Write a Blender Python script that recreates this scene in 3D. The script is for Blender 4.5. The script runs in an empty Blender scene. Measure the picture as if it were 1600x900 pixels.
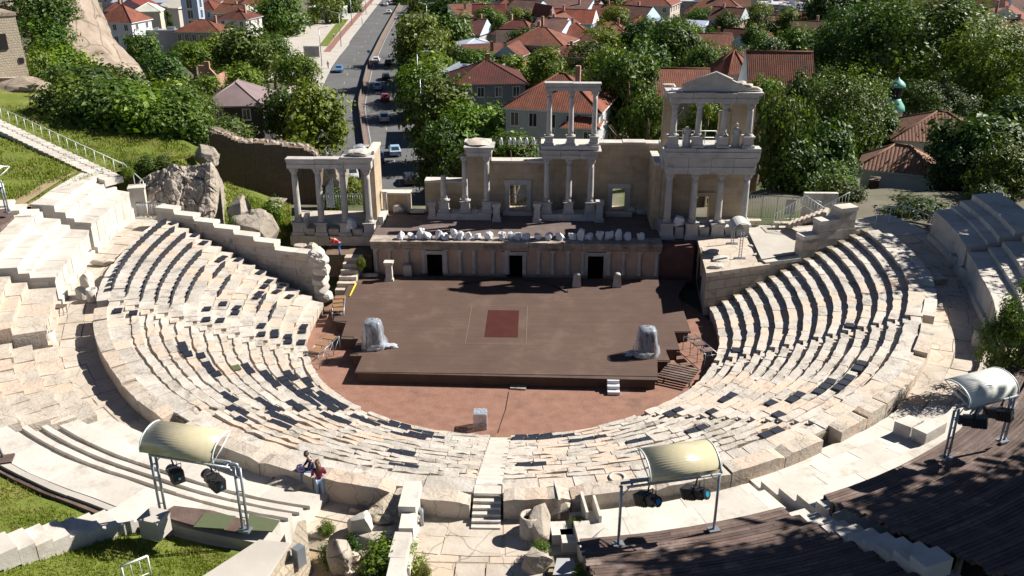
import bpy, math, random
from mathutils import Vector, noise
R=random.Random(7)
sc=bpy.context.scene; COL=sc.collection
rad=math.radians; sin,cos=math.sin,math.cos
# ---------------------------------------------------------------- camera model (used to measure places off the photograph)
FPX=1400.; TH=rad(23.); PSI=rad(1.84); CAM=(1.9036,-52.7053,26.5)
_fh=(-sin(PSI),cos(PSI))
FW=(_fh[0]*cos(TH),_fh[1]*cos(TH),-sin(TH)); UPV=(_fh[0]*sin(TH),_fh[1]*sin(TH),cos(TH)); RT=(cos(PSI),sin(PSI),0.)
def _ray(px,py):
    a=(px-800)/FPX; b=(450-py)/FPX
    return [FW[i]+a*RT[i]+b*UPV[i] for i in range(3)]
def PZ(px,py,z):
    d=_ray(px,py); t=(z-CAM[2])/d[2]; return Vector([CAM[i]+d[i]*t for i in range(3)])
def PY(px,py,y):
    d=_ray(px,py); t=(y-CAM[1])/d[1]; return Vector([CAM[i]+d[i]*t for i in range(3)])
def SCALE(p): return FPX/sum((p[i]-CAM[i])*FW[i] for i in range(3))
def lerp(a,b,t): return a+(b-a)*t
def sstep(a,b,x):
    t=max(0.,min(1.,(x-a)/(b-a))); return t*t*(3-2*t)
def tab(T,x):
    if x<=T[0][0]: return T[0][1]
    for (x0,y0),(x1,y1) in zip(T,T[1:]):
        if x<=x1: return lerp(y0,y1,(x-x0)/(x1-x0))
    return T[-1][1]
def pol(r,a): return (r*sin(rad(a)),-r*cos(rad(a)))
# ---------------------------------------------------------------- mesh builder
class MB:
    def __init__(s): s.v=[]; s.f=[]; s.m=[]; s.uv={}; s.sm=set()
    def face(s,idx,m=0,uv=None,smooth=False):
        if uv: s.uv[len(s.f)]=uv
        if smooth: s.sm.add(len(s.f))
        s.f.append(tuple(idx)); s.m.append(m)
    def poly(s,pts,m=0,uv=None):
        n=len(s.v); s.v+= [tuple(p) for p in pts]; s.face(range(n,n+len(pts)),m,uv)
    def prism(s,bot,top,m=0,mtop=None):
        n=len(s.v); k=len(bot); s.v+=[tuple(p) for p in bot]+[tuple(p) for p in top]
        s.face(range(n+k-1,n-1,-1),m); s.face(range(n+k,n+2*k),m if mtop is None else mtop)
        for i in range(k):
            j=(i+1)%k; s.face((n+i,n+j,n+k+j,n+k+i),m)
    def ext(s,poly2,z0,z1,m=0,mtop=None): s.prism([(x,y,z0) for x,y in poly2],[(x,y,z1) for x,y in poly2],m,mtop)
    def box(s,c,d,rz=0,m=0,tap=1.,mtop=None):
        x,y,z=d[0]/2,d[1]/2,d[2]/2; cr,sr=cos(rz),sin(rz)
        def q(a,b,e): return (c[0]+a*cr-b*sr,c[1]+a*sr+b*cr,c[2]+e)
        s.prism([q(-x,-y,-z),q(x,-y,-z),q(x,y,-z),q(-x,y,-z)],[q(-x*tap,-y*tap,z),q(x*tap,-y*tap,z),q(x*tap,y*tap,z),q(-x*tap,y*tap,z)],m,mtop)
    def bx(s,x0,x1,y0,y1,z0,z1,m=0): s.box(((x0+x1)/2,(y0+y1)/2,(z0+z1)/2),(x1-x0,y1-y0,z1-z0),0,m)
    def tube(s,pts,r,n=6,m=0,cap=True):
        pts=[Vector(p) for p in pts]; rs=r if isinstance(r,(list,tuple)) else [r]*len(pts); rings=[]
        for i,p in enumerate(pts):
            d=(pts[min(i+1,len(pts)-1)]-pts[max(i-1,0)]).normalized()
            a=d.cross(Vector((0,0,1))) if abs(d.z)<.95 else d.cross(Vector((1,0,0))); a.normalize(); b=d.cross(a)
            k=len(s.v); rings.append(k)
            for j in range(n):
                t=2*math.pi*j/n; s.v.append(tuple(p+(a*cos(t)+b*sin(t))*rs[i]))
        for k0,k1 in zip(rings,rings[1:]):
            for j in range(n): s.face((k0+j,k0+(j+1)%n,k1+(j+1)%n,k1+j),m,smooth=True)
        if cap: s.face([rings[0]+j for j in range(n)][::-1],m); s.face([rings[-1]+j for j in range(n)],m)
    def lathe(s,prof,c=(0,0),n=16,m=0,a0=0,a1=360,smooth=True):
        full=abs(a1-a0)>=360; k=n if full else n+1; st=len(s.v)
        for r,z in prof:
            for j in range(k):
                t=rad(a0+(a1-a0)*j/n); s.v.append((c[0]+r*cos(t),c[1]+r*sin(t),z))
        for i in range(len(prof)-1):
            for j in range(n):
                a=st+i*k+j; b=st+i*k+(j+1)%k if full else a+1; s.face((a,b,b+k,a+k),m,smooth=smooth)
        if full:
            s.face([st+j for j in range(k)][::-1],m); s.face([st+(len(prof)-1)*k+j for j in range(k)],m)
    def rock(s,c,d,seed=0,rough=.25,m=0,sub=3,flat=0,rz=0,sm=False,facet=9):
        g=random.Random(seed); off=Vector((g.uniform(-50,50),g.uniform(-50,50),g.uniform(-50,50)))
        n=4*sub; st=len(s.v); idx={}
        pl=[(Vector((g.gauss(0,1),g.gauss(0,1),g.gauss(.15,.8))).normalized(),g.uniform(.58,.86)) for _ in range(facet)]
        def vert(p):
            key=(round(p[0],4),round(p[1],4),round(p[2],4))
            if key in idx: return idx[key]
            q=Vector(p); u=q.normalized(); w=q.lerp(u,.62)
            k=1+rough*(noise.noise(u*1.3+off)*1.1+.55*noise.noise(u*3.1+off)+.3*noise.noise(u*7+off))
            w=w*k
            for pn,pd in pl:
                e=w.dot(pn)-pd
                if e>0: w=w-pn*(e*.9)
            if w.z<-.75: w.z=-.75
            x,y=w.x*d[0]/2,w.y*d[1]/2
            s.v.append((c[0]+x*cos(rz)-y*sin(rz),c[1]+x*sin(rz)+y*cos(rz),c[2]+w.z*d[2]/2)); idx[key]=len(s.v)-1; return idx[key]
        for ax in range(3):
            for sg in (-1,1):
                for i in range(n):
                    for j in range(n):
                        q=[]
                        for di,dj in ((0,0),(1,0),(1,1),(0,1)):
                            p=[0,0,0]; p[ax]=sg; p[(ax+1)%3]=-1+2*(i+di)/n; p[(ax+2)%3]=-1+2*(j+dj)/n; q.append(vert(p))
                        s.face(q if sg>0 else q[::-1],m,smooth=sm)
ORG={}
def _mesh(name,mb,mats,o):
    me=bpy.data.meshes.new(name); me.from_pydata([(v[0]-o[0],v[1]-o[1],v[2]-o[2]) for v in mb.v],[],mb.f)
    for m in (mats if isinstance(mats,(list,tuple)) else [mats]): me.materials.append(m)
    me.polygons.foreach_set('material_index',mb.m)
    if mb.sm: me.polygons.foreach_set('use_smooth',[i in mb.sm for i in range(len(mb.f))])
    if mb.uv:
        ul=me.uv_layers.new(name='UVMap')
        for fi,uv in mb.uv.items():
            p=me.polygons[fi]
            for k,li in enumerate(p.loop_indices): ul.data[li].uv=uv[k]
    me.update(); return me
def tag(o,label=None,cat=None,group=None,kind=None):
    if label: o['label']=label
    if cat: o['category']=cat
    if group: o['group']=group
    if kind: o['kind']=kind
    return o
def T(name,label,cat,loc=(0,0,0),group=None,rz=0):
    o=bpy.data.objects.new(name,None); COL.objects.link(o); o.empty_display_size=.2
    o.location=loc; o.rotation_euler=(0,0,rz); ORG[o.name]=Vector(loc); return tag(o,label,cat,group)
def Pt(name,mb,mats,parent,label=None,kind=None):
    o_=ORG[parent.name]; o=bpy.data.objects.new(name,_mesh(name,mb,mats,o_)); COL.objects.link(o); o.parent=parent; ORG[o.name]=o_
    return tag(o,label,None,None,kind)
def S(name,label,cat,mb,mats,loc=(0,0,0),group=None,kind=None):
    o=bpy.data.objects.new(name,_mesh(name,mb,mats,loc)); COL.objects.link(o); o.location=loc; ORG[o.name]=Vector(loc)
    return tag(o,label,cat,group,kind)
def ST(name,mb,mats): return S(name,None,None,mb,mats,kind='structure')
def dup(o,loc=None,rz=None,label=None,group=None,parent=None,scale=None,color=None):
    c=o.copy(); COL.objects.link(c)
    if parent is not None: c.parent=parent
    if loc is not None: c.location=loc
    if rz is not None: c.rotation_euler=(0,0,rz)
    if scale is not None: c.scale=scale
    if label: c['label']=label
    if group: c['group']=group
    if color is not None: c.color=color
    ORG[c.name]=Vector(c.location)
    for ch in list(o.children): dup(ch,parent=c,color=color)
    return c
# ---------------------------------------------------------------- materials
def _nt(name):
    m=bpy.data.materials.new(name); m.use_nodes=True; nt=m.node_tree; b=nt.nodes['Principled BSDF']; return m,nt,b
def _n(nt,t,**k):
    n=nt.nodes.new(t)
    for a,v in k.items(): setattr(n,a,v)
    return n
def rgba(c): return (c[0],c[1],c[2],1)
def _mix(nt,a,b,f,mode='MIX'):
    n=_n(nt,'ShaderNodeMix',data_type='RGBA',blend_type=mode)
    for i,v in ((0,f),(6,a),(7,b)):
        if hasattr(v,'links') or isinstance(v,bpy.types.NodeSocket): nt.links.new(v,n.inputs[i])
        elif i==0: n.inputs[0].default_value=v
        else: n.inputs[i].default_value=rgba(v)
    return n.outputs[2]
def _noise(nt,vec,scale,detail=5,rough=.6):
    n=_n(nt,'ShaderNodeTexNoise'); n.inputs['Scale'].default_value=scale; n.inputs['Detail'].default_value=detail; n.inputs['Roughness'].default_value=rough
    nt.links.new(vec,n.inputs['Vector']); return n.outputs['Fac']
def _ramp(nt,fac,p0,p1,c0=(0,0,0),c1=(1,1,1)):
    n=_n(nt,'ShaderNodeValToRGB'); e=n.color_ramp.elements; e[0].position=p0; e[1].position=p1; e[0].color=rgba(c0); e[1].color=rgba(c1)
    nt.links.new(fac,n.inputs[0]); return n.outputs[0]
def _math(nt,op,a,b=0.):
    n=_n(nt,'ShaderNodeMath',operation=op)
    for i,v in enumerate((a,b)):
        if isinstance(v,bpy.types.NodeSocket): nt.links.new(v,n.inputs[i])
        else: n.inputs[i].default_value=v
    return n.outputs[0]
def mat(name,c1,c2,scale=1.,rough=.85,bump=.25,bscale=9.,island=0.,c3=None,c3scale=.5,c3pos=(.55,.7),ih=None,brick=None,uvtile=None,objcol=False,metal=0.,spec=.3,speck=None):
    """stone, plaster, wood ...: two-tone noise, patches of a third tone, per-piece variation, bump"""
    m,nt,b=_nt(name); geo=_n(nt,'ShaderNodeNewGeometry'); pos=geo.outputs['Position']; L=nt.links.new
    f=_ramp(nt,_noise(nt,pos,scale),.32,.68); col=_mix(nt,c1,c2,f)
    if ih is not None: col=_mix(nt,col,ih,_math(nt,'MULTIPLY',_math(nt,'POWER',geo.outputs['Random Per Island'],3.),.85))
    if c3 is not None: col=_mix(nt,col,c3,_ramp(nt,_noise(nt,pos,c3scale,6,.7),*c3pos))
    if speck is not None: col=_mix(nt,col,speck,_ramp(nt,_noise(nt,pos,14,3,.6),.62,.7))
    hgt=_noise(nt,pos,bscale,6,.65)
    if brick:
        w,h,mc,ms=brick; sx=_n(nt,'ShaderNodeSeparateXYZ'); L(pos,sx.inputs[0]); cx=_n(nt,'ShaderNodeCombineXYZ')
        L(_math(nt,'ADD',sx.outputs[0],sx.outputs[1]),cx.inputs[0]); L(sx.outputs[2],cx.inputs[1])
        wob=_n(nt,'ShaderNodeVectorMath',operation='ADD'); L(cx.outputs[0],wob.inputs[0])
        nz=_n(nt,'ShaderNodeTexNoise'); nz.inputs['Scale'].default_value=1.7; L(pos,nz.inputs['Vector'])
        ws=_n(nt,'ShaderNodeVectorMath',operation='SCALE'); ws.inputs['Scale'].default_value=.22 if .2<h<.3 else .06; L(nz.outputs['Color'],ws.inputs[0]); L(ws.outputs[0],wob.inputs[1])
        bt=_n(nt,'ShaderNodeTexBrick'); bt.inputs['Scale'].default_value=1.; bt.inputs['Brick Width'].default_value=w; bt.inputs['Row Height'].default_value=h
        bt.inputs['Mortar Size'].default_value=ms; bt.inputs['Mortar Smooth'].default_value=.3; L(wob.outputs[0],bt.inputs['Vector'])
        bt.inputs['Color1'].default_value=(.9,.9,.9,1); bt.inputs['Color2'].default_value=(1.06,1.05,1.03,1); bt.inputs['Mortar'].default_value=(1,1,1,1)
        col=_mix(nt,col,bt.outputs['Color'],1.,'MULTIPLY'); col=_mix(nt,col,mc,bt.outputs['Fac'])
        hgt=_math(nt,'SUBTRACT',hgt,_math(nt,'MULTIPLY',bt.outputs['Fac'],.6))
    if uvtile:
        tu,tv=uvtile; uv=_n(nt,'ShaderNodeUVMap'); sx=_n(nt,'ShaderNodeSeparateXYZ'); L(uv.outputs[0],sx.inputs[0])
        su=_math(nt,'ABSOLUTE',_math(nt,'SINE',_math(nt,'MULTIPLY',sx.outputs[0],math.pi/tu)))
        fv=_math(nt,'FRACT',_math(nt,'DIVIDE',sx.outputs[1],tv))
        h2=_math(nt,'ADD',_math(nt,'MULTIPLY',su,.7),_math(nt,'MULTIPLY',fv,.45)); hgt=_math(nt,'ADD',_math(nt,'MULTIPLY',hgt,.3),h2)
        wn=_n(nt,'ShaderNodeTexWhiteNoise',noise_dimensions='2D'); cb=_n(nt,'ShaderNodeCombineXYZ')
        L(_math(nt,'FLOOR',_math(nt,'DIVIDE',sx.outputs[0],tu)),cb.inputs[0]); L(_math(nt,'FLOOR',_math(nt,'DIVIDE',sx.outputs[1],tv)),cb.inputs[1]); L(cb.outputs[0],wn.inputs['Vector'])
        col=_mix(nt,col,[x*.62 for x in c1],_math(nt,'MULTIPLY',wn.outputs['Value'],.6))
        col=_mix(nt,col,[x*.4 for x in c1],_math(nt,'MULTIPLY',_ramp(nt,su,.05,.3,(1,1,1),(0,0,0)),.45))
    if island>0:
        hs=_n(nt,'ShaderNodeHueSaturation'); v=_n(nt,'ShaderNodeMapRange'); L(geo.outputs['Random Per Island'],v.inputs[0]); v.inputs[3].default_value=1-island; v.inputs[4].default_value=1+island
        L(v.outputs[0],hs.inputs['Value']); L(col,hs.inputs['Color']); col=hs.outputs[0]
    if objcol:
        oi=_n(nt,'ShaderNodeObjectInfo'); col=_mix(nt,col,oi.outputs['Color'],1.,'MULTIPLY')
    L(col,b.inputs['Base Color']); b.inputs['Roughness'].default_value=rough; b.inputs['Metallic'].default_value=metal; b.inputs['Specular IOR Level'].default_value=spec
    if bump>0:
        bp=_n(nt,'ShaderNodeBump'); bp.inputs['Strength'].default_value=bump; bp.inputs['Distance'].default_value=.06; L(hgt,bp.inputs['Height']); L(bp.outputs[0],b.inputs['Normal'])
    return m
def plain(name,c,rough=.6,metal=0.,spec=.4,objcol=False,trans=0.,alpha=1.):
    m,nt,b=_nt(name); geo=_n(nt,'ShaderNodeNewGeometry'); f=_noise(nt,geo.outputs['Position'],6,4)
    col=_mix(nt,[x*.82 for x in c],[min(1,x*1.1) for x in c],f)
    if objcol:
        oi=_n(nt,'ShaderNodeObjectInfo'); col=_mix(nt,col,oi.outputs['Color'],1.,'MULTIPLY')
    nt.links.new(col,b.inputs['Base Color']); b.inputs['Roughness'].default_value=rough; b.inputs['Metallic'].default_value=metal; b.inputs['Specular IOR Level'].default_value=spec
    if trans: b.inputs['Transmission Weight'].default_value=trans
    if alpha<1: b.inputs['Alpha'].default_value=alpha
    return m
def leafmat(name,c1,c2,dry=None):
    m,nt,b=_nt(name); geo=_n(nt,'ShaderNodeNewGeometry'); L=nt.links.new
    col=_mix(nt,c1,c2,geo.outputs['Random Per Island']); col=_mix(nt,col,[c2[0]*1.25,c2[1]*1.2,c2[2]],_math(nt,'MULTIPLY',_ramp(nt,_noise(nt,geo.outputs['Position'],.45,3),.45,.65),.5))
    if dry: col=_mix(nt,col,dry,_math(nt,'MULTIPLY',_ramp(nt,_noise(nt,geo.outputs['Position'],.55,4,.65),.50,.62),.8))
    oi=_n(nt,'ShaderNodeObjectInfo'); col=_mix(nt,col,oi.outputs['Color'],1.,'MULTIPLY')
    L(col,b.inputs['Base Color']); b.inputs['Roughness'].default_value=.5; b.inputs['Specular IOR Level'].default_value=.35
    tr=_n(nt,'ShaderNodeBsdfTranslucent'); L(_mix(nt,col,(1.2,1.3,.4),1.,'MULTIPLY'),tr.inputs[0]); ms=_n(nt,'ShaderNodeMixShader'); ms.inputs[0].default_value=.3
    L(b.outputs[0],ms.inputs[1]); L(tr.outputs[0],ms.inputs[2]); L(ms.outputs[0],nt.nodes['Material Output'].inputs[0]); return m
M={}
M['seat']=mat('seat marble',(.42,.38,.33),(.58,.545,.50),.9,bump=.7,bscale=7,island=.17,ih=(.45,.345,.27),c3=(.215,.195,.175),c3scale=1.3,c3pos=(.53,.70),speck=None)
M['white']=mat('pale dressed marble',(.47,.435,.39),(.56,.53,.485),.6,bump=.25,bscale=6,island=.08,c3=(.33,.29,.245),c3scale=.8,c3pos=(.52,.75))
M['rough']=mat('weathered stone',(.40,.35,.29),(.53,.475,.41),1.1,bump=.9,bscale=5,island=.12,ih=(.44,.34,.265),c3=(.30,.26,.21),c3scale=1.2,c3pos=(.58,.75))
M['pave']=mat('paving slabs',(.40,.345,.285),(.51,.46,.40),.8,bump=.45,bscale=5,island=.13,ih=(.45,.34,.26),c3=(.26,.23,.19),c3scale=1.,c3pos=(.55,.75))
M['bed']=mat('dark joint bedding',(.20,.17,.13),(.30,.25,.19),2,bump=.6,c3=(.10,.12,.05),c3scale=1.5)
M['col']=mat('column marble',(.36,.345,.33),(.48,.46,.44),1.3,bump=.3,bscale=8,island=.05,c3=(.30,.27,.25),c3scale=1.1,c3pos=(.56,.72))
M['ashlar']=mat('buff ashlar',(.37,.295,.205),(.45,.365,.265),.8,bump=.3,bscale=7,c3=(.23,.175,.12),c3scale=.7,c3pos=(.52,.75),brick=(1.25,.62,(.27,.21,.145),.012))
M['plaster']=mat('pinkish plaster panel',(.42,.30,.23),(.52,.38,.29),1.2,bump=.3,c3=(.55,.45,.38),c3scale=1.2,c3pos=(.6,.72))
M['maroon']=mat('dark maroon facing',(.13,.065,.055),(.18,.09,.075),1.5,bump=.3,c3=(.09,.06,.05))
M['deck']=mat('brown stage boards',(.086,.053,.042),(.106,.068,.054),.5,bump=.1,rough=.8,c3=(.125,.084,.068),c3scale=.5,island=.03)
M['deckside']=mat('dark stage skirt',(.07,.048,.04),(.10,.07,.055),1,bump=.1)
M['redpanel']=mat('red brown panel',(.05,.011,.009),(.066,.017,.013),1.2,bump=.05,rough=.6)
M['line']=plain('thin pale line',(.17,.125,.10),.8)
M['orch']=mat('red brown orchestra paving',(.205,.105,.075),(.27,.15,.112),1.4,bump=.5,bscale=12,c3=(.14,.09,.065),c3scale=.5,speck=(.29,.19,.145))
M['scdeck']=mat('dark deck paving',(.10,.075,.07),(.15,.115,.105),1.2,bump=.25)
M['black']=plain('black metal',(.02,.02,.022),.45)
M['void']=plain('dark interior',(.012,.011,.011),.9)
M['pad']=plain('black seat pad',(.018,.022,.034),.55)
M['padgreen']=plain('olive board',(.095,.115,.06),.6)
M['steel']=plain('galvanised tube',(.33,.36,.40),.4,.6)
M['steelw']=plain('pale painted rail',(.62,.68,.68),.45,.2)
M['canopy']=plain('tan polycarbonate',(.50,.45,.30),.22,0,.5,alpha=.93)
M['canopyw']=plain('milky polycarbonate',(.66,.68,.64),.22,0,.5,alpha=.93)
M['wood']=mat('weathered deck planks',(.085,.056,.046),(.14,.098,.084),1.6,bump=.3,bscale=14,island=.30,rough=.7,c3=(.27,.215,.19),c3scale=.7,c3pos=(.55,.75))
M['woodtan']=plain('tan timber',(.25,.145,.075),.7)
M['wrap']=plain('white wrapping sheet',(.66,.68,.72),.45)
M['film']=plain('clear grey film',(.58,.63,.70),.25,0,.6,alpha=.58)
M['grassb']=mat('lawn turf',(.095,.125,.016),(.145,.175,.03),.8,bump=.8,bscale=6,c3=(.24,.22,.07),c3scale=.35,c3pos=(.56,.72))
M['soil']=mat('dry soil',(.28,.21,.13),(.36,.28,.18),1,bump=.6,c3=(.12,.15,.04),c3scale=.5)
M['earth']=mat('city ground',(.10,.095,.065),(.17,.15,.115),.12,bump=.3,bscale=2,c3=(.05,.08,.02),c3scale=.05,c3pos=(.48,.6))
M['asphalt']=mat('grey asphalt',(.10,.10,.103),(.128,.128,.13),.25,bump=.1,c3=(.085,.085,.087),c3scale=.12)
M['mark']=plain('road paint',(.75,.75,.73),.7)
M['redlane']=plain('red cycle lane',(.25,.125,.10),.8)
M['walk']=mat('pale pavement',(.38,.35,.31),(.46,.43,.39),.5,bump=.1)
M['cliff']=mat('tan syenite rock',(.23,.18,.14),(.34,.28,.225),.35,bump=1.,bscale=1.6,c3=(.13,.10,.075),c3scale=.55,c3pos=(.55,.75))
M['rockg']=mat('grey tan boulders',(.28,.24,.20),(.39,.345,.29),.9,bump=1.,bscale=3,c3=(.15,.125,.10),c3scale=1.2,island=.1)
M['rubble']=mat('rubble masonry',(.38,.32,.24),(.48,.41,.32),2.2,bump=.9,bscale=6,c3=(.33,.27,.2),c3scale=2.2,brick=(.42,.24,(.36,.31,.24),.05))
M['brickold']=mat('old brown brickwork',(.125,.085,.06),(.19,.135,.095),2,bump=.8,bscale=5,brick=(.5,.16,(.16,.125,.10),.03),c3=(.09,.065,.05))
M['brickred']=mat('bare red brick',(.32,.15,.10),(.40,.21,.145),1.2,bump=.5,brick=(.4,.14,(.45,.33,.26),.02),c3=(.60,.44,.36),c3scale=.6,c3pos=(.55,.62))
M['tile']=mat('orange clay tiles',(.20,.064,.04),(.27,.10,.064),.6,bump=.6,uvtile=(.28,.38),c3=(.12,.065,.05),c3scale=.35,c3pos=(.44,.64),objcol=True)
M['tileold']=mat('weathered clay tiles',(.30,.165,.115),(.37,.22,.155),1.6,bump=1.,uvtile=(.36,.45),c3=(.28,.14,.095),c3scale=.9,c3pos=(.46,.62),objcol=True)
M['wall']=mat('painted render',(.62,.62,.62),(.74,.74,.74),.7,bump=.12,objcol=True,c3=(.66,.64,.62),c3scale=.35)
M['flat']=mat('grey flat roofing',(.30,.30,.31),(.40,.40,.41),.4,bump=.1,objcol=True)
M['glass']=plain('dark window glass',(.035,.045,.055),.08,0,.6)
M['frame']=plain('white window frame',(.72,.70,.66),.5)
M['carpaint']=plain('car paint',(1.,1.,1.),.22,0,.6,objcol=True)
M['rubber']=plain('tyre rubber',(.02,.02,.02),.8)
M['copper']=mat('green copper',(.12,.36,.30),(.20,.47,.40),2,bump=.2,rough=.5)
M['bark']=mat('bark',(.12,.085,.055),(.20,.15,.10),3,bump=.7)
M['leaf']=leafmat('leaves',(.028,.066,.010),(.115,.18,.026))
M['blade']=leafmat('grass blades',(.11,.155,.018),(.20,.24,.04),(.26,.22,.09))
M['barrier']=plain('median barrier',(.15,.135,.12),.8)
M['skin']=plain('skin',(.55,.35,.25),.6)
M['hair']=plain('dark hair',(.035,.022,.015),.5)
M['hairb']=plain('brown hair',(.10,.048,.025),.5)
M['navy']=plain('navy cloth',(.025,.028,.07),.8)
M['purple']=plain('lilac cloth',(.22,.20,.38),.8)
M['red']=plain('red cloth',(.55,.02,.025),.8)
M['maroonc']=plain('maroon cloth',(.16,.015,.045),.8)
M['jeans']=plain('pale jeans',(.30,.42,.60),.8)
M['jeansd']=plain('blue jeans',(.09,.16,.33),.8)
M['yellow']=plain('yellow edge strip',(.80,.55,.03),.6)
M['poster']=mat('billboard print',(.16,.18,.24),(.40,.33,.28),.9,bump=0,c3=(.10,.12,.2),c3scale=.6)
M['lens']=plain('blue lens glass',(.03,.25,.42),.08,0,.8)
M['brickstrip']=mat('brick paved strip',(.17,.115,.095),(.22,.15,.125),.5,bump=.2,c3=(.2,.15,.12),c3scale=.1)
M['mark']=plain('road paint',(.42,.42,.41),.7)
M['cornice']=mat('stained cornice stone',(.27,.225,.185),(.42,.365,.31),1.2,bump=.8,bscale=6,island=.15,c3=(.14,.115,.095),c3scale=.9,c3pos=(.5,.68))
M['film2']=plain('bunched film',(.52,.55,.60),.3,0,.6,alpha=.8)

def _film():
    m,nt,b=_nt('streaked film'); geo=_n(nt,'ShaderNodeNewGeometry'); mp=_n(nt,'ShaderNodeMapping'); mp.inputs['Scale'].default_value=(3.2,3.2,.7); nt.links.new(geo.outputs['Position'],mp.inputs['Vector'])
    f=_noise(nt,mp.outputs[0],1.6,4,.65); b.inputs['Base Color'].default_value=(.42,.47,.55,1); b.inputs['Roughness'].default_value=.25
    nt.links.new(_ramp(nt,f,.40,.66,(.30,)*3,(.85,)*3),b.inputs['Alpha']); return m
M['film']=_film()
def crack(m,scale,w=.03,amt=.7):
    nt=m.node_tree; b=nt.nodes['Principled BSDF']; geo=_n(nt,'ShaderNodeNewGeometry'); nz=_n(nt,'ShaderNodeTexNoise'); nz.inputs['Scale'].default_value=scale*1.3; nt.links.new(geo.outputs['Position'],nz.inputs['Vector'])
    a=_n(nt,'ShaderNodeVectorMath',operation='MULTIPLY_ADD'); a.inputs[1].default_value=(.9,.9,.9); nt.links.new(nz.outputs['Color'],a.inputs[0]); nt.links.new(geo.outputs['Position'],a.inputs[2])
    v=_n(nt,'ShaderNodeTexVoronoi',feature='DISTANCE_TO_EDGE'); v.inputs['Scale'].default_value=scale; nt.links.new(a.outputs[0],v.inputs['Vector'])
    f=_ramp(nt,v.outputs['Distance'],0.,w,(amt,)*3,(0,0,0)); old=b.inputs['Base Color'].links[0].from_socket; nt.links.new(_mix(nt,old,(.06,.05,.04),f),b.inputs['Base Color'])
crack(M['rockg'],.9); crack(M['cliff'],.30,.03,.75); crack(M['pave'],.55,.018,.5); crack(M['rough'],.8,.02,.45)
M['blockwork']=mat('coursed stone blocks',(.40,.355,.30),(.52,.475,.42),.9,bump=.6,bscale=6,c3=(.24,.21,.18),c3scale=.9,c3pos=(.54,.72),brick=(1.7,.68,(.17,.14,.11),.02))
# ================================================================ the lower cavea
RIN=[(-109,14.0),(-95,13.4),(-75,12.8),(-40,12.5),(0,12.3),(40,12.4),(75,13.2),(95,13.8),(109,14.6)]
ROUT=[(-111,27.2),(-100,26.0),(-90,25.1),(-75,24.0),(-55,23.4),(-38,23.3),(0,23.8),(38,23.7),(60,24.0),(75,24.5),(90,26.0),(109,27.7)]
NR=14; DIAZ=4.6
RB=[(-113,31.6),(-111,31.2),(-101,29.3),(-88,27.6),(-74,26.7),(-60,26.3),(-45,25.8),(-20,25.9),(0,26),(20,25.9),(45,26.4),(60,27.2),(76,27.9),(84,28.2),(94,29.2),(109,31.6)]
def rin(a): return tab(RIN,a)
def rout(a): return tab(ROUT,a)
def rb(a): return tab(RB,a)
def rk(k,a): return lerp(rin(a),rout(a)-.35,k/NR)
def zk(k): return .9+.345*k
def arc_block(mb,f0,f1,a0,a1,z0,z1,n=3,jr=.03,jz=.02,jb=.02,m=0,nose=.05,rnd=R,mtop=None):
    """one curved stone: front radius f0(a), back radius f1(a), between angles a0,a1 (degrees)"""
    A=[lerp(a0,a1,i/n) for i in range(n+1)]
    fr=[f0(a)+rnd.uniform(-jr,jr) for a in A]; bk=[f1(a)+rnd.uniform(-jb,jb) for a in A]
    tl=[rnd.uniform(-jz,jz) for _ in range(4)]
    top=[]; bot=[]
    for i,a in enumerate(A):
        x,y=pol(fr[i],a); top.append((x,y,z1+lerp(tl[0],tl[1],i/n))); x,y=pol(fr[i]+nose,a); bot.append((x,y,z0))
    for i in range(n,-1,-1):
        x,y=pol(bk[i],A[i]); top.append((x,y,z1+lerp(tl[3],tl[2],i/n))); bot.append((x,y,z0))
    mb.prism(bot[::-1],top[::-1],m,mtop)
def arc_row(mb,f0,f1,a0,a1,z0,z1,w=(.9,1.8),gap=.018,skip=0.,fixed=None,**k):
    a=a0
    while a<a1-.05:
        r=f0(a); da=math.degrees(R.uniform(*w)/r); b=min(a1,a+da)
        if a1-b<math.degrees(.45/r): b=a1
        g=math.degrees(gap/r)
        if R.random()>=skip: arc_block(mb,f0,f1,a+g,b-g,z0,z1,**k)
        a=b
# sheet under the seats
mb=MB(); step=3
AA=[-110+i*2 for i in range(110)]+[110]
for a,b in zip(AA,AA[1:]):
    for k in range(NR):
        z=zk(k)-.16; zb=zk(k-1)-.16 if k else 0.
        q=[pol(rk(k,a)+.16,a),pol(rk(k,b)+.16,b),pol(rk(k+1,b)+.16,b),pol(rk(k+1,a)+.16,a)]
        mb.poly([(q[0][0],q[0][1],zb),(q[1][0],q[1][1],zb),(q[1][0],q[1][1],z),(q[0][0],q[0][1],z)])
        mb.poly([(q[0][0],q[0][1],z),(q[1][0],q[1][1],z),(q[2][0],q[2][1],z),(q[3][0],q[3][1],z)])
    p0,p1=pol(rk(NR,a)+.16,a),pol(rk(NR,b)+.16,b)
    mb.poly([(p0[0],p0[1],z),(p1[0],p1[1],z),(p1[0],p1[1],4.4),(p0[0],p0[1],4.4)])
ST('terrace_ground',mb,M['bed'])
STAIRS=[-75.2,-37.6,0.,37.6,74.]
ENDS=(-109.,108.)
def astair(i,side,r):
    w=.55 if i==2 else .36
    return STAIRS[i]+side*math.degrees(w/r)
ORD=['first','second','third','fourth','fifth','sixth','seventh','eighth','ninth','tenth','eleventh','twelfth','thirteenth','fourteenth']
WN=['in the far left wedge below the grassy hill','in the wedge left of the olive board','in the wedge left of the centre stairway','in the wedge right of the centre stairway','in the wedge facing the left black-lit gantry','in the far right wedge below the trees']
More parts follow.
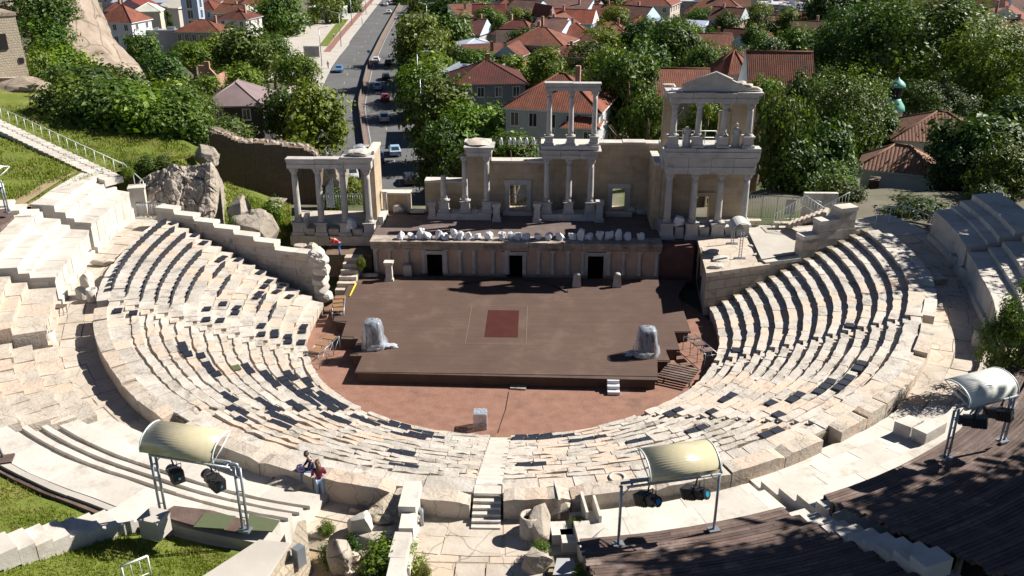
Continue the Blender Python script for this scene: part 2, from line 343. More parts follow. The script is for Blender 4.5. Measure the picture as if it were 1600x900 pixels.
WN=['in the end wedge by the left side wall','in the middle wedge of the left half','in the wedge left of the centre stair','in the wedge right of the centre stair','in the middle wedge of the right half','in the end wedge by the vaulted side wall']
for w in range(6):
    for k in range(NR):
        f0=lambda a,k=k: rk(k,a); f1=lambda a,k=k: rk(k+1,a)+.12
        r=rk(k+.5,STAIRS[min(w,4)])
        a0=ENDS[0] if w==0 else astair(w-1,1,r); a1=ENDS[1] if w==5 else astair(w,-1,r)
        mb=MB(); front=w in(2,3)
        kw=dict(w=(.8,1.7) if front else (.9,1.9),gap=.02 if front else .012,jr=.055 if front else .045,jz=.03 if front else .028,nose=.11)
        if 1<=w<=4 and k<13:
            ds=.27 if front else .42
            arc_row(mb,f0,lambda a:f0(a)+ds,a0,a1,zk(k)-.36 if k else -.1,zk(k)+.02,jb=.09 if front else .06,**kw)
            kw['nose']=0; kw['jr']=0.
            arc_row(mb,lambda a:f0(a)+ds-.08,f1,a0,a1,zk(k)-.4,zk(k)-(.15 if front else .08),jb=.03,**kw)
        else: arc_row(mb,f0,f1,a0,a1,zk(k)-.36 if k else -.1,zk(k),jb=.05,**kw)
        am=(a0+a1)/2; x,y=pol(rk(k+.5,am),am)
        S('seat_row','marble seat row, %s from the orchestra, %s'%(ORD[k],WN[w]),'seat row',mb,M['seat'],(x,y,zk(k)-.36),group='curved marble seat rows of the lower tier')
# radial stairs
SN=['narrow marble stair dividing the left end wedge from its neighbour','narrow marble stair running down through the left half','wider pale marble stair down the middle to the orchestra','narrow marble stair running down through the right half','narrow marble stair dividing the right end wedge from its neighbour']
for i,s in enumerate(STAIRS):
    mb=MB()
    for k in range(2*NR):
        kk=k/2; z=zk(kk)-.02-.17; r0=rk(kk,s)-.05; r1=rk(kk+.5,s)+.1; w=.53 if i==2 else .34
        g=math.degrees(w/r0); arc_block(mb,lambda a:r0,lambda a:r1,s-g,s+g,z-.3,z+R.uniform(-.02,.02),n=1,jr=.03,jz=.01,nose=.02)
    if i==2:
        for q in range(6): r0=rout(0)-.5+.24*q; arc_block(mb,lambda a:r0,lambda a:r0+.3,-1.3,1.3,4.2,5.3-.125*q,n=1,jr=.02,jz=.01,nose=0)
    x,y=pol(18,s); S('stairway',SN[i],'stairway',mb,M['white'] if i==2 else M['seat'],(x,y,2.5),group='stairs between the seat wedges')
# parapet at the back of the lower cavea
PN=['smooth pale parapet behind the left end wedge, two gaps in it','weathered parapet curving behind the left half, sunlit on its inner face','heavy rough parapet blocks just left of the centre stair','heavy rough parapet blocks just right of the centre stair','chiselled parapet blocks behind the middle right wedge','worn parapet behind the right end wedge under tree shade']
for w in range(6):
    mb=MB(); a0=ENDS[0]+1 if w==0 else STAIRS[w-1]+1.5; a1=ENDS[1]-1 if w==5 else STAIRS[w]-1.5
    front=w in(2,3); h=5.50 if w in(0,5) else 5.66 if front else 5.6
    a=a0
    while a<a1-.5:
        r=24; L=R.uniform(2.2,3.6) if w in (2,3) else R.uniform(1.6,2.6); b=min(a1,a+math.degrees(L/r)); b=a1 if a1-b<2 else b
        hz=h-R.choice((0,0,.05,.22 if w in (2,3,4) else .12))
        if True:
            n=6; A=[lerp(a+.06,b-.06,i/n) for i in range(n+1)]
            e=[hz-(R.uniform(.05,.16) if i in (0,n) else R.uniform(0,.05)) for i in range(n+1)]
            for q in range(n):
                bot=[];top=[]
                for (rr,ai,zz) in ((-.28,q,0),(-.28,q+1,0),(.42,q+1,1),(.42,q,1)):
                    x,y=pol(rout(A[ai])+rr+(0 if zz else .0),A[ai]); bot.append((x,y,DIAZ-.1)); top.append((x,y,e[ai]-(.04 if zz else 0)))
                mb.prism(bot[::-1],top[::-1])
        a=b
    am=(a0+a1)/2; x,y=pol(24,am)
    S('parapet',PN[w],'parapet',mb,M['rough'] if w in(1,2,3,4) else M['white'],(x,y,DIAZ),group='parapets round the top of the lower tier')
# ---------------------------------------------------------------- walkway (diazoma) slabs
mb=MB(); base=MB()
def dout(a): return rb(a)+.35
for a,b in zip(AA,AA[1:]):
    q=[pol(rout(a)-.3,a),pol(rout(b)-.3,b),pol(dout(b)+.6,b),pol(dout(a)+.6,a)]
    base.poly([(x,y,DIAZ-.03) for x,y in q])
a=-111.
while a<109:
    r=25.5; da=math.degrees(R.uniform(1.3,2.3)/r); b=min(109.5,a+da); n=3 if rb(a)-rout(a)>2.7 else 2
    cuts=[0]+sorted(lerp(0,1,(i+R.uniform(-.18,.18))/n) for i in range(1,n))+[1]
    for c0,c1 in zip(cuts,cuts[1:]):
        o=R.uniform(-.25,.25)
        arc_block(mb,lambda t,c=c0:lerp(rout(t)+.38,dout(t),c)+.02,lambda t,c=c1:lerp(rout(t)+.38,dout(t),c)-.02,a+.05+(o if c0 else 0),b-.05+(o if c0 else 0),DIAZ-.2,DIAZ+R.uniform(-.01,.012),n=2,jr=.035,jb=.035,jz=.006,nose=0)
    a=b
ST('walkway_bed',base,M['bed']); ST('walkway',mb,M['pave'])
# small extension flats at the two far ends
mb=MB(); mb.ext([pol(27.2,-110),(-31.8,11.2),(-29.6,12.6),(-26.2,10.6)],DIAZ-.3,DIAZ-.012); mb.ext([(26.0,8.6),(30.4,10.3),(29.0,14.6),(24.6,12.4)],DIAZ-.5,DIAZ+.01); ST('landing',mb,M['walk'])
# ---------------------------------------------------------------- upper tier: podium wall and big steps
def tiers(name,label,cat,a0,a1,levels,mt,off=0,z_base=DIAZ-.3,w=(1.4,2.4),group=None,jr=.02,jz=.012,gap=.012,podium=True,rf=rb,skip=0.,trough=None):
    """levels: (start offset from the podium face, top z); each runs back to the next"""
    am=(a0+a1)/2; x,y=pol(rf(am)+1.5,am); t=T(name,label,cat,(x,y,DIAZ),group)
    for i,(o,z) in enumerate(levels[:-1]):
        mb=MB(); o2=levels[i+1][0]; zb=z_base
        f0=lambda q,o=o: rf(q)+o; f1=lambda q,o2=o2: rf(q)+o2+.08
        if i==0 and podium:
            # tall orthostat slabs with a plinth and a cap
            arc_row(mb,lambda q:rf(q)-.22,lambda q:rf(q)+.3,a0,a1,z_base,DIAZ+.42,w=w,gap=gap,jr=jr)
            arc_row(mb,lambda q:rf(q)+.0,lambda q:rf(q)+.32,a0,a1,DIAZ+.42,z-.24,w=(.9,1.5),gap=gap,jr=jr,nose=0)
            arc_row(mb,lambda q:rf(q)-.08,f1,a0,a1,z-.24,z,w=w,gap=gap,jr=jr,jz=jz)
            arc_row(mb,lambda q:rf(q)+.33,f1,a0,a1,z_base,z-.25,w=(3,4),gap=.0,jr=0,jz=0,jb=0,nose=0)
            Pt('podium_wall',mb,mt,t)
        else:
            if trough and i<len(levels)-2 and i>0:
                td=max(.12,o2-o-trough[0]); arc_row(mb,f0,lambda q:f0(q)+td,a0,a1,zb,z,w=w,gap=gap,jr=jr,jz=jz,jb=.015); arc_row(mb,lambda q:f0(q)+td-.03,f1,a0,a1,zb,z-trough[1],w=w,gap=gap,jr=0,jz=.004,nose=0)
            else: arc_row(mb,f0,f1,a0,a1,zb,z,w=w,gap=gap,jr=jr,jz=jz,skip=skip)
            Pt('seat_step',mb,mt,t)
    return t
G='banks of large steps round the upper tier'
def RFD(a): return tab([(-50,26.9),(-45,26.6),(-30,25.4),(-15,24.9)],a)
WP=M['white']
tiers('seating_bank','bright white bank of wide steps over tall podium slabs below the grassy hill stair','seating bank',-111.5,-98.3,[(0,6.75),(1.15,7.0),(1.75,7.4),(2.5,7.85),(4.2,7.9)],WP,group=G)
tiers('seating_bank','second white bank on the left, its podium slabs running down to two ruined blocks','seating bank',-97.2,-80,[(0,6.45),(1.3,6.75),(1.9,7.15),(3.1,7.6),(5.2,8.05),(7.5,8.1)],WP,group=G)
tiers('seating_bank','left bank of cream steps with a rounded podium end, cut by the picture edge','seating bank',-79.4,-66,[(0,5.9),(1.5,6.3),(2.3,6.75),(3.9,7.2),(6,7.3)],M['rough'],group=G,jr=.05,jz=.03)
tiers('seating_bank','ruined pinkish steps stepping low beside the walkway on the lower left','seating bank',-65.4,-46,[(-.5,5.0),(.6,5.3),(1.6,5.6),(2.6,5.95),(3.8,6.3),(5.5,6.3)],M['rough'],group=G,jr=.14,jz=.06,gap=.03,podium=False,w=(1.,2.1))
tiers('seating_bank','smooth white curved treads with dark joints behind the left spotlight gantry','seating bank',-45.4,-15.5,[(-1.6,4.88),(-.3,5.28),(1.0,5.55),(1.75,5.83),(2.5,6.12),(3.8,6.2)],WP,group=G,jr=.02,gap=.006,podium=False,w=(2.2,3.6),rf=lambda a:RFD(a),trough=(.50,.16))
tiers('seating_bank','flat white slabs under the middle spotlight gantry','seating bank',7.5,25.5,[(-.55,5.05),(.4,5.35),(2.3,5.4)],WP,group=G,jr=.02,gap=.008,podium=False,w=(1.8,3.),rf=lambda a:25.0)
tiers('seating_bank','pale repaired steps rising right of the middle gantry to the plank deck','seating bank',26.2,52,[(-1.2,4.9),(-.1,5.25),(.9,5.6),(1.9,5.95),(2.9,6.3),(3.7,6.3)],WP,group=G,jr=.03,gap=.008,podium=False,w=(1.2,2.6),rf=lambda a:24.9+.9*sstep(28,55,a))
tiers('seating_bank','low broken steps half hidden by the canopy at the right edge','seating bank',52.6,70,[(-.4,5.1),(.6,5.6),(1.6,6.1),(2.6,6.6),(4,6.65)],M['rough'],group=G,jr=.08,jz=.04,podium=False)
tiers('seating_bank','right bank of curved steps over tall podium slabs in tree shade','seating bank',70.6,92.3,[(0,6.5),(1.2,6.8),(2.0,7.2),(3.2,7.6),(5.5,7.65)],WP,group=G)
tiers('seating_bank','far right bank of shaded steps beside the white handrail','seating bank',93.2,106.5,[(0,6.75),(1.3,6.95),(2.0,7.3),(2.9,7.7),(5.0,7.75)],WP,group=G)
# ---------------------------------------------------------------- seat pads
pm=MB(); pm.box((0,0,.03),(.62,.46,.06),0); pm.box((0,0,.065),(.56,.40,.012),0)
_pad=S('seat_pad',None,None,pm,M['pad'])
_first=[True]
def pad(k,a,lean,label,group,da=0.,off=0.):
    global _pad
    r=rk(k,a)+.30+off
    if lean: r=rk(k+1,a)-.13; 
    x,y=pol(r,a); z=zk(k)+.035
    o=_pad if _first[0] else dup(_pad)
    _first[0]=False
    o['label']=label; o['category']='seat pad'; o['group']=group
    o.location=(x,y,z+(.22 if lean else 0)); o.rotation_euler=(rad(-74) if lean else R.uniform(-.03,.03),R.uniform(-.05,.05),rad(a)+da)
    if lean: o.rotation_euler[0]=rad(74)
upr=[(13,-107,-79),(12,-106,-79),(11,-106,-79),(10,-104,-79.5),(9,-103,-80),(8,-98,-84),(7,-103,-97),(6,-99,-92),(3,-98,-91),(2,-96,-89)]
for k,a0,a1 in upr:
    a=a0
    while a<a1:
        pad(k,a,True,'black pad stood upright in the unbroken line along the %s row, left end wedge'%ORD[k],'pads lined along the %s row of the left end wedge'%ORD[k]); a+=math.degrees((.66+R.uniform(0,.12))/rk(k,a))
flat=[(13,-108.4),(11,-108.3),(10,-107.4),(8,-105.8),(7,-108),(8,-104.5),(5,-107.5),(4,-106),(4,-103),(3,-106.5),(3,-103.5),(2,-104),(6,-88),(5,-88.5),(5,-86),(4,-99),(4,-97),(3,-84),(2,-83),(2,-81),(1,-83),(1,-80),(0,-92),(0,-89),(0,-82),(6,-80),(7,-78.5),(7,-83.4),(12,-72.6),(13,-72),(3,-79.5)]
for i,(k,a) in enumerate(flat): pad(k,a,False,'black pad lying flat on the %s seat row of the left half'%ORD[k],'loose pads on the %s row, left half'%ORD[k],da=R.uniform(-.15,.15))
runs=[(9,-64.5,3),(8,-61.2,1),(8,-57.5,3),(5,-60,2),(4,-57.6,3),(4,-52,1),(3,-55.5,5),(2,-60,2),(1,-57.2,2),(2,-50,5),(1,-49,4),(3,-44,2),(9,-44.5,2),(7,-42.6,3),(5,-41.4,2),(10,-38.6,2),(8,-36.1,3),(9,-32.5,2),(11,-34,1),(4,-35,3),(2,-33,3),(1,-28,2),(1,-22,3),(2,-18,3),(3,-20.5,3),(0,-27,2),(8,-14,2),(11,-11,2)]
for k,a,n in runs:
    for i in range(n): pad(k,a+i*math.degrees(.66/rk(k,a)),False,'black pad in a short run on the %s row, left of the centre stair'%ORD[k],'runs of pads on the %s row, left of centre'%ORD[k],da=R.uniform(-.08,.08),off=R.uniform(-.05,.1))
runs=[(0,5,3),(1,4,5),(9,4,2),(2,38.9,2),(4,48,2),(8,45.5,1),(9,47,2),(10,50,3),(11,51,3),(11,58,2),(7,31,2),(5,41,1),(10,40.5,1),(9,76.5,1),(1,79,1),(12,33,2),(6,22,2),(3,15,3)]
for k,a,n in runs:
    for i in range(n): pad(k,a+i*math.degrees(.66/rk(k,a)),False,'black pad lying on the %s row, right of the centre stair'%ORD[k],'pads on the %s row, right of centre'%ORD[k],da=R.uniform(-.08,.08))
o=dup(_pad,label='olive green pad lying alone among black ones left of centre'); del o['group']; 
o.data=o.data.copy(); o.data.materials.clear(); o.data.materials.append(M['padgreen']); o['category']='seat pad'
x,y=pol(rk(6,-58)+.3,-58); o.location=(x,y,zk(6)+.035); o.rotation_euler=(0,0,rad(-58))
# ================================================================ orchestra and stage
mb=MB(); n=72
mb.poly([(14.6*sin(2*math.pi*i/n),min(12.,-14.6*cos(2*math.pi*i/n)),.0) for i in range(n)][::1])
ST('orchestra_floor',mb,M['orch'])
out=[(-12.2,8.4),(-12.0,1.9),(-11.05,1.6),(-10.9,-.75),(-9.75,-.8),(-9.85,-3.1),(-9.05,-3.2),(-9.1,-5.3),(9.05,-5.65),(9.3,-3.3),(10.1,-3.25),(10.0,-1.72),(10.9,-1.69),(10.9,.9),(12.0,.95),(12.0,7.0),(13.1,9.9),(-11.8,10.4)]
t=T('stage_platform','broad brown boarded stage with stepped side edges before the columned wall','stage',(0,2,0))
mb=MB(); mb.ext(out,.62,.70); Pt('skirt',mb,M['deckside'],t)
cx=[(x*.985,y*.985+.02) for x,y in out]; mb=MB(); mb.ext(cx,0.0,.62); Pt('base',mb,M['deckside'],t)
# boards: strips clipped to the outline
def clip_x(y):
    xs=[]
    for (x0,y0),(x1,y1) in zip(out,out[1:]+out[:1]):
        if (y0-y)*(y1-y)<0: xs.append(x0+(x1-x0)*(y-y0)/(y1-y0))
    return min(xs),max(xs)
mb=MB(); y=-5.25
while y<9.85:
    x0,x1=clip_x(y+.01); x0b,x1b=clip_x(min(9.8,y+.28)); x0=max(x0,x0b); x1=min(x1,x1b); x=x0
    while x<x1:
        x2=min(x1,x+R.uniform(3.5,4.5)); x2=x1 if x1-x2<1 else x2
        mb.bx(x+.002,x2-.002,y+.001,y+.294,.70,.735+R.uniform(0,.003)); x=x2
    y+=.297
Pt('boards',mb,M['deck'],t)
mb=MB(); mb.ext([PZ(*q_,.745).to_2d() for q_ in ((757,526.5),(809,527),(811,485),(763,484.5))],.742,.75); Pt('centre_panel',mb,M['redpanel'],t)
mb=MB()
fx0,fx1,fy0,fy1=PZ(727,536,.745).x,PZ(822,536,.745).x,PZ(780,537,.745).y,PZ(780,478,.745).y
for a,b in (((fx0,fy0),(fx1,fy0)),((fx1,fy0),(fx1,fy1)),((fx1,fy1),(fx0,fy1)),((fx0,fy1),(fx0,fy0))):
    mb.bx(min(a[0],b[0])-.02,max(a[0],b[0])+.02,min(a[1],b[1])-.02,max(a[1],b[1])+.02,.742,.7455) if a[0]==b[0] else mb.bx(min(a[0],b[0])+.025,max(a[0],b[0])-.025,a[1]-.02,a[1]+.02,.742,.7455)
Pt('outline_strip',mb,M['line'],t)
# black arc bench on the stage
mb=MB()
pts=[PZ(720,443,.8),PZ(760,437,.8),PZ(800,434,.8),PZ(850,440,.8),PZ(885,455,.8)]
mb.tube(pts,.05,6); 
for p in pts: mb.box((p.x,p.y,.76),(.25,.25,.06))
S('bent_pipe','long bent black pipe lying in the shade at the back of the stage','pipe',mb,M['black'],(pts[2].x,pts[2].y,.74))
# wrapped speakers
def wrapped(px,py,label,seed,side):
    p=PZ(px,py,.75); g=random.Random(seed); t=T('wrapped_speaker',label,'speaker',(p.x,p.y,.74),'speakers wrapped in plastic on the stage')
    mb=MB(); mb.box((p.x,p.y,1.58),(.84,.8,1.68),.05); mb.box((p.x,p.y-.41,1.56),(.72,.03,1.5),.05); Pt('cabinet',mb,M['black'],t)
    mb=MB(); n=28; rings=[]
    for i in range(9):
        z=.76+i*.212; k=len(mb.v); rings.append(k); spread=1.0+.12*(1-i/8)**2.2
        for j in range(n):
            th=2*math.pi*j/n; c,s_=cos(th),sin(th); m_=max(abs(c),abs(s_)); r=.68/m_**.6*spread*(1+.12*noise.noise(Vector((c*2.2,s_*2.2,i*.5+seed))))*(1-.18*(i/8)**3)
            if i<3: r*=1+.3*max(0,noise.noise(Vector((c*1.5,s_*1.5,seed*3.))))
            mb.v.append((p.x+r*c,p.y+r*s_*.9,z+.04*noise.noise(Vector((c*3,s_*3,seed)))))
    for f_,z_ in ((.82,2.56),(.5,2.64),(.12,2.66)):
        k=len(mb.v); rings.append(k); kk=rings[8]
        for j in range(n): v=mb.v[kk+j]; mb.v.append((p.x+(v[0]-p.x)*f_,p.y+(v[1]-p.y)*f_,z_))
    for k0,k1 in zip(rings,rings[1:]):
        for j in range(n): mb.face((k0+j,k0+(j+1)%n,k1+(j+1)%n,k1+j),0,smooth=True)
    Pt('plastic_film',mb,M['film'],t)
    mb=MB(); mb.rock((p.x+side*.8,p.y-.1,.84),(1.1,.5,.26),seed,.7,sm=True,facet=3); Pt('crumpled_hem',mb,M['film2'],t); mb=MB(); mb.rock((p.x+side*.15,p.y-.56,.9),(1.0,.34,.36),seed+5,.7,sm=True,facet=3); Pt('crumpled_hem',mb,M['film2'],t)
wrapped(584,541,'tall speaker under clear plastic, left side of the stage, its sheet trailing right',3,1)
wrapped(1009,553,'tall speaker under clear plastic, right side of the stage, white hem bunched at its foot',8,-1)
def spot(px,py,z,w,d,h,name,label,cat,m,tap=1.,rz=0):
    p=PZ(px,py,z); mb=MB(); mb.box((p.x,p.y+d/2,z+h/2),(w,d,h),rz,tap=tap); mb.box((p.x,p.y+d/2,z+h+.02),(w*tap*.94,d*tap*.94,.04),rz); return S(name,label,cat,mb,M[m],(p.x,p.y+d/2,z))
spot(637,432,.74,.62,.6,.85,'plinth_block','grey rendered block at the left back corner of the stage','block','steel')
spot(750,672,.0,.75,.7,.95,'shrouded_box','grey plastic covered box standing by the lowest seats','box','film')
for i,(px,lab) in enumerate(((901,'pale tapering stone stele at the stage back, the more left of two'),(964,'pale tapering stone stele at the stage back, nearer the right corner'))):
    p=PZ(px,448,.74); mb=MB(); mb.box((p.x,p.y,1.22),(.66,.3,.96),0,tap=.72); mb.lathe([(.24,1.7),(.2,1.8),(.08,1.86)],(p.x,p.y),10); S('stele',lab,'stele',mb,M['col'],(p.x,p.y,.74),'steles on the stage')
mb=MB(); p=PZ(958,612,0); 
for i in range(3): mb.bx(p.x-.36,p.x+.36,p.y-.45+.3*i,p.y-.15+.3*i,.02,.22*(i+1))
S('stage_steps','small pale three-step block in front of the stage','steps',mb,M['wrap'],(p.x,p.y,0))
mb=MB(); p=PZ(810,606,0); mb.box((p.x,p.y,.05),(.95,.5,.1),-.1); S('floor_slab','grey stone slab lying on the red floor before the stage','slab',mb,M['rockg'],(p.x,p.y,0))
pts=[PZ(795,612,.02),PZ(790,640,.02),PZ(783,660,.02),PZ(778,676,.02)]
mb=MB(); mb.tube(pts,.02,4); S('floor_cable','thin dark cable crossing the red orchestra floor','cable',mb,M['black'],(pts[0].x,pts[0].y,0))
# wooden ramp at the foot of the centre stair
p=PZ(787,690,.3); mb=MB(); mb.box((p.x-.02,p.y+.2,.2),(.85,.7,.4),0); S('timber_step','orange brown timber step at the foot of the centre stair','step',mb,M['woodtan'],(p.x,p.y,0))
# timber and tube scaffolds at the two sides of the orchestra
def scaffold(x,y,rz,label,n=4,top='woodtan'):
    t=T('folded_trestle',label,'trestle',(x,y,0),rz=0); c,s_=cos(rz),sin(rz)
    def w(a,b,z): return (x+a*c-b*s_,y+a*s_+b*c,z)
    mb=MB()
    for i in range(n+1):
        a=-1.4+2.8*i/n
        mb.tube([w(a,-.4,.02),w(a,-.4,1.0)],.025,5); mb.tube([w(a,.4,.02),w(a,.4,1.0)],.025,5); mb.tube([w(a,-.4,.9),w(a,.4,.9)],.02,5)
        if i<n: mb.tube([w(a,-.4,.1),w(a+2.8/n,-.4,.95)],.015,4)
    mb.tube([w(-1.4,-.4,1.0),w(1.4,-.4,1.0)],.025,5); mb.tube([w(-1.4,.4,1.0),w(1.4,.4,1.0)],.025,5); Pt('frame',mb,M['steel'],t)
    for i in range(n):
        a=-1.4+2.8*(i+.5)/n; mb=MB(); q=w(a,R.uniform(-.08,.08),1.05); mb.box(q,(.55,.7,.05),rz+R.uniform(-.1,.1)); Pt('board',mb,M[top],t)
scaffold(-12.05,4.1,rad(100),'tube trestle with tan boards beside the left side wall')
scaffold(-11.7,-2.2,rad(75),'tube trestle with two tan boards below the left seats',3)
scaffold(12.2,-1.4,rad(110),'tube trestle with brown boards left of the right seats',3,'wood')
t=T('slatted_platform','dark slatted platform on the red floor at the right edge of the orchestra','platform',(10.5,-4.2,0))
mb=MB()
for i in range(7): mb.box((10.5+.13*(i-3),-4.2+.27*(i-3),.42),(2.0,.16,.06),rad(-24))
Pt('slats',mb,M['wood'],t); mb=MB()
for sx in(-.8,.8):
    for sy in(-.7,.7): mb.box((10.5+sx*.9+sy*.3,-4.2+sy-sx*.35,.19),(.07,.07,.38))
Pt('frame',mb,M['black'],t)
# ================================================================ proscenium (stage front wall with doors)
YF=10.75
t=T('proscenium','low shaded stage front wall with half columns and three black doorways','stage wall',(0,11.2,.7))
DZ=3.4
doors=[PY(679,405,YF).x,PY(804,405,YF).x,PY(931,405,YF).x]
xl,xr=PY(583,400,YF).x,PY(1031,400,YF).x
mb=MB(); x=xl
for i,d in enumerate(doors):
    mb.bx(x,d-.62,YF,YF+.5,0,2.72); x=d+.62; mb.bx(d-.62,d+.62,YF+.02,YF+.5,2.28,2.72)
mb.bx(x,xr,YF,YF+.5,0,2.72); Pt('panel_wall',mb,M['plaster'],t)
for i,d in enumerate(doors):
    mb=MB(); mb.bx(d-.6,d+.6,YF+1.4,YF+1.5,0,2.6); mb.bx(d-.66,d-.62,YF+.5,YF+1.4,0,2.6); mb.bx(d+.62,d+.66,YF+.5,YF+1.4,0,2.6); mb.bx(d-.62,d+.62,YF+.5,YF+1.4,2.5,2.6); dr=Pt('doorway',mb,M['void'],t)
    mb=MB(); mb.bx(d-.86,d-.6,YF-.12,YF+.15,.7,2.3); mb.bx(d+.6,d+.86,YF-.12,YF+.15,.7,2.3); mb.bx(d-.95,d+.95,YF-.16,YF+.15,2.3,2.58); Pt('door_frame',mb,M['col'],dr)
hc=[588,609,637,662,697,719,741,771,793,842,864,888,911,952,975,1000,1027]
for q in hc:
    x=PY(q,400,YF).x; mb=MB(); r=.15*R.uniform(.95,1.1)
    mb.lathe([(r*1.3,.72),(r*1.3,.86),(r*1.05,.95),(r,1.3),(r*.92,2.4),(r*1.05,2.45),(r*1.35,2.62)],(x,YF-.05),12); mb.box((x,YF-.05,2.67),(r*2.8,r*2.8,.1)); Pt('half_column',mb,M['col'],t)
mb=MB(); x=xl-.1
while x<xr:
    x2=min(xr+.1,x+R.uniform(1.2,2.4)); x2=xr+.1 if xr-x2<.6 else x2; o=R.uniform(-.04,.03)
    mb.bx(x+.01,x2-.01,YF-.22+o,YF+.55,2.72,2.98); mb.bx(x+.012,x2-.012,YF-.34+o,YF+.7,2.98,3.22+R.uniform(-.02,.03)); mb.bx(x+.01,x2-.01,YF-.52+o*2,YF+.9,3.22+.03,DZ+R.uniform(0,.05)); x=x2
Pt('cornice',mb,M['cornice'],t)
mb=MB(); mb.bx(xl-.1,xr+.1,YF+.9,17.45,3.1,DZ+.02); ST('deck_floor',mb,M['scdeck'])
mb=MB(); mb.bx(xl,xr,YF+1.5,17.4,0,3.09); ST('deck_fill',mb,M['bed'])
# ---- white wrapped bundles along the edge
bx_=[283,336,376,411,460,490,531,562,596,640,690,751,792,823,863,919,970,1023,1077,1117,1157,1202,1248,1289,1330,1393]
tall={376,531,1117,1289}; 
for i,q in enumerate(bx_):
    px=530+q/2.96; p=PZ(px,373.5+.0035*(px-800),DZ+.05); h=1.0 if q in tall else R.uniform(.55,.75); wd=R.uniform(.5,.68)
    mb=MB(); mb.rock((p.x,p.y,DZ+.05+h*.37),(wd,.6,h),100+i,.25 if q in tall else .36,sub=2,rz=R.uniform(0,3),facet=5)
    near='near the left end' if px<640 else 'left of the middle door' if px<800 else 'right of the middle door' if px<915 else 'near the right end'
    S('wrapped_lamp','%s lamp wrapped in white sheet on the stage wall edge, %s'%('tall' if q in tall else 'low',near),'wrapped lamp',mb,M['wrap'],(p.x,p.y,DZ+.05),group='white wrapped lamps along the edge, %s, %s'%('tall' if q in tall else 'low',near))
# ================================================================ scaena frons wall
YW=17.6; TW=.95
t=T('stage_back_wall','tall buff ashlar ruin wall with stepped top and two framed openings','ruin wall',(2,YW,DZ))
def X(px,py=300,y=YW): return PY(px,py,y).x
def Z(px,py,y=YW): return PY(px,py,y).z
zl,zm,zh,zs=Z(668,285),Z(800,254),Z(1000,226),Z(748,224)
x_a,x_b,x_c,x_d,x_e=X(664),X(727),X(768),X(850),X(1036)
dx0,dx1,dzt,dzb=X(796),X(823),Z(808,288),Z(808,327)
wx0,wx1,wzt,wzb=X(957),X(978),Z(967,294),Z(967,327)
mb=MB(); zb=3.0
mb.bx(x_a,x_b,YW,YW+TW,zb,zl)
mb.bx(x_b,x_c,YW,YW+TW,zb,zs)
mb.bx(x_c,dx0,YW,YW+TW,zb,zm); mb.bx(dx0,dx1,YW,YW+TW,dzt,zm); mb.bx(dx0,dx1,YW,YW+TW,zb,dzb); mb.bx(dx1,x_d,YW,YW+TW,zb,zm)
mb.bx(x_d,wx0,YW,YW+TW,zb,zh); mb.bx(wx0,wx1,YW,YW+TW,wzt,zh); mb.bx(wx0,wx1,YW,YW+TW,zb,wzb); mb.bx(wx1,x_e,YW,YW+TW,zb,zh)
Pt('wall',mb,M['ashlar'],t)
mb=MB()
for a,b,z in ((x_a,x_b-.01,zl),(x_b,x_c,zs),(x_c+.01,x_d-.01,zm),(x_d,x_e,zh)):
    x=a
    while x<b:
        x2=min(b,x+R.uniform(1.1,1.9)); x2=b if b-x2<.5 else x2; mb.bx(x+.008,x2-.008,YW-.07,YW+TW+.07,z,z+R.uniform(.12,.2)); x=x2
Pt('coping',mb,M['white'],t)
for nm,(a,b,z0,z1) in (('door_surround',(dx0,dx1,dzb,dzt)),('window_surround',(wx0,wx1,wzb,wzt))):
    mb=MB(); mb.bx(a-.36,a,YW-.12,YW+.3,z0-.1,z1); mb.bx(b,b+.36,YW-.12,YW+.3,z0-.1,z1); mb.bx(a-.42,b+.42,YW-.14,YW+.3,z1,z1+.38); mb.bx(a-.5,b+.5,YW-.9,YW-.13,zb,z0-.12); mb.bx(a-.9,b+.9,YW-1.3,YW-.91,zb,z0-.38); sr=Pt(nm,mb,M['col'],t)
    if nm[0]=='d':
        mb=MB(); k=5
        for i in range(1,k): x=lerp(a,b,i/k); mb.tube([(x,YW+.35,z0),(x,YW+.35,z1)],.02,4)
        for i in range(0,6): z=lerp(z0,z1,i/5.5); mb.tube([(a,YW+.37,z),(b,YW+.37,z)],.025 if i!=3 else .05,4)
        Pt('grille',mb,M['steelw'],sr)
# low wall stub on the left and the gap sill
t=T('wall_stub','low buff wall stub with pale coping beside the street gap','ruin wall',(-9.6,YW,DZ))
a,b=X(596),X(640); mb=MB(); mb.bx(a,b,YW,YW+.9,3.0,Z(620,304)); Pt('wall',mb,M['ashlar'],t)
mb=MB(); mb.bx(a-.06,b+.06,YW-.06,YW+.96,Z(620,304),Z(620,304)+.15); Pt('coping',mb,M['white'],t)
mb=MB(); mb.bx(b-.22,b+.04,YW-.05,YW-.0,3.2,Z(620,304)); mb.bx(b+.05,X(663),YW-.5,YW+.3,3.0,3.55); mb.bx(b-.2,X(663)+.1,YW-.9,YW-.51,3.0,3.42); Pt('threshold',mb,M['col'],t)
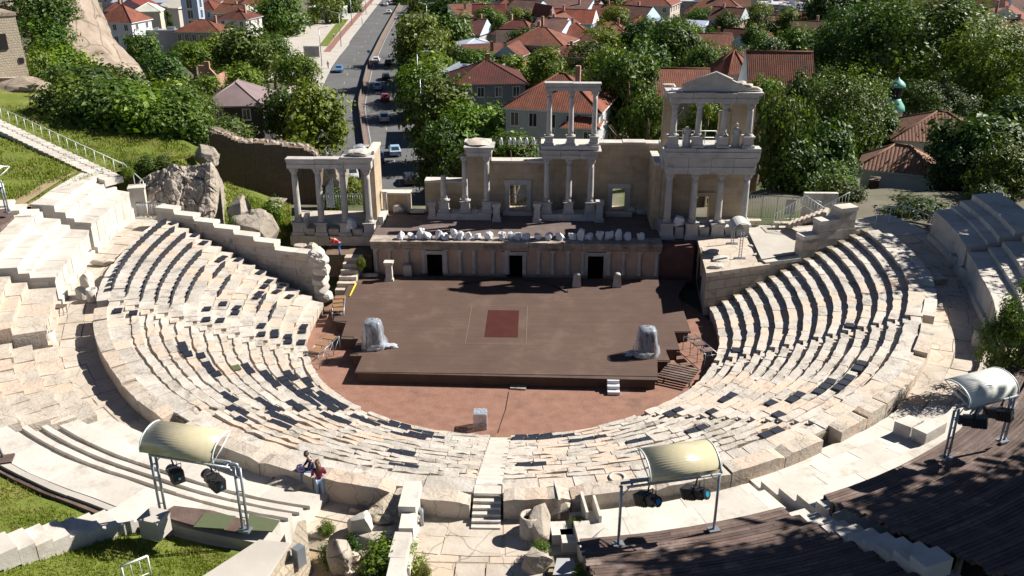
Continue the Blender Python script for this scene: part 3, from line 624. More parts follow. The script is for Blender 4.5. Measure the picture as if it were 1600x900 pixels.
# ================================================================ columns
def column(t,x,y,z0,z1,r,ped,m='col',cap=True,label=None,pw=None):
    """pedestal of height ped standing at z0, column top at z1; returns the shaft part"""
    pw=pw or r*3.1; zb=z0+ped; hb=r*.75; hc=r*1.9 if cap else 0
    mb=MB(); n=9; zs_=[zb+hb+(z1-hc-zb-hb)*i/n for i in range(n+1)]
    mb.lathe([(r*(1.06 if i==0 else 1-.16*(i/n)**1.6)*(1+R.uniform(-.012,.012)),z) for i,z in enumerate(zs_)],(x,y),18); sh=Pt('column',mb,M[m],t,label)
    mb=MB(); mb.lathe([(r*1.38,zb+.02),(r*1.42,zb+hb*.3),(r*1.18,zb+hb*.5),(r*1.28,zb+hb*.75),(r*1.08,zb+hb)],(x,y),18); Pt('base',mb,M['col'],sh)
    if ped>0:
        mb=MB(); mb.box((x,y,z0+ped*.1),(pw*1.22,pw*1.22,ped*.2)); mb.box((x,y,z0+ped*.24),(pw*1.2,pw*1.2,ped*.08),tap=.84); mb.box((x,y,z0+ped*.56),(pw,pw,ped*.56),tap=.93); mb.box((x,y,z0+ped*.9),(pw*1.05,pw*1.05,ped*.12),tap=1.12); mb.box((x,y,z0+ped*.98),(pw*1.18,pw*1.18,ped*.04)); Pt('pedestal',mb,M['col'],sh)
    if cap:
        zc=z1-hc; mb=MB(); mb.lathe([(r*.86,zc),(r*.95,zc+hc*.06),(r*.88,zc+hc*.12),(r*1.0,zc+hc*.4),(r*1.06,zc+hc*.46),(r*1.0,zc+hc*.5),(r*1.32,zc+hc*.82)],(x,y),14)
        for i in range(8):
            th=math.pi*i/4+.39; mb.box((x+r*1.08*cos(th),y+r*1.08*sin(th),zc+hc*.55),(r*.34,r*.34,hc*.5),th,tap=1.3)
        mb.box((x,y,zc+hc*.93),(r*2.75,r*2.75,hc*.14)); Pt('capital',mb,M['col'],sh)
    return sh
def entab(t,x0,x1,y0,y1,z0,z1,name='entablature',seg=3,over=.22,m='col',broken=0.):
    h=z1-z0; mb=MB(); n=seg
    for i in range(n):
        a,b=lerp(x0,x1,i/n),lerp(x0,x1,(i+1)/n); o=R.uniform(-.02,.02)
        mb.bx(a+.012,b-.012,y0+o,y1,z0,z0+h*.3); mb.bx(a+.012,b-.012,y0-.04+o,y1+.01,z0+h*.3,z0+h*.42); mb.bx(a+.012,b-.012,y0+.02+o,y1,z0+h*.42,z0+h*.72)
        if R.random()>=broken:
            mb.bx(a-(over if i==0 else -.01),b+(over if i==n-1 else -.01),y0-over*.6,y1+.03,z0+h*.72,z0+h*.84); mb.bx(a-(over*1.4 if i==0 else -.01),b+(over*1.4 if i==n-1 else -.01),y0-over,y1+.05,z0+h*.84,z1+R.uniform(-.03,.03))
        else: mb.box(((a+b)/2,(y0+y1)/2,z0+h*.82),((b-a)*.9,(y1-y0)*.8,h*.2),R.uniform(-.05,.05))
    return Pt(name,mb,M[m],t)
# ---- left aedicula: two columns, a broken column and a block of entablature
YC=16.1
t=T('column_screen','broken row of three columns under one block of entablature, left of the barred doorway','ruined colonnade',(PY(725,345,YC).x,YC,DZ))
x0,x1=PY(684,345,YC).x,PY(768,345,YC).x
mb=MB(); x=x0
while x<x1:
    x2=min(x1,x+1.1); x2=x1 if x1-x2<.4 else x2; mb.bx(x+.01,x2-.01,YC-.62,YC+.7,DZ,DZ+.55+R.uniform(-.02,.03)); x=x2
Pt('plinth',mb,M['col'],t); PL=DZ+.55
xa,xb,xc=PY(694,320,YC).x,PY(727,320,YC).x,PY(761,320,YC).x
column(t,xa,YC,PL,Z(691,274,YC),.25,.95,cap=False,label='broken column stump with a weathered grey top')
column(t,xb,YC,PL,Z(727,243,YC),.235,.95); column(t,xc,YC,PL,Z(761,243,YC),.235,.95)
z=Z(748,243,YC); entab(t,X(729,240,YC),xc+.42,YC-.32,YW+.0,z,Z(748,228,YC),seg=2,over=.14)
mb=MB(); mb.rock(((X(731,240,YC)+xc)/2,YC+.7,Z(748,228,YC)+.12),(2.2,2.0,.42),3,.18); Pt('broken_cornice',mb,M['rough'],t)
# ---- two storey colonnade in the middle
t=T('two_storey_colonnade','two storeys of three slim columns, the upper lintel standing free against red roofs','ruined colonnade',(PY(890,345,YC).x,YC,DZ))
x0,x1=PY(846,345,YC).x,PY(936,345,YC).x
mb=MB(); x=x0
while x<x1:
    x2=min(x1,x+1.2); x2=x1 if x1-x2<.4 else x2; mb.bx(x+.01,x2-.01,YC-.62,YC+.7,DZ,DZ+.55+R.uniform(-.02,.03)); x=x2
Pt('plinth',mb,M['col'],t)
xs=[PY(q,320,YC).x for q in (854,888,922)]
z1=Z(890,247,YC); z2=Z(890,233,YC)
for i,x in enumerate(xs): column(t,x,YC,PL,z1,.24,.95,label='column with a dark broken capital' if i==1 else None)
entab(t,xs[0]-.42,xs[2]+.45,YC-.34,YW-.01,z1,z2,seg=3,over=.2)
z3=z2+.03; mb=MB(); mb.bx(xs[0]-.5,xs[2]+.5,YC-.4,YW+.5,z3,z3+.3); Pt('upper_plinth',mb,M['white'],t); z3+=.3
YU=YC+.1; xs2=[PY(q,200,YU).x for q in (858,892,928.5)]
z4=Z(893,141,YU); z5=Z(893,129,YU)
for x in xs2: column(t,x,YU,z3,z4,.205,.72)
entab(t,xs2[0]-.32,xs2[2]+.36,YU-.3,YU+.38,z4,z5,name='upper_lintel',seg=2,over=.05)
# ---- loose altars and blocks on the deck
for i,(px,py,h,lab) in enumerate(((776,345,1.5,'pinkish altar post left of the barred doorway'),(839,346,1.6,'flared altar post right of the barred doorway'),(936,346,1.75,'tall grey tapering post beside the central colonnade'),(676,341,1.4,'grey stone post beside the street gap'))):
    p=PZ(px,py,DZ+.02); mb=MB(); mb.box((p.x,p.y,DZ+.14),(.72,.62,.24)); mb.box((p.x,p.y,DZ+.26+(h-.6)/2),(.56,.5,h-.6),tap=.84); mb.box((p.x,p.y,DZ+h-.24),(.5,.46,.2),tap=1.35); mb.box((p.x,p.y,DZ+h-.07),(.66,.6,.14))
    S('altar',lab,'altar stone',mb,M['col'],(p.x,p.y,DZ+.02))
for i,(px,py,dx,dz_,lab) in enumerate(((622,334,.95,.8,'squat carved block lying by the left wall stub'),(985,335,.9,.7,'dark rough block below the small window'),(1003,336,1.0,.5,'low flat block near the right side wall'),(1013,335,.5,.9,'small upright block in the right deck corner'),(742,332,.8,.45,'loose rounded fragment on the plinth of the broken columns'))):
    p=PZ(px,py,DZ+.02); mb=MB(); mb.rock((p.x,p.y+.3,DZ+dz_*.4),(dx,.7,dz_),30+i,.14,sub=2,sm=False); S('stone_block',lab,'stone block',mb,M['col'],(p.x,p.y,DZ+.02))
mb=MB(); a=PZ(648,352,DZ+.06); b=PZ(740,354,DZ+.06); mb.tube([a,b],.04,5); 
# ================================================================ right pavilion
YP=12.7
t=T('pavilion','two storey temple front with eight columns and a triangular pediment','ruined pavilion',(PY(1100,370,YP).x,YP,3.2))
cl=[PY(q,345,YP).x for q in (1042,1081,1121,1160.5)]
zp0=Z(1043,375,12.1); zpt=Z(1043,346,YP); zct=Z(1105,270,YP); zet=Z(1105,247,YP-.5); zc2=Z(1105,239,YP-.7)
YB=14.1
for i,x in enumerate(cl): column(t,x,YP,zp0,zct,.265,zpt-zp0,pw=.95)
mb=MB(); mb.bx(cl[0]-.6,cl[3]+.7,YP+.6,YB+.1,zp0,zpt-.1); 
for i in range(3): mb.bx(cl[i]+.62,cl[i+1]-.62,YP-.3,YP+.58,zp0,zpt-.35)
Pt('podium',mb,M['col'],t)
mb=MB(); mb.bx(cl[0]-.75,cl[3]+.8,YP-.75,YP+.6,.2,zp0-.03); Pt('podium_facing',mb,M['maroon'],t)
# ground storey back wall with a doorway
bx0,bx1=cl[0]-.45,cl[3]+.55; dxa,dxb=PY(1085,330,YB).x,PY(1108,330,YB).x; dzt=PY(1095,306,YB).z
mb=MB(); mb.bx(bx0,dxa,YB,YB+.8,zp0,zct+.1); mb.bx(dxb,bx1,YB,YB+.8,zp0,zct+.1); mb.bx(dxa,dxb,YB,YB+.8,dzt,zct+.1)
mb.bx(bx0-.02,bx0+.5,YP+.7,YB-.01,zpt-.1,zct+.1); Pt('back_wall',mb,M['ashlar'],t)
mb=MB(); mb.bx(dxa-.3,dxa,YB-.12,YB-.01,zpt-.1,dzt); mb.bx(dxb,dxb+.3,YB-.12,YB-.01,zpt-.1,dzt); mb.bx(dxa-.35,dxb+.35,YB-.14,YB-.01,dzt,dzt+.3); Pt('door_surround',mb,M['ashlar'],t)
en=entab(t,cl[0]-.42,cl[3]+.48,YP-.42,YP+.45,zct,zet,seg=4,over=.1)
mb=MB(); mb.bx(cl[0]-.58,cl[3]+.66,YP-.6,YB+1.9,zet+.04,zc2); mb.bx(cl[0]-.6,cl[3]+.7,YP+.47,YB+.82,zct+.12,zet+.02); Pt('storey_slab',mb,M['col'],t)
zf=zc2+.02; mb=MB()
mb.bx(cl[0]-.55,cl[1]-.2,YP-.55,YP+.4,zf,zf+.26); mb.bx(cl[1]-.18,cl[2]+.1,YP-.55,YP+.4,zf,zf+.22); mb.bx(cl[2]+.12,cl[3]+.7,YP-.55,YP+.4,zf,zf+.27); Pt('upper_plinth',mb,M['col'],t)
cu=[PY(q,200,YP).x for q in (1052.5,1091,1130.5,1170.5)]; zu1=Z(1110,160,YP); zu2=Z(1110,143,YP)
for x in cu: column(t,x,YP,zf+.27,zu1,.23,.85,pw=.74)
entab(t,cu[0]-.4,cu[3]+.42,YP-.36,YP+.4,zu1,zu2,name='upper_entablature',seg=4,over=.2)
# upper side walls and back pier
mb=MB(); mb.bx(cu[0]-.62,cu[0]+.0,YB-.2,YB+.6,zf,zu1+.1); Pt('upper_pier',mb,M['ashlar'],t); mb=MB(); mb.bx(PY(1141,200,YB).x,cu[3]+.62,YB-.2,YB+.6,zf,zu1+.1); mb.bx(PY(1123,200,YB).x,PY(1141,200,YB).x-.01,YB-.1,YB+.5,zf,zf+2.6)
Pt('upper_pier',mb,M['ashlar'],t)
mb=MB(); mb.bx(cu[0]-.6,cu[0]+.15,YP+.42,YB+.6,zu1+.12,zu2-.1); mb.bx(cu[3]-.2,cu[3]+.6,YP+.42,YB+.6,zu1+.12,zu2-.1); Pt('side_lintel',mb,M['col'],t)
mb=MB(); 
xa,xp,xb=PY(1066,138,YP).x,PY(1116,138,YP).x,PY(1172,138,YP).x; za=zu2+.06; zap=Z(1116,114,YP-.2)
pts=[(xa,za),(xb,za),(xb,za+.22),(xp,zap),(xa+.05,za+.40)]
mb.prism([(x,YP+.3,z) for x,z in pts],[(x,YP-.28,z) for x,z in pts])
pd=Pt('pediment',mb,M['col'],t)
mb=MB(); mb.tube([(xa-.1,YP-.32,za+.40),(xp,YP-.32,zap+.06),(PY(1143,126,YP).x,YP-.32,lerp(zap,za+.22,.48)+.06)],.11,5); Pt('raking_moulding',mb,M['col'],pd)
mb=MB()
for px,py,w in ((1046,134,1.2),(1158,130,.9),(1168,134,1.0),(1178,139,1.5)):
    p=PY(px,py,YP-.1); mb=MB(); mb.rock((p.x,YP+.1,p.z),(w,.8,.3),int(px),.2,sub=2); Pt('broken_cornice',mb,M['rough'],pd)
mb=MB(); mb.bx(cu[0]-.3,xa-.05,YP-.2,YP+.5,zu2+.02,zu2+.16); Pt('flashing',mb,M['wrap'],t)
# railing at the back of the upper floor
mb=MB(); yr=YB+.55; xr0,xr1=cu[0]+.2,PY(1122,200,YB).x
for z in (zf+.5,zf+1.0): mb.tube([(xr0,yr,z),(xr1,yr,z)],.03,5)
for i in range(5): x=lerp(xr0,xr1,i/4); mb.tube([(x,yr,zf),(x,yr,zf+1.0)],.025,5)
S('railing','thin green handrail across the back of the pavilion upper floor','railing',mb,M['steelw'],(xr0,yr,zf))
# statues
def statue(x,y,z,h,label,head,seed):
    t=T('statue',label,'statue',(x,y,z),'statues on the pavilion upper floor'); k=h/1.75
    mb=MB(); mb.box((x,y,z+.06),(.62,.5,.12)); Pt('plinth',mb,M['col'],t)
    bm=MB(); prof=[(.25,.12),(.27,.3),(.24,.6),(.235,.85),(.22,1.0),(.235,1.15),(.255,1.32),(.24,1.42),(.12,1.5),(.075,1.56)]
    n=20; rings=[]
    for r,zz in prof:
        k0=len(bm.v); rings.append(k0)
        for j in range(n):
            th=2*math.pi*j/n; rr=r*(1+.07*sin(9*th+seed)*(1 if zz<1.1 else .3)); bm.v.append((x+rr*1.1*cos(th)*k,y+rr*.75*sin(th)*k,z+zz*k))
    for k0,k1 in zip(rings,rings[1:]):
        for j in range(n): bm.face((k0+j,k0+(j+1)%n,k1+(j+1)%n,k1+j),0,smooth=True)
    bm.face([rings[-1]+j for j in range(n)])
    for sd in(-1,1): bm.tube([(x+sd*.25*k,y,z+1.38*k),(x+sd*.31*k,y-.02,z+1.08*k),(x+sd*.12*k,y-.2*k,z+.98*k)],[.075*k,.065*k,.05*k],8)
    if head: bm.lathe([(.05*k,z+1.54*k),(.09*k,z+1.6*k),(.11*k,z+1.7*k),(.10*k,z+1.8*k),(.05*k,z+1.86*k)],(x,y),12)
    Pt('draped_figure',bm,M['col'],t)
statue(PY(1071,238,YP).x,YP,zf+.2,1.75,'headless draped statue between the two left columns of the pavilion',False,0)
statue(PY(1147.5,235,YP).x,YP,zf+.2,1.75,'draped statue with a small head between the two right columns',True,2)
p=PZ(1064,358,4.4); mb=MB(); mb.rock((p.x,YP-.1,zpt-.35+.42),(.95,.8,1.0),77,.2,sub=2,sm=False); S('wrapped_lamp','large white wrapped lamp between the two left pavilion pedestals','wrapped lamp',mb,M['wrap'],(p.x,YP-.1,zpt-.35))
# side wall joining main wall and pavilion
t=T('return_wall','buff return wall with pale coping between the main wall and the pavilion','ruin wall',(cl[0]-.8,15.5,DZ))
mb=MB(); mb.bx(cl[0]-1.0,cl[0]-.5,YP+.9,YW-.02,3.0,zh-.6); Pt('wall',mb,M['ashlar'],t); mb=MB(); mb.bx(cl[0]-1.05,cl[0]-.45,YP+.85,YW-.02,zh-.6,zh-.42); Pt('coping',mb,M['white'],t)
# ================================================================ left portico
YL=13.6
t=T('portico_ruin','left portico of four white columns carrying a cracked lintel against a pier','ruined portico',(PY(520,360,YL).x,YL,2.2))
cl=[PY(q,338,YL).x for q in (466,502,539.5,577)]
z0=Z(466,368,13.1); zp=Z(466,345,YL); zc=Z(520,262,YL); ze=Z(500,246,YL)
for i,x in enumerate(cl): column(t,x,YL,z0,zc,.26,zp-z0,pw=.84)
entab(t,cl[0]-.45,cl[2]+.2,YL-.34,YL+.4,zc,ze-.02,name='lintel',seg=2,over=.04); entab(t,cl[2]+.22,cl[3]+.45,YL-.36,YL+.42,zc,ze+.12,name='lintel',seg=1,over=.12)
mb=MB(); mb.bx(cl[0]-.7,cl[3]+.6,YL+.5,YL+3.4,z0-.6,zp-.25); mb.bx(cl[0]-.65,cl[3]+.55,YL-.55,YL+.48,z0-.8,z0-.02)
for i in range(3): mb.bx(cl[i]+.55,cl[i+1]-.55,YL-.3,YL+.4,z0,zp-.55)
Pt('podium',mb,M['rough'],t)
mb=MB(); xw=cl[3]+.12; mb.bx(xw-1.1,xw+.42,YL+2.6,YL+3.3,zp-.2,ze+.2); mb.bx(xw-.05,xw+.42,YL+.45,YL+2.58,zp-.2,ze+.2); Pt('pier',mb,M['ashlar'],t)
mb=MB(); mb.bx(xw-.1,xw+.5,YL+.44,YL+3.36,ze+.2,ze+.42); mb.rock((cl[3]-.3,YL+.3,ze+.35),(2.2,1.2,.5),5,.2); Pt('broken_cornice',mb,M['white'],t)
mb=MB(); mb.rock((cl[3]-.55,YL+.9,ze+.62),(1.0,.8,.42),9,.15); S('plastic_sheet','crumpled pale blue sheet lying on top of the left portico','sheet',mb,M['film'],(cl[3]-.55,YL+.9,ze+.4))
mb=MB(); mb.bx(xw+.45,xw+.85,YL+.6,YL+3.0,z0,zp+.2); mb.lathe([(.2,zp+.2),(.18,zp+1.5),(.26,zp+1.7),(.3,zp+1.8)],(xw+.75,YL+2.4),12); S('corner_column','short corner column with a flared top beside the left portico pier','column',mb,M['white'],(xw+.65,YL+1.8,z0))
p=PZ(549,357,zp-.5); mb=MB(); mb.rock((p.x,YL-.1,zp-.55+.42),(.95,.8,1.0),79,.2,sub=2,sm=False); S('wrapped_lamp','round white wrapped lamp between the two right pedestals of the left portico','wrapped lamp',mb,M['wrap'],(p.x,YL-.1,zp-.55))
mb=MB(); p=PZ(478,345,zp-.2); mb.prism([(p.x-.25,YL-.5,zp-.9),(p.x+.25,YL-.3,zp-.9),(p.x+.35,YL+.5,zp-.9),(p.x-.1,YL+.5,zp-.9)],[(p.x-.2,YL-.4,zp-.3),(p.x+.2,YL-.3,zp+.1),(p.x+.4,YL+.5,zp+.55),(p.x+.0,YL+.5,zp+.5)]); S('stone_slab','white leaning slab by the first column of the left portico','slab',mb,M['white'],(p.x,YL,zp-.9))
# platform under the left portico front: maroon/brown wall and steps to the stage
t=T('side_room','shaded rubble wall of the left side room beneath the portico','ruin wall',(-13,11.8,1))
mb=MB(); mb.bx(-14.6,-10.95,11.2,13.0,.1,z0-.85); Pt('wall',mb,M['brickold'],t)
t=T('stone_stair','stone stair rising beside the left edge of the stage','stair',(-12.3,9.2,.3))
for i in range(6):
    mb=MB(); mb.bx(-13.1+.05*i,-11.75+.03*i,7.6+.55*i,8.3+.55*i,0,.55+.3*i); Pt('step',mb,M['rough'],t)
mb=MB(); 
for i,(px,py,h) in enumerate(((596,430,1.6),(608,440,1.9))):
    pass
for px,py,h,lab in ((601,425,2.0,'taller flared altar post behind the stage left corner'),(609,440,1.7,'pale flared altar post at the stage left corner')):
    p=PZ(px,py,.6); mb=MB(); mb.box((p.x,p.y,.75),(.75,.7,.3),tap=.8); mb.box((p.x,p.y,.9+(h-.7)/2),(.5,.46,h-.7),tap=.9); mb.box((p.x,p.y,.9+h-.6),(.46,.42,.22),tap=1.5); mb.box((p.x,p.y,.9+h-.44),(.7,.62,.14)); S('altar',lab,'altar stone',mb,M['white'],(p.x,p.y,.6))
for i,(px,py,w,d,h,lab) in enumerate(((576,437,1.5,.7,.5,'long low block beside the stage left corner posts'),(560,425,.9,.7,.6,'pale block behind the stage left edge'),(468,392,1.0,.8,.55,'cut block on the left side wall beneath the portico'),(486,392,.9,.8,.6,'pale cut block beside the person in red'))):
    p=PZ(px,py,.5 if i<2 else 3.0); mb=MB(); mb.rock((p.x,p.y+.3,p.z+h*.4),(w,d,h),60+i,.12,sub=2,sm=False); S('stone_block',lab,'stone block',mb,M['rough'],(p.x,p.y,p.z))
mb=MB(); p0,p1=PZ(556,443,.76),PZ(546,463,.76); mb.tube([p0,p1],.07,4); S('yellow_strip','yellow marked edge strip at the back left of the stage','edge strip',mb,M['yellow'],(p1.x,p1.y,.74))
# ================================================================ side walls (parodoi)
def wallseq(name,label,cat,pts,zb,th,mt,cap='white',side=1):
    """wall along plan points (x,y,top z), stepping down"""
    x,y,_=pts[0]; t=T(name,label,cat,(x,y,zb)); mb=MB(); mc=MB()
    for (x0,y0,z0),(x1,y1,z1) in zip(pts,pts[1:]):
        d=Vector((x1-x0,y1-y0,0)); L=d.length; d.normalize(); nn=Vector((-d.y,d.x,0))*side; n=max(1,round(L/1.5)); rz=math.atan2(d.y,d.x)
        for i in range(n):
            a,b=L*i/n,L*(i+1)/n; c=Vector((x0,y0,0))+d*((a+b)/2)+nn*th/2
            z=z0; zz=zb
            while zz<z-.35:
                h=min(.62,z-.28-zz); h=h if z-.28-zz-h>.2 else z-.28-zz; mb.box((c.x,c.y,zz+h/2),((b-a)-.02,th+R.uniform(-.04,.04),h-.015),rz); zz+=h
            mc.box((c.x,c.y,z-.14),((b-a)-.012,th+.14+R.uniform(-.05,.05),.26+R.uniform(-.02,.03)),rz)
    Pt('wall',mb,M['seat'],t); Pt('coping',mc,M[cap],t); return t
pl=[]
def stairtop(p0,p1,n):
    o=[]
    for i in range(n): o.append((lerp(p0[0],p1[0],i/n),lerp(p0[1],p1[1],i/n),lerp(p0[2],p1[2],i/n)))
    return o
P0=(-26.4,9.5,6.2); P1=(-17.0,6.9,4.1); P2=(-14.0,6.05,3.95)
wallseq('side_wall','white stepped side wall falling beside the left end wedge','side wall',stairtop(P0,P1,6)+[(P1[0],P1[1],3.95),P2],.2,.75,'white')
t=T('end_pier','ragged white end pier of the left side wall above the stage edge','pier',(-13.7,6.2,.2)); z=.2
for i,(w_,h_) in enumerate(((1.0,.8),(.92,.7),(.86,.75),(.95,.7),(1.05,.6))):
    mb=MB(); mb.rock((-13.66+R.uniform(-.06,.06),6.2,z+h_/2),(w_*1.35,1.25,h_*1.3),12+i,.08,sub=4,facet=4); z+=h_; Pt('pier_block',mb,M['white'],t)
mb=MB(); mb.rock((-13.9,6.3,z+.15),(1.6,1.4,.9),19,.3); Pt('broken_top',mb,M['white'],t)
# right: vaulted building with flat roof
t=T('vaulted_passage','right vaulted side passage with flat paved roof carrying a lamp stand','vault',(15,8,.2))
zr=3.4
A=PZ(1105,425,zr); B=PZ(1200,412,zr); C=PZ(1165,352,zr); D=PZ(1088,360,zr)
mb=MB(); pts=[(A.x,A.y),(B.x,B.y),(C.x,C.y),(D.x,D.y)]
mb.ext(pts,.1,zr-.3); Pt('wall',mb,M['blockwork'],t)
mb=MB(); cx=sum(p[0] for p in pts)/4; cy=sum(p[1] for p in pts)/4
mb.ext([(cx+(x-cx)*1.04,cy+(y-cy)*1.04) for x,y in pts],zr-.3,zr,0); Pt('roof_slab',mb,M['pave'],t)
# arch facing the stage (left face, D->A)
mb=MB(); dv=Vector((A.x-D.x,A.y-D.y,0)); Lw=dv.length; dv.normalize(); nv=Vector((-dv.y,dv.x,0)); 
if nv.x>0: nv=-nv
def wp(s_,o,z): q=Vector((D.x,D.y,0))+dv*s_+nv*o; return (q.x,q.y,z)
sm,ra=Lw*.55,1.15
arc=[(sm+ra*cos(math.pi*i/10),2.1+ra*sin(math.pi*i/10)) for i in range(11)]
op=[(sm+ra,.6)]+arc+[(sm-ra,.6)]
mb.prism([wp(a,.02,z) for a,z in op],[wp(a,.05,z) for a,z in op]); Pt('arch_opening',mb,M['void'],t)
mb=MB()
for i in range(10):
    a0,a1=math.pi*i/10,math.pi*(i+1)/10; q=[(sm+ra*cos(a0),2.1+ra*sin(a0)),(sm+(ra+.4)*cos(a0),2.1+(ra+.4)*sin(a0)),(sm+(ra+.4)*cos(a1),2.1+(ra+.4)*sin(a1)),(sm+ra*cos(a1),2.1+ra*sin(a1))]
    mb.prism([wp(a,.0,z) for a,z in q],[wp(a,.14,z) for a,z in q])
Pt('arch_ring',mb,M['ashlar'],t)
mb=MB()
for px,py,w,d,h in ((1125,405,1.3,1.1,.5),(1112,393,1.0,.9,.4),(1118,418,1.2,.8,.45),(1180,385,1.1,.7,.25),(1185,398,1.0,.7,.22),(1172,370,.9,.8,.2)):
    p=PZ(px,py,zr); mb=MB(); mb.rock((p.x,p.y,zr+h*.12),(w,d,h*.8),int(px+py),.3,sub=2); Pt('broken_edge',mb,M['white'],t)
P0=(B.x-.2,B.y-.05,zr-.1); P1=(24.6,9.1,6.9)
wallseq('side_wall','stepped stone side wall climbing beside the right end wedge','side wall',[(lerp(P1[0],P0[0],u),lerp(P1[1],P0[1],u),lerp(P1[2],P0[2]+.05,v)) for u,v in ((0,0),(.2,.22),(.42,.5),(.6,.95))]+[P0],.3,.8,'seat',side=-1)
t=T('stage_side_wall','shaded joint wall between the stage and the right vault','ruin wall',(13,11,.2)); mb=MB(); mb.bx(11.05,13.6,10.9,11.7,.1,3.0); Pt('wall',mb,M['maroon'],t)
# ================================================================ ground sheet
def ground(x,y):
    r=math.hypot(x,y)
    if r<26.5 and y<14: return -.6
    a=math.degrees(math.atan2(x,-y))
    back=lerp(2.6,-9.3,sstep(20,46,y))
    back=lerp(back,lerp(3.6,-8.0,sstep(20,62,y)),sstep(15,24,x))
    hill=7.4+.09*max(0,min(r,60)-33)
    hill=lerp(hill,-9.3,sstep(24,76,y-1.6*max(0,min(12,-x-42))))
    back=lerp(back,hill,max(sstep(-32,-35,x),sstep(15.0,16.4,y))*sstep(lerp(-21.5,-27.,sstep(15.5,21,y)),lerp(-26.5,-30.5,sstep(15.5,21,y)),x)*sstep(-95,-100,a if a<0 else -180) if a<0 else 0)
    if y>100: return -9.5+.0*y
    if y<9 and abs(a)<112:
        z=3.8 if r<31.5 else lerp(3.8,6.0 if a>-13 else 5.2,sstep(31.5,33,r))
        if abs(x+.5)<4 and y<0: z=3.6
        w=sstep(4,9,y)
        return lerp(z,back,w)
    return back
def axis(*segs):
    o=[]
    for a,b,s in segs:
        x=a
        while x<b-1e-6: o.append(x); x+=s
    o.append(segs[-1][1]); return o
xs=axis((-3000,-400,650),(-400,-120,40),(-120,-60,6),(-60,60,1.5),(60,150,6),(150,400,40),(400,3000,650)); ys=axis((-200,-60,35),(-60,60,1.5),(60,140,5),(140,500,30),(500,5000,900))
mb=MB()
for y in ys:
    for x in xs:
        z=ground(x,y); 
        if -60<x<60 and -30<y<90: z+=.25*noise.noise(Vector((x*.3,y*.3,0)))*(1 if math.hypot(x,y)>33 else 0)
        mb.v.append((x,y,z))
W=len(xs)
for j in range(len(ys)-1):
    for i in range(W-1): mb.face((j*W+i,j*W+i+1,(j+1)*W+i+1,(j+1)*W+i),0,smooth=True)
ST('ground',mb,M['earth'])
# ---------------------------------------------------------------- lawns
def lawn(name,fz,a0,a1,r0,r1,na=30,nr=14,mt='grassb'):
    mb=MB()
    for j in range(nr+1):
        for i in range(na+1):
            a=lerp(a0,a1,i/na); q0=r0(a) if callable(r0) else r0; r=lerp(q0,r1(a) if callable(r1) else r1,j/nr); x,y=pol(r,a)
            mb.v.append((x,y,fz(r,a)+.07*noise.noise(Vector((x*.6,y*.6,3)))))
    for j in range(nr):
        for i in range(na): k=j*(na+1)+i; mb.face((k,k+1,k+na+2,k+na+1),0,smooth=True)
    ST(name,mb,M[mt])
def blades(label,fz,region,count,h=(.08,.2),seed=1,wd=.035):
    g=random.Random(seed); mb=MB()
    for _ in range(count):
        r,a=region(g)
        x,y=pol(r,a); z=fz(r,a); dens=noise.noise(Vector((x*.5,y*.5,1)))
        if dens<-.25 and g.random()<.7: continue
        hh=g.uniform(*h)*(1+.7*dens); th=g.uniform(0,6.28); w=wd*g.uniform(.7,1.4); lx,ly=g.uniform(-.5,.5)*hh,g.uniform(-.5,.5)*hh
        mb.poly([(x-w*cos(th),y-w*sin(th),z-.02),(x+w*cos(th),y+w*sin(th),z-.02),(x+lx,y+ly,z+hh)])
    S('grass',label,'grass',mb,M['blade'],kind='stuff')
fzA=lambda r,a: 5.75+.2*max(0,r-RFD(a)-4.)
lawn('lawn',fzA,-76,-13.2,lambda a:RFD(a)+(4. if a>-47 else 5.5),lambda a:40 if a<-20 else lerp(36,40,sstep(-13,-20,a)))
blades('short sunlit grass on the lawn in the lower left corner',fzA,lambda g:(lambda a:(RFD(a)+4.35+7*g.random(),a))(g.uniform(-60,-13.4)),42000,(.07,.2),2,.02)
fzB=lambda r,a: 7.72+.10*max(0,r-34)
lawn('hill_lawn',fzB,-128,-86,lambda a:rb(a)+tab([(-128,-.5),(-113,2.2),(-98,4.6),(-97,7.6),(-86,7.6)],a),62,40,24)
blades('mown grass on the hillside left of the white stair',fzB,lambda g:(lambda a:(rb(a)+tab([(-128,-.3),(-113,2.4),(-98,4.8),(-97,7.8),(-86,7.8)],a)+22*g.random()**1.3,a))(g.uniform(-127,-88)),30000,(.1,.26),3,.045)
# dry border and dark channel behind the left banks
mb=MB()
for i in range(28):
    a,b=-112+i*.5,-112+(i+1)*.5
    f=lambda q:rb(q)+4.15
    for o0,o1,z in ((0,.5,7.74),(.5,1.5,7.9)):
        q=[pol(f(a)+o0,a),pol(f(b)+o0,b),pol(f(b)+o1,b),pol(f(a)+o1,a)]; mb.poly([(x,y,z) for x,y in q][::1])
ST('earth_border',mb,M['soil'])
t=T('channel_wall','dark edged concrete channel wall between the left white treads and the lawn','low wall',(pol(30.2,-32)[0],pol(30.2,-32)[1],6))
mb=MB(); arc_row(mb,lambda a:RFD(a)+3.84,lambda a:RFD(a)+4.16,-48,-22.5,5.2,6.1,w=(2.5,3.5),gap=.006,jr=.02,jz=.01,nose=0); Pt('coping',mb,M['walk'],t)
mb=MB(); arc_row(mb,lambda a:RFD(a)+4.17,lambda a:RFD(a)+4.36,-48,-22.5,5.2,5.98,w=(2.5,3.5),gap=.006,jr=.02,jz=.01,nose=0); Pt('edging_board',mb,M['wood'],t)
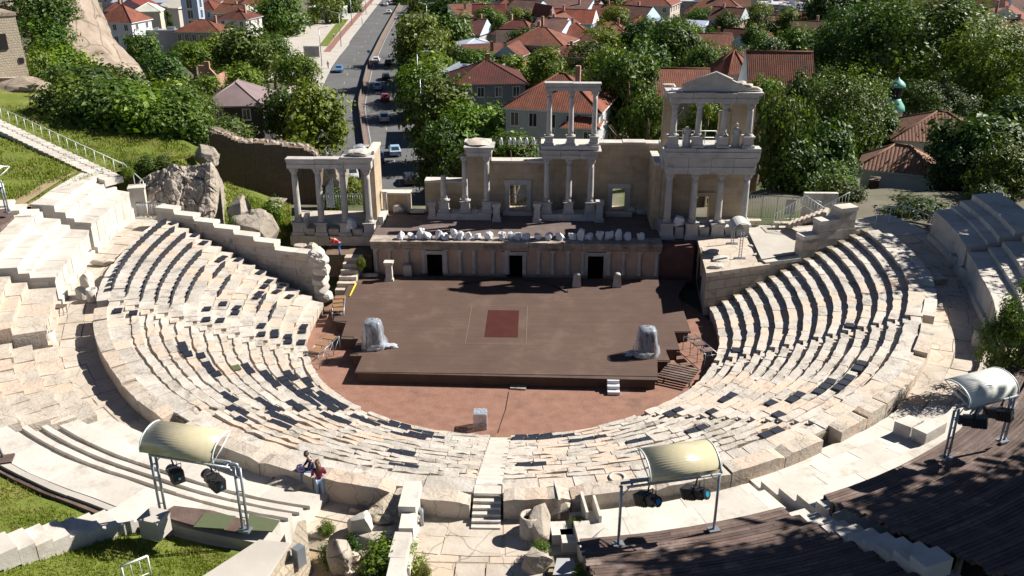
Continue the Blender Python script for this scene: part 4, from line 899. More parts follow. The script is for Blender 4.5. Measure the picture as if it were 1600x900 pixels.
# ---------------------------------------------------------------- lower-left white stair
def stair(name,label,p0,p1,n,w,m,th=.5,rail=False,cat='stair'):
    """straight stair from p0 (low) to p1 (high)"""
    p0,p1=Vector(p0),Vector(p1); t=T(name,label,cat,p0); d=p1-p0; dh=Vector((d.x,d.y,0)); L=dh.length; dh.normalize(); rz=math.atan2(dh.y,dh.x)
    mb=MB()
    for i in range(n):
        c=p0+dh*(L*(i+.5)/n); z=p0.z+(d.z)*(i+1)/n; mb.box((c.x,c.y,z-th/2+R.uniform(-.01,.01)),(L/n-.006,w+R.uniform(-.03,.03),th),rz)
    Pt('steps',mb,M[m],t); return t
a=PZ(222,800,6.1); b=PZ(-70,868,7.6)
stair('white_stair','white stair climbing left across the lower left lawn from the back of the treads',a,b,11,1.15,'white',.7)
mb=MB(); p=PZ(243,822,6.6); mb.box((p.x,p.y,6.65),(.75,.7,.75),-.25); mb.box((p.x,p.y,7.05),(.8,.75,.06),-.25); S('concrete_block','grey concrete foot block beside the left gantry','block',mb,M['walk'],(p.x,p.y,5.6))
# planks and olive boards below the gantry
def slab_px(name,label,cat,q,z,th,m,group=None):
    pts=[PZ(x,y,z) for x,y in q]; mb=MB(); mb.prism([(p.x,p.y,z-th) for p in pts],[(p.x,p.y,z) for p in pts]); c=sum(pts,Vector())/len(pts); return S(name,label,cat,mb,M[m],(c.x,c.y,z-th),group)
ZB=6.4
slab_px('plank_platform','dark maroon plank platform under the left gantry','platform',[(247,805),(272,790),(330,797),(383,812),(378,832),(300,820)],ZB,.1,'wood')
slab_px('olive_board','olive board lying on the planks between the gantry legs','board',[(302,823),(320,801),(368,806),(350,826)],ZB+.08,.05,'padgreen','olive boards by the left gantry')
slab_px('olive_board','olive board on white marble right of the left gantry leg','board',[(386,828),(389,803),(437,813),(425,830)],ZB+.06,.05,'padgreen','olive boards by the left gantry')
# retaining wall right of the lawn
def prism_px(mb,q,z0,z1):
    pts=[PZ(x,y,z1) for x,y in q]; mb.prism([(p.x,p.y,z0) for p in pts][::1],[(p.x,p.y,z1) for p in pts])
t=T('retaining_wall','rubble retaining wall with concrete coping right of the lower left lawn','retaining wall',PZ(400,870,5))
mb=MB(); prism_px(mb,[(270,930),(398,930),(452,848),(405,843)],6.35,6.5); Pt('coping',mb,M['walk'],t)
mb=MB(); prism_px(mb,[(275,935),(392,935),(452,850),(410,846)],3.5,6.34); Pt('wall',mb,M['rubble'],t)
mb=MB(); prism_px(mb,[(394,935),(415,935),(482,850),(478,812),(465,815),(455,850)],3.5,5.8); Pt('face',mb,M['rubble'],t)
p=PZ(462,875,5.8); mb=MB(); mb.box((p.x+.1,p.y+.1,5.9),(.3,.35,.75),-.6); S('meter_box','small grey box fixed to the rubble retaining wall','box',mb,M['steel'],(p.x,p.y,5.5))
# ---------------------------------------------------------------- gantries with spotlights
def gantry(name,label,bl,br,z,h,cm,lean=.0,double=True,cap=(.15,.55),cspan=(.0,.8),over=.3):
    L0,R0=PZ(*bl,z),PZ(*br,z); d=(R0-L0); d.z=0; W_=d.length; d.normalize(); n=Vector((-d.y,d.x,0))
    t=T(name,label,'light gantry',L0); up=Vector((0,0,1))
    for P_ in (L0,R0):
        mb=MB(); k=Vector((0,0,0)); s_=1 if P_ is L0 else -1
        for o in ((-.11,.11) if double else (0,)): mb.tube([P_+d*o,P_+d*o+up*(h-.12)],.05,8)
        mb.box(tuple(P_+up*.04),(.4,.3,.08),math.atan2(d.y,d.x)); 
        if double:
            for i in range(1,5): mb.tube([P_-d*.11+up*h*i/5,P_+d*.11+up*h*i/5],.022,5)
        mb.tube([P_+up*(h-.55),P_+d*s_*.4+up*(h-.08)],.022,5)
        Pt('leg',mb,M['steel'],t)
    mb=MB(); A=L0+up*h; B=R0+up*h
    mb.tube([A-up*.14-d*.05,A-d*.02,A+d*.12+up*.0,B-d*.12,B+d*.02,B-up*.14+d*.05],.055,8); mb.tube([A+d*.1-n*.25,B-d*.1-n*.25],.045,8)
    for i in range(6): q=lerp(0,1,(i+.5)/6); mb.tube([A+d*W_*q,A+d*W_*q-n*.25],.03,5)
    mb.tube([A+d*.3+up*.05+n*.05,A+d*W_*.4+up*.1-n*.1,A+d*W_*.7+up*.03+n*.05,B-d*.2+up*.06],.035,5); Pt('crossbar',mb,M['steel'],t)
    for q in (cspan[0]+.12*(cspan[1]-cspan[0]),cspan[1]-.08*(cspan[1]-cspan[0])):
        mb=MB(); c=A+d*W_*q; mb.tube([c-n*.2,c-n*.2+up*.42],.05,6); mb.tube([c-n*.2+up*.4,c+n*.42+up*.66],.03,5); mb.tube([c-n*.1+up*.3,c+n*.62+up*.52],.025,5)
        Pt('bracket',mb,M['woodtan'] if cm=='canopy' else M['steelw'],t)
    # curved canopy sheet with thickness
    mb=MB(); m_=18; rr=.76; cen=A+n*.36+up*.26
    def arcp(i,rad_): th=rad(188-(188-52)*i/m_); return n*(rad_*cos(th))+up*(rad_*sin(th)*.74)
    for i in range(m_):
        q=[]
        for r_ in (rr,rr+.02):
            for j in (i,i+1):
                for s_ in (cspan[0]*W_-over,cspan[1]*W_+over): q.append(cen+d*s_+arcp(j,r_))
        a_,b_,c_,e_,f_,g_,h_,i_=q
        k=len(mb.v); mb.v+=[tuple(v) for v in q]
        mb.face((k,k+1,k+3,k+2),0,smooth=True); mb.face((k+4,k+6,k+7,k+5),0,smooth=True)
        for x_ in ((k,k+2,k+6,k+4),(k+1,k+5,k+7,k+3)): mb.face(x_)
    cp=Pt('canopy',mb,M[cm],t)
    for s_ in (cspan[0]*W_-over,cspan[1]*W_+over):
        mb=MB(); mb.tube([cen+d*s_+arcp(i,rr+.01) for i in range(m_+1)],.032,6); mb.tube([cen+d*s_+arcp(0,rr),cen+d*s_+arcp(m_,rr)],.018,5); mb.tube([cen+d*s_+arcp(m_,rr),cen+d*s_-n*.3+up*.05],.018,5); Pt('rim',mb,M['steelw'],cp)
    return A,B,d,n,W_
def spotlight(P_,d,n,label,rz=0.,tilt=-.35,group='spotlights on the gantries',k=1.02,lens_end=-1):
    """spotlight hanging under point P_; d: along the bar, n: to the stage"""
    t=T('spotlight',label,'spotlight',P_-Vector((0,0,.45)),group); up=Vector((0,0,1))
    f=(n*cos(rz)+d*sin(rz)); s_=Vector((f.y,-f.x,0)); ax=(f*cos(tilt)+up*sin(tilt)).normalized(); v=s_.cross(ax)
    c=P_-up*.8*k; P_=P_-n*.12
    mb=MB(); 
    def ob(o,hl,hw,hh,mm):
        q=[]
        for e in (-1,1):
            for a_,b_ in ((-1,-1),(1,-1),(1,1),(-1,1)): q.append(c+ax*(o+e*hl)+s_*(a_*hw)+v*(b_*hh))
        mm.prism(q[:4],q[4:])
    ob(-.2*k,.26*k,.19*k,.2*k,mb); ob(.2*k,.16*k,.16*k,.17*k,mb)
    for i in range(4): ob((-.36+.1*i)*k,.015,.205*k,.215*k,mb)
    Pt('housing',mb,M['black'],t)
    mb=MB(); mb.tube([c+ax*.3*k,c+ax*.5*k],[.16*k,.19*k],12); Pt('barrel',mb,M['black'],t)
    mb=MB(); e=.5 if lens_end>0 else -.46; mb.tube([c+ax*e*k,c+ax*(e+.02*lens_end)*k],(.10 if lens_end>0 else .05)*k,10); Pt('lens',mb,M['lens'],t)
    mb=MB(); mb.tube([c-s_*.2*k,c-s_*.24*k+up*.34*k,c+s_*.24*k+up*.34*k,c+s_*.2*k],.022,5); mb.tube([c+up*.34*k,P_],.03,5); Pt('yoke',mb,M['black'],t)
    mb=MB(); mb.tube([P_+d*.2,P_+d*.25-up*.5,P_+d*.1-up*.85,c-ax*.4],.012,4); Pt('cable',mb,M['black'],t)
A,B,d,n,W_=gantry('light_gantry','steel light gantry with tan curved canopy standing behind the left treads',(256,806),(384,829),ZB+.02,2.75,'canopy',cspan=(.02,.75),over=.2)
spotlight(A+d*W_*.24,d,n,'black spotlight under the left tan canopy, nearer the white stair',-.9,-.15,lens_end=-1); spotlight(A+d*W_*.70,d,n,'black spotlight under the left tan canopy, by the right leg',-1.1,.12,lens_end=-1)
ZD=6.35
A,B,d,n,W_=gantry('light_gantry','dark pipe light gantry with tan curved canopy on the middle plank deck',(966,852),(1115,829),ZD,2.55,'canopy',double=False,cspan=(.26,.92),over=.08)
spotlight(A+d*W_*.27,d,n,'black spotlight with blue lens under the middle canopy, left one',2.7,.38,lens_end=1); spotlight(A+d*W_*.76,d,n,'black spotlight with blue lens under the middle canopy, right one',2.6,.38,lens_end=1)
ZE=7.5
A,B,d,n,W_=gantry('light_gantry','steel light gantry with shining milky canopy on the right plank deck',(1478,716),(1566,690),ZE,2.2,'canopyw',cspan=(.05,.85),over=.05)
spotlight(A+d*W_*.35,d,n,'black spotlight under the milky canopy, left one',-.6,-.2); spotlight(A+d*W_*.8,d,n,'black spotlight under the milky canopy, right one',-.4,-.2)
A,B,d,n,W_=gantry('light_gantry','light gantry cut by the left picture edge above the white steps',(-95,318),(12,332),8.5,2.1,'canopyw',cspan=(.1,.98),over=.2)
spotlight(A+d*W_*.85,d,n,'black spotlight under the canopy at the left picture edge',-.6,-.2)
A,B,d,n,W_=gantry('light_gantry','light gantry cut by the right picture edge under dark trees',(1603,372),(1690,360),8.0,2.1,'canopyw',cspan=(.0,.9),over=.2)
# leg of one more stand at the far left edge and its plank seat
t=T('lamp_stand','blue painted steel lamp stand cut by the left picture edge','lamp stand',PZ(8,722,7.1))
p=PZ(8,722,7.1); mb=MB()
for o in (-.3,0): mb.tube([(p.x+o,p.y,7.1),(p.x+o-.35,p.y-.05,9.6)],.05,6)
mb.tube([(p.x-.3,p.y,7.5),(p.x,p.y,7.5)],.03,5); Pt('leg',mb,M['steel'],t); mb=MB(); mb.box((p.x-.2,p.y-.2,7.3),(1.2,.6,.07),.3); Pt('plank',mb,M['wood'],t)
slab_px('plank_platform','small dark plank platform at the left picture edge','platform',[(-60,372),(0,358),(22,338),(14,325),(-60,335)],8.2,.15,'wood')
mb=MB()
for i,(px,py) in enumerate(((5,318),(24,325),(43,333))): p=PZ(px,py,8.1-.25*i); mb.box((p.x,p.y,7.9-.25*i),(1.0,1.5,.5),rad(10))
p=PZ(24,325,7.8); S('white_steps','three white blocks stepping down beside the left edge gantry','steps',mb,M['white'],(p.x,p.y,7.2))
# ---------------------------------------------------------------- plank decks
def deck(label,a0,a1,r0,rows,z0,dz=.36,tr=.86,z_low=3.9,steps_side=None):
    am=(a0+a1)/2; x,y=pol(r0,am); t=T('plank_deck',label,'plank deck',(x,y,z_low))
    for i in range(rows):
        ra=r0+tr*i; z=z0+dz*i; mb=MB(); g=math.degrees
        for k in range(6):
            q0=ra+tr*k/6; q1=ra+tr*(k+1)/6-.014
            arc_row(mb,lambda a:q0,lambda a:q1,a0+R.uniform(-.3,.1),a1+R.uniform(-.05,.2),z-.05,z,w=(2.8,4.2),gap=.004,jr=.004,jb=.004,jz=.008,nose=0,n=3)
        arc_row(mb,lambda a:ra-.03,lambda a:ra-.003,a0,a1,z-dz,z-.004,w=(2.8,4.2),gap=.004,jr=.004,jb=.003,jz=.003,nose=0,n=3)
        Pt('plank_row',mb,M['wood'],t)
    for a in [a0+.5+(a1-a0-1)*i/5 for i in range(6)]:
        for i in range(0,rows,3):
            mb=MB(); x,y=pol(r0+.25+tr*i,a); mb.box((x,y,(z0+dz*i-.06+z_low)/2),(.14,.14,z0+dz*i-.06-z_low),rad(a)); Pt('post',mb,M['wood'],t)
    return t
deck('maroon plank deck in the lower right, stepping up towards the viewer',7.2,23.3,27.6,8,6.3,.26)
deck('larger weathered plank deck on the right, half in tree shade',25.8,58,28.3,9,6.95,.25)
# white steps between the decks
t=T('deck_stair','white stepped stair in blue shade between the two plank decks','stair',pol(28,24.5)+(5.5,))
for i in range(10):
    r0=27.7+.62*i; mb=MB(); z=6.05+.27*i; arc_block(mb,lambda a:r0,lambda a:r0+.62,23.45+.0*i,25.3,z-.6,z,n=1,jr=.005,jb=.005,jz=.004,nose=0); Pt('step',mb,M['white'],t)
slab_px('pale_board','pale board leaning low beside the blue shaded stair','board',[(1405,880),(1490,890),(1510,905),(1420,905)],7.6,.1,'white')
# white blocks beside the right gantry
for i,(q,z,h,lab) in enumerate((([(1398,658),(1420,648),(1444,656),(1424,668)],5.9,.3,'white squared block in front of the right gantry'),([(1426,668),(1462,652),(1480,660),(1448,678)],6.2,.5,'larger white squared block touching the right gantry leg'))):
    mb=MB(); prism_px(mb,q,z-h-.6,z); p=PZ(q[0][0],q[0][1],z); S('marble_block',lab,'stone block',mb,M['white'],(p.x,p.y,z-h-.6))
# ---------------------------------------------------------------- passage (vomitory) at the bottom
mb=MB(); y=-23.3
while y>-34:
    dl=R.uniform(1.2,1.9); xs_=[-2.55,-.95+R.uniform(-.12,.12),.25+R.uniform(-.1,.1),2.3]
    for a,b in zip(xs_,xs_[1:]):
        j=lambda: R.uniform(-.03,.03)
        mb.prism([(a+.02,y-dl+.02,4.3),(b-.02,y-dl+.02,4.3),(b-.02,y-.02,4.3),(a+.02,y-.02,4.3)],[(a+.025+j(),y-dl+.03+j(),4.58),(b-.03+j(),y-dl+.03+j(),4.58+j()*.3),(b-.03+j(),y-.03+j(),4.58),(a+.03+j(),y-.03+j(),4.58)])
    y-=dl
ST('passage_floor',mb,M['pave'])
mb=MB(); mb.poly([(-9,-34,4.5),(4,-34,4.5),(4,-24,4.5),(-9,-24,4.5)]); ST('passage_ground',mb,M['soil'])
t=T('passage_wall','whitish ragged wall along the left side of the paved passage','passage wall',(-3,-27,4.3))
mb=MB(); y=-23.6; i=0
while y>-33:
    L=R.uniform(.9,1.7); z=4.35
    while z<5.5-.04*i: 
        h=R.uniform(.35,.5); mb.box((-2.88+R.uniform(-.06,.06),y-L/2,z+h/2),(.6+R.uniform(-.08,.08),L-.02,h-.015),R.uniform(-.03,.03),tap=R.uniform(.9,1.)); z+=h
    y-=L; i+=1
Pt('masonry',mb,M['white'],t)
mb=MB(); mb.tube([(-2.48,-24.6,4.42),(-2.48,-24.62,5.35)],.09,8); S('pipe_post','grey pipe standing against the left passage wall','pipe',mb,M['steel'],(-2.48,-24.6,4.42))
def rockpx(name,label,px,py,z,d,seed,m='rockg',rough=.2,rz=0,cat='rock',sub=4,group=None):
    p=PZ(px,py,z); mb=MB(); mb.rock((p.x,p.y,z+d[2]*.36),d,seed,rough,sub=sub,rz=rz); return S(name,label,cat,mb,M[m],(p.x,p.y,z),group)
rockpx('boulder','white boulder at the head of the rubble left of the passage',562,835,4.6,(1.15,1.0,1.2),21,'white',.25)
rockpx('boulder','grey brown boulder with flat top low on the left of the passage',531,888,4.5,(1.0,.9,1.5),22,'rockg',.16)
rockpx('boulder','tan boulder in half shade right of the passage',838,890,4.5,(1.15,.9,1.1),23,'rockg',.25)
rockpx('standing_slab','long tan slab leaning up on the right edge of the passage',843,838,4.5,(1.0,1.5,1.7),24,'rockg',.14)
rockpx('boulder','small white block at the corner of the middle plank deck',938,855,5.6,(.75,.6,.9),25,'white',.15)
rockpx('marble_block','whitish worn slab right of the leaning slab',868,802,4.7,(1.5,1.0,.8),26,'rough',.14,cat='stone block')
rockpx('marble_block','pale worn block on which one visitor sits behind the parapet',487,752,4.6,(1.7,1.2,.95),27,'rough',.1,cat='stone block')
rockpx('marble_block','broad cracked block beside the seated visitors',452,768,4.6,(2.1,1.3,.9),28,'rough',.12,cat='stone block')
rockpx('rubble_heap','grey rubble masonry stump beside the passage wall',616,812,4.5,(2.6,2.0,1.15),29,'rubble',.3,cat='rubble heap')
rockpx('rubble_heap','low pinkish rubble left of the passage wall',600,850,4.4,(2.4,1.8,.8),30,'rough',.35,cat='rubble heap')
for i,(px,py,w,h,lab) in enumerate(((870,790,.08,.9,'thin upright slab edge left of the middle gantry'),(912,810,.1,.95,'first thin upright slab by the middle gantry leg'),(932,815,.1,.9,'second thin upright slab by the middle gantry leg'))):
    p=PZ(px,py,4.9); mb=MB(); mb.box((p.x,p.y,5.2),(w,1.3,h),rad(8)); S('upright_slab',lab,'slab',mb,M['white'],(p.x,p.y,4.75))
slab_px('grey_board','grey board panel lying in the shade at the bottom edge','board',[(870,872),(896,872),(905,905),(862,905)],5.0,.08,'flat')
for i,(px,py,lab) in enumerate(((877,840,'shaded white step block below the upright slabs, left'),(893,852,'shaded white step block below the upright slabs, right'))):
    p=PZ(px,py,4.6); mb=MB(); mb.box((p.x,p.y,4.75),(.8,.8,.6),.1); S('step_block',lab,'stone block',mb,M['white'],(p.x,p.y,4.45))
# stone drums (bins) and stools along the walkway
def drum(px,py,z,lab,r=.3,h=.85,m='white'):
    p=PZ(px,py,z); mb=MB(); mb.lathe([(r*.95,z),(r,z+.05),(r*.97,z+h),(r*.72,z+h),(r*.7,z+h-.25)],(p.x,p.y),16); mb2=MB(); mb2.lathe([(r*.69,z+h-.24),(r*.69,z+h-.22)],(p.x,p.y),12)
    t=T('litter_drum',lab,'litter drum',(p.x,p.y,z),'hollow stone litter drums'); Pt('drum',mb,M[m],t); Pt('hole',mb2,M['void'],t)
drum(204,343,DIAZ,'hollow stone drum at the far end of the left walkway',.33); drum(135,396,DIAZ,'hollow stone drum by the wooden stools on the left walkway',.33); drum(80,540,DIAZ,'hollow stone drum beside the rounded podium end on the left')
drum(963,772,DIAZ,'hollow stone drum under the middle gantry',.36); drum(1491,418,DIAZ,'shaded stone drum against the right podium, farther one',.42,.9,'seat'); drum(1506,438,DIAZ,'shaded stone drum against the right podium, nearer one',.42,.9,'seat'); drum(1528,540,DIAZ,'stone drum beside the tree at the right edge',.36,.9,'seat'); drum(827,842,4.45,'hollow stone drum against the leaning slab by the passage',.38,1.1,'rough'); drum(146,470,DIAZ,'stone drum among broken blocks at the parapet gap',.34,.8)
def stools(px,py,lab):
    p=PZ(px,py,DIAZ); t=T('wooden_stool',lab,'stool',(p.x,p.y,DIAZ)); 
    for i,(ox,oy) in enumerate(((-.35,0),(.35,.15))):
        mb=MB()
        for k in range(3): mb.box((p.x+ox,p.y+oy-.18+.18*k,DIAZ+.5),(.62,.16,.05))
        Pt('seat',mb,M['wood'],t); mb=MB()
        for sx in(-.25,.25):
            for sy in(-.2,.2): mb.box((p.x+ox+sx,p.y+oy+sy,DIAZ+.24),(.05,.05,.47))
        Pt('legs',mb,M['steel'],t)
stools(126,404,'pair of joined wooden stools by the second white bank'); stools(85,492,'pair of joined wooden stools by the rounded podium end'); stools(214,335,'pair of joined wooden stools by the walkway fence')
rockpx('marble_block','loose pale slab lying on the left walkway',160,415,DIAZ,(1.6,.7,.5),41,'rough',.12,cat='stone block')
rockpx('marble_block','tall pale broken block in the parapet gap on the left',140,462,DIAZ,(1.0,1.0,2.0),42,'white',.16,cat='stone block')
rockpx('marble_block','small broken block leaning beside the tall one on the left walkway',130,466,DIAZ,(.7,.7,1.0),43,'white',.2,cat='stone block')
p=PZ(1458,440,DIAZ); mb=MB(); mb.box((p.x-.2,p.y,4.8),(1.6,1.1,.35),.15); mb.box((p.x-.5,p.y,4.99),(.3,.2,.03),.15); S('marble_block','flat pale slab lying sunlit on the right walkway','stone block',mb,M['pave'],(p.x,p.y,DIAZ))
# bits of the walkway: end pier, fence, rails
p=PZ(205,300,6.2); mb=MB(); mb.box((-29.0,12.6,5.6),(1.1,1.0,2.2),.3); mb.box((-29.0,12.6,6.78),(1.25,1.15,.16),.3); S('marble_pier','white squared pier at the end of the left upper bank','pier',mb,M['white'],(-29,12.6,4.5))
def railing(name,label,pts,h=1.0,m='steelw',n_in=6,posts=True,r=.03,group=None):
    pts=[Vector(p) for p in pts]; t=T(name,label,'railing',pts[0],group); up=Vector((0,0,1)); mb=MB(); mb.tube([p+up*h for p in pts],r*1.2,6); Pt('handrail',mb,M[m],t)
    for a,b in zip(pts,pts[1:]):
        L=(b-a).length; k=max(1,round(L/1.3))
        for i in range(k+(1 if b is pts[-1] else 0)): q=a.lerp(b,i/k); mb=MB(); mb.tube([q,q+up*h],r,5); Pt('post',mb,M[m],t)
    if n_in:
        mb=MB()
        for a,b in zip(pts,pts[1:]):
            k=max(2,int((b-a).length*n_in))
            for i in range(1,k): q=a.lerp(b,i/k); mb.tube([q+up*.1,q+up*h],r*.45,4)
            mb.tube([a+up*.1,b+up*.1],r*.6,4)
        Pt('bars',mb,M[m],t)
    return t
railing('walkway_fence','grey bar fence closing the end of the left walkway below the rocks',[PZ(216,338,DIAZ),PZ(262,340,DIAZ)],1.1,'steel',7)
# hillside stair with railing on the left
sa=PZ(178,280,7.6); sb=PZ(-60,168,10.3)
stair('hill_stair','long white stair climbing the grassy hill on the left',sa,sb,30,1.5,'white',.5)
dd=(sb-sa); ddh=Vector((dd.x,dd.y,0)).normalized(); nn=Vector((ddh.y,-ddh.x,0)); nn=nn if nn.y>0 else -nn
railing('stair_rail','pale green handrail along the far side of the hill stair',[sa+nn*.9-Vector((0,0,.1)),sb+nn*.9],1.1,'steelw',0)
railing('stair_rail','short pale handrail descending to the left walkway pier',[sa+nn*.9,Vector((-28.7,13.2,6.0))],1.1,'steelw',0)
railing('corner_rail','white handrail with bars around the far end of the right walkway',[PZ(1368,352,DIAZ+.02),PZ(1408,346,DIAZ),PZ(1452,366,DIAZ)],1.3,'steelw',1.5)
railing('lawn_gate','white bar gate top at the bottom left corner of the picture',[PZ(196,915,6.9),PZ(236,898,6.9)],.75,'steelw',4)
# stair and rails behind the right side wall
t=stair('timber_stair','pale stair with rails behind the right side wall',(21.2,13.5,4.0),(23.6,12.2,5.6),8,1.3,'rough',.3)
railing('stair_rail','first pale sloping rail behind the right side wall',[(20.2,14.3,3.7),(22.2,13.6,5.4),(23.6,12.6,4.6)],.9,'steelw',4)
railing('stair_rail','second pale sloping rail behind the right side wall',[(23.3,13.5,4.4),(25.2,12.9,5.9)],.9,'steelw',4)
mb=MB(); mb.bx(22.6,25.2,15.2,15.6,3,6.0); S('white_wall','low white wall behind the rails on the right','wall',mb,M['white'],(24,15.4,3))
f0,f1,f2=PZ(1166,340,3.6),PZ(1258,345,3.6),PZ(1278,352,3.6)
railing('bar_fence','tall grey bar fence right of the pavilion with a pale notice panel',[f0,f1,f2],1.9,'steel',5)
mb=MB(); p=f0.lerp(f1,.72); mb.box((p.x,p.y-.05,4.7),(.75,.04,1.2)); S('notice_panel','pale panel fixed on the grey bar fence','panel',mb,M['steel'],(p.x,p.y-.05,4.1))
t=T('yard','x','y'); bpy.data.objects.remove(t)
mb=MB(); pts=[PZ(1165,352,3.62),PZ(1290,352,3.62),PZ(1250,395,3.62),PZ(1190,405,3.62)]; mb.poly([tuple(p) for p in pts][::-1]); ST('yard_floor',mb,M['walk'])
for i,(px,py,lab) in enumerate(((1175,352,'dark stone bench by the bar fence, near the pavilion'),(1222,356,'dark stone bench by the middle of the bar fence'))):
    p=PZ(px,py,3.65); mb=MB(); mb.box((p.x,p.y,4.05),(1.3,.5,.12)); mb.box((p.x-.4,p.y,3.82),(.2,.4,.34)); mb.box((p.x+.4,p.y,3.82),(.2,.4,.34)); S('bench',lab,'bench',mb,M['rough'],(p.x,p.y,3.65))
# lamp stand with curved shade on the vault roof
zr=3.4
t=T('roof_lamp_stand','twin lattice lamp stand with curved milky shade on the vault roof','lamp stand',PZ(1155,405,zr))
A_,B_=PZ(1144,381,zr),PZ(1156,404,zr)
for p,h in ((A_,1.9),(B_,2.0)):
    mb=MB()
    for o in(-.09,.09): mb.tube([(p.x+o,p.y,zr),(p.x+o,p.y,zr+h)],.03,5)
    for i in range(9): mb.tube([(p.x-.09,p.y,zr+h*i/9),(p.x+.09,p.y,zr+h*(i+.5)/9)],.018,4)
    mb.box((p.x,p.y,zr+.04),(.8,.3,.06)); Pt('mast',mb,M['steel'],t)
mb=MB(); c=(A_+B_)/2+Vector((.15,0,2.05)); m_=10
for i in range(m_):
    q=[]
    for r_ in (.8,.83):
        for j in (i,i+1):
            for s_ in (-.85,.85): th=rad(165-130*j/m_); q.append((c.x+r_*cos(th)*.95,c.y+s_,c.z-.45+r_*sin(th)))
    k=len(mb.v); mb.v+=q; mb.face((k,k+1,k+3,k+2)); mb.face((k+4,k+6,k+7,k+5)); mb.face((k,k+2,k+6,k+4)); mb.face((k+1,k+5,k+7,k+3))
Pt('shade',mb,M['canopyw'],t)
mb=MB(); mb.box((c.x-.1,c.y,c.z-.35),(.5,1.2,.35)); Pt('lamp_head',mb,M['steel'],t)
# ---------------------------------------------------------------- people
def skinned(name,joints,edges,radii,m,parent,root=0,sub=1):
    me=bpy.data.meshes.new(name); me.from_pydata([tuple(Vector(j)-ORG[parent.name]) for j in joints],edges,[]); o=bpy.data.objects.new(name,me); COL.objects.link(o); o.parent=parent; ORG[o.name]=ORG[parent.name]
    mo=o.modifiers.new('skin','SKIN'); mo.use_smooth_shade=True
    for i,r in enumerate(radii):
        v=me.skin_vertices[0].data[i]; v.radius=(r,r) if not isinstance(r,tuple) else r; v.use_root=(i==root)
    s_=o.modifiers.new('sub','SUBSURF'); s_.levels=s_.render_levels=sub+1; me.materials.append(m); return o
def person(base,yaw,label,pose,top,legs,hair,hair_long=False):
    t=T('person',label,'person',base); c,s_=cos(yaw),sin(yaw); b=Vector(base)
    def w(x,y,z): return b+Vector((x*c-y*s_,x*s_+y*c,z))
    # pose: seated (hip at 0) facing +y local
    if pose=='sit': J=dict(pel=(0,0,.12),spine=(0,.02,.35),chest=(0,.06,.55),neck=(0,.1,.72),head=(0,.17,.86),hl=(-.1,.02,.1),hr=(.1,.02,.1),kl=(-.13,.46,.16),kr=(.13,.46,.16),al=(-.13,.44,-.28),ar=(.14,.46,-.28),fl=(-.13,.6,-.32),fr=(.14,.62,-.32),sl=(-.19,.07,.63),sr=(.19,.07,.63),el=(-.25,.2,.38),er=(.25,.2,.38),wl=(-.1,.36,.28),wr=(.1,.36,.3))
    elif pose=='bend': J=dict(pel=(0,0,.88),spine=(0,.1,1.05),chest=(0,.28,1.2),neck=(0,.44,1.28),head=(0,.56,1.3),hl=(-.1,0,.86),hr=(.1,0,.86),kl=(-.11,.04,.48),kr=(.11,.04,.48),al=(-.11,-.04,.08),ar=(.11,-.04,.08),fl=(-.12,.1,.04),fr=(.12,.1,.04),sl=(-.19,.34,1.24),sr=(.19,.34,1.24),el=(-.26,.46,1.0),er=(.26,.46,1.0),wl=(-.14,.62,.85),wr=(.14,.62,.85))
    else: J=dict(pel=(0,0,.9),spine=(0,.02,1.1),chest=(0,.03,1.28),neck=(0,.03,1.46),head=(0,.06,1.6),hl=(-.1,0,.88),hr=(.1,0,.88),kl=(-.11,.06,.5),kr=(.11,-.02,.5),al=(-.12,.02,.08),ar=(.12,-.1,.08),fl=(-.13,.15,.04),fr=(.13,.04,.04),sl=(-.19,.02,1.38),sr=(.19,.02,1.38),el=(-.27,.08,1.12),er=(.27,.08,1.12),wl=(-.14,.26,1.08),wr=(.16,.25,1.05))
    N=list(J); P_={k:w(*J[k]) for k in N}; ix={k:i for i,k in enumerate(N)}
    E=[('pel','spine'),('spine','chest'),('chest','neck'),('neck','head'),('pel','hl'),('pel','hr'),('hl','kl'),('kl','al'),('al','fl'),('hr','kr'),('kr','ar'),('ar','fr'),('chest','sl'),('chest','sr'),('sl','el'),('el','wl'),('sr','er'),('er','wr')]
    rd=dict(pel=.115,spine=.1,chest=.12,neck=.055,head=.09,hl=.085,hr=.085,kl=.058,kr=.058,al=.04,ar=.04,fl=.035,fr=.035,sl=.06,sr=.06,el=.042,er=.042,wl=.03,wr=.03)
    joints=[P_[k] for k in N]; edges=[(ix[a],ix[b_]) for a,b_ in E]; rads=[rd[k] for k in N]
    # head top and hands with fingers
    hd=P_['head']; nk=P_['neck']; up=(hd-nk).normalized(); fwd=(w(0,1,0)-b).normalized()
    def add(p,par,r): joints.append(p); rads.append(r); edges.append((par,len(joints)-1)); return len(joints)-1
    add(hd+up*.12,ix['head'],.075); add(hd+fwd*.095-up*.0,ix['head'],.022)
    body=skinned('body',joints,edges,rads,M['skin'],t)
    for sd,k in ((-1,'wl'),(1,'wr')):
        e=P_['el' if sd<0 else 'er']; dr=(P_[k]-e).normalized(); sdv=dr.cross(up).normalized(); hj=[P_[k],P_[k]+dr*.08]; he=[(0,1)]; hr=[.03,.034]
        for q in range(4): base_=hj[1]+sdv*(.02*(q-1.5)); hj+= [base_+dr*.03,base_+dr*(.075-.008*abs(q-1.4))-up*.012]; he+=[(1,len(hj)-2),(len(hj)-2,len(hj)-1)]; hr+=[.0095,.008]
        hj+=[hj[0]+dr*.03+sdv*.04*sd,hj[0]+dr*.07+sdv*.052*sd]; he+=[(0,len(hj)-2),(len(hj)-2,len(hj)-1)]; hr+=[.011,.009]
        skinned('hand',hj,he,hr,M['skin'],t)
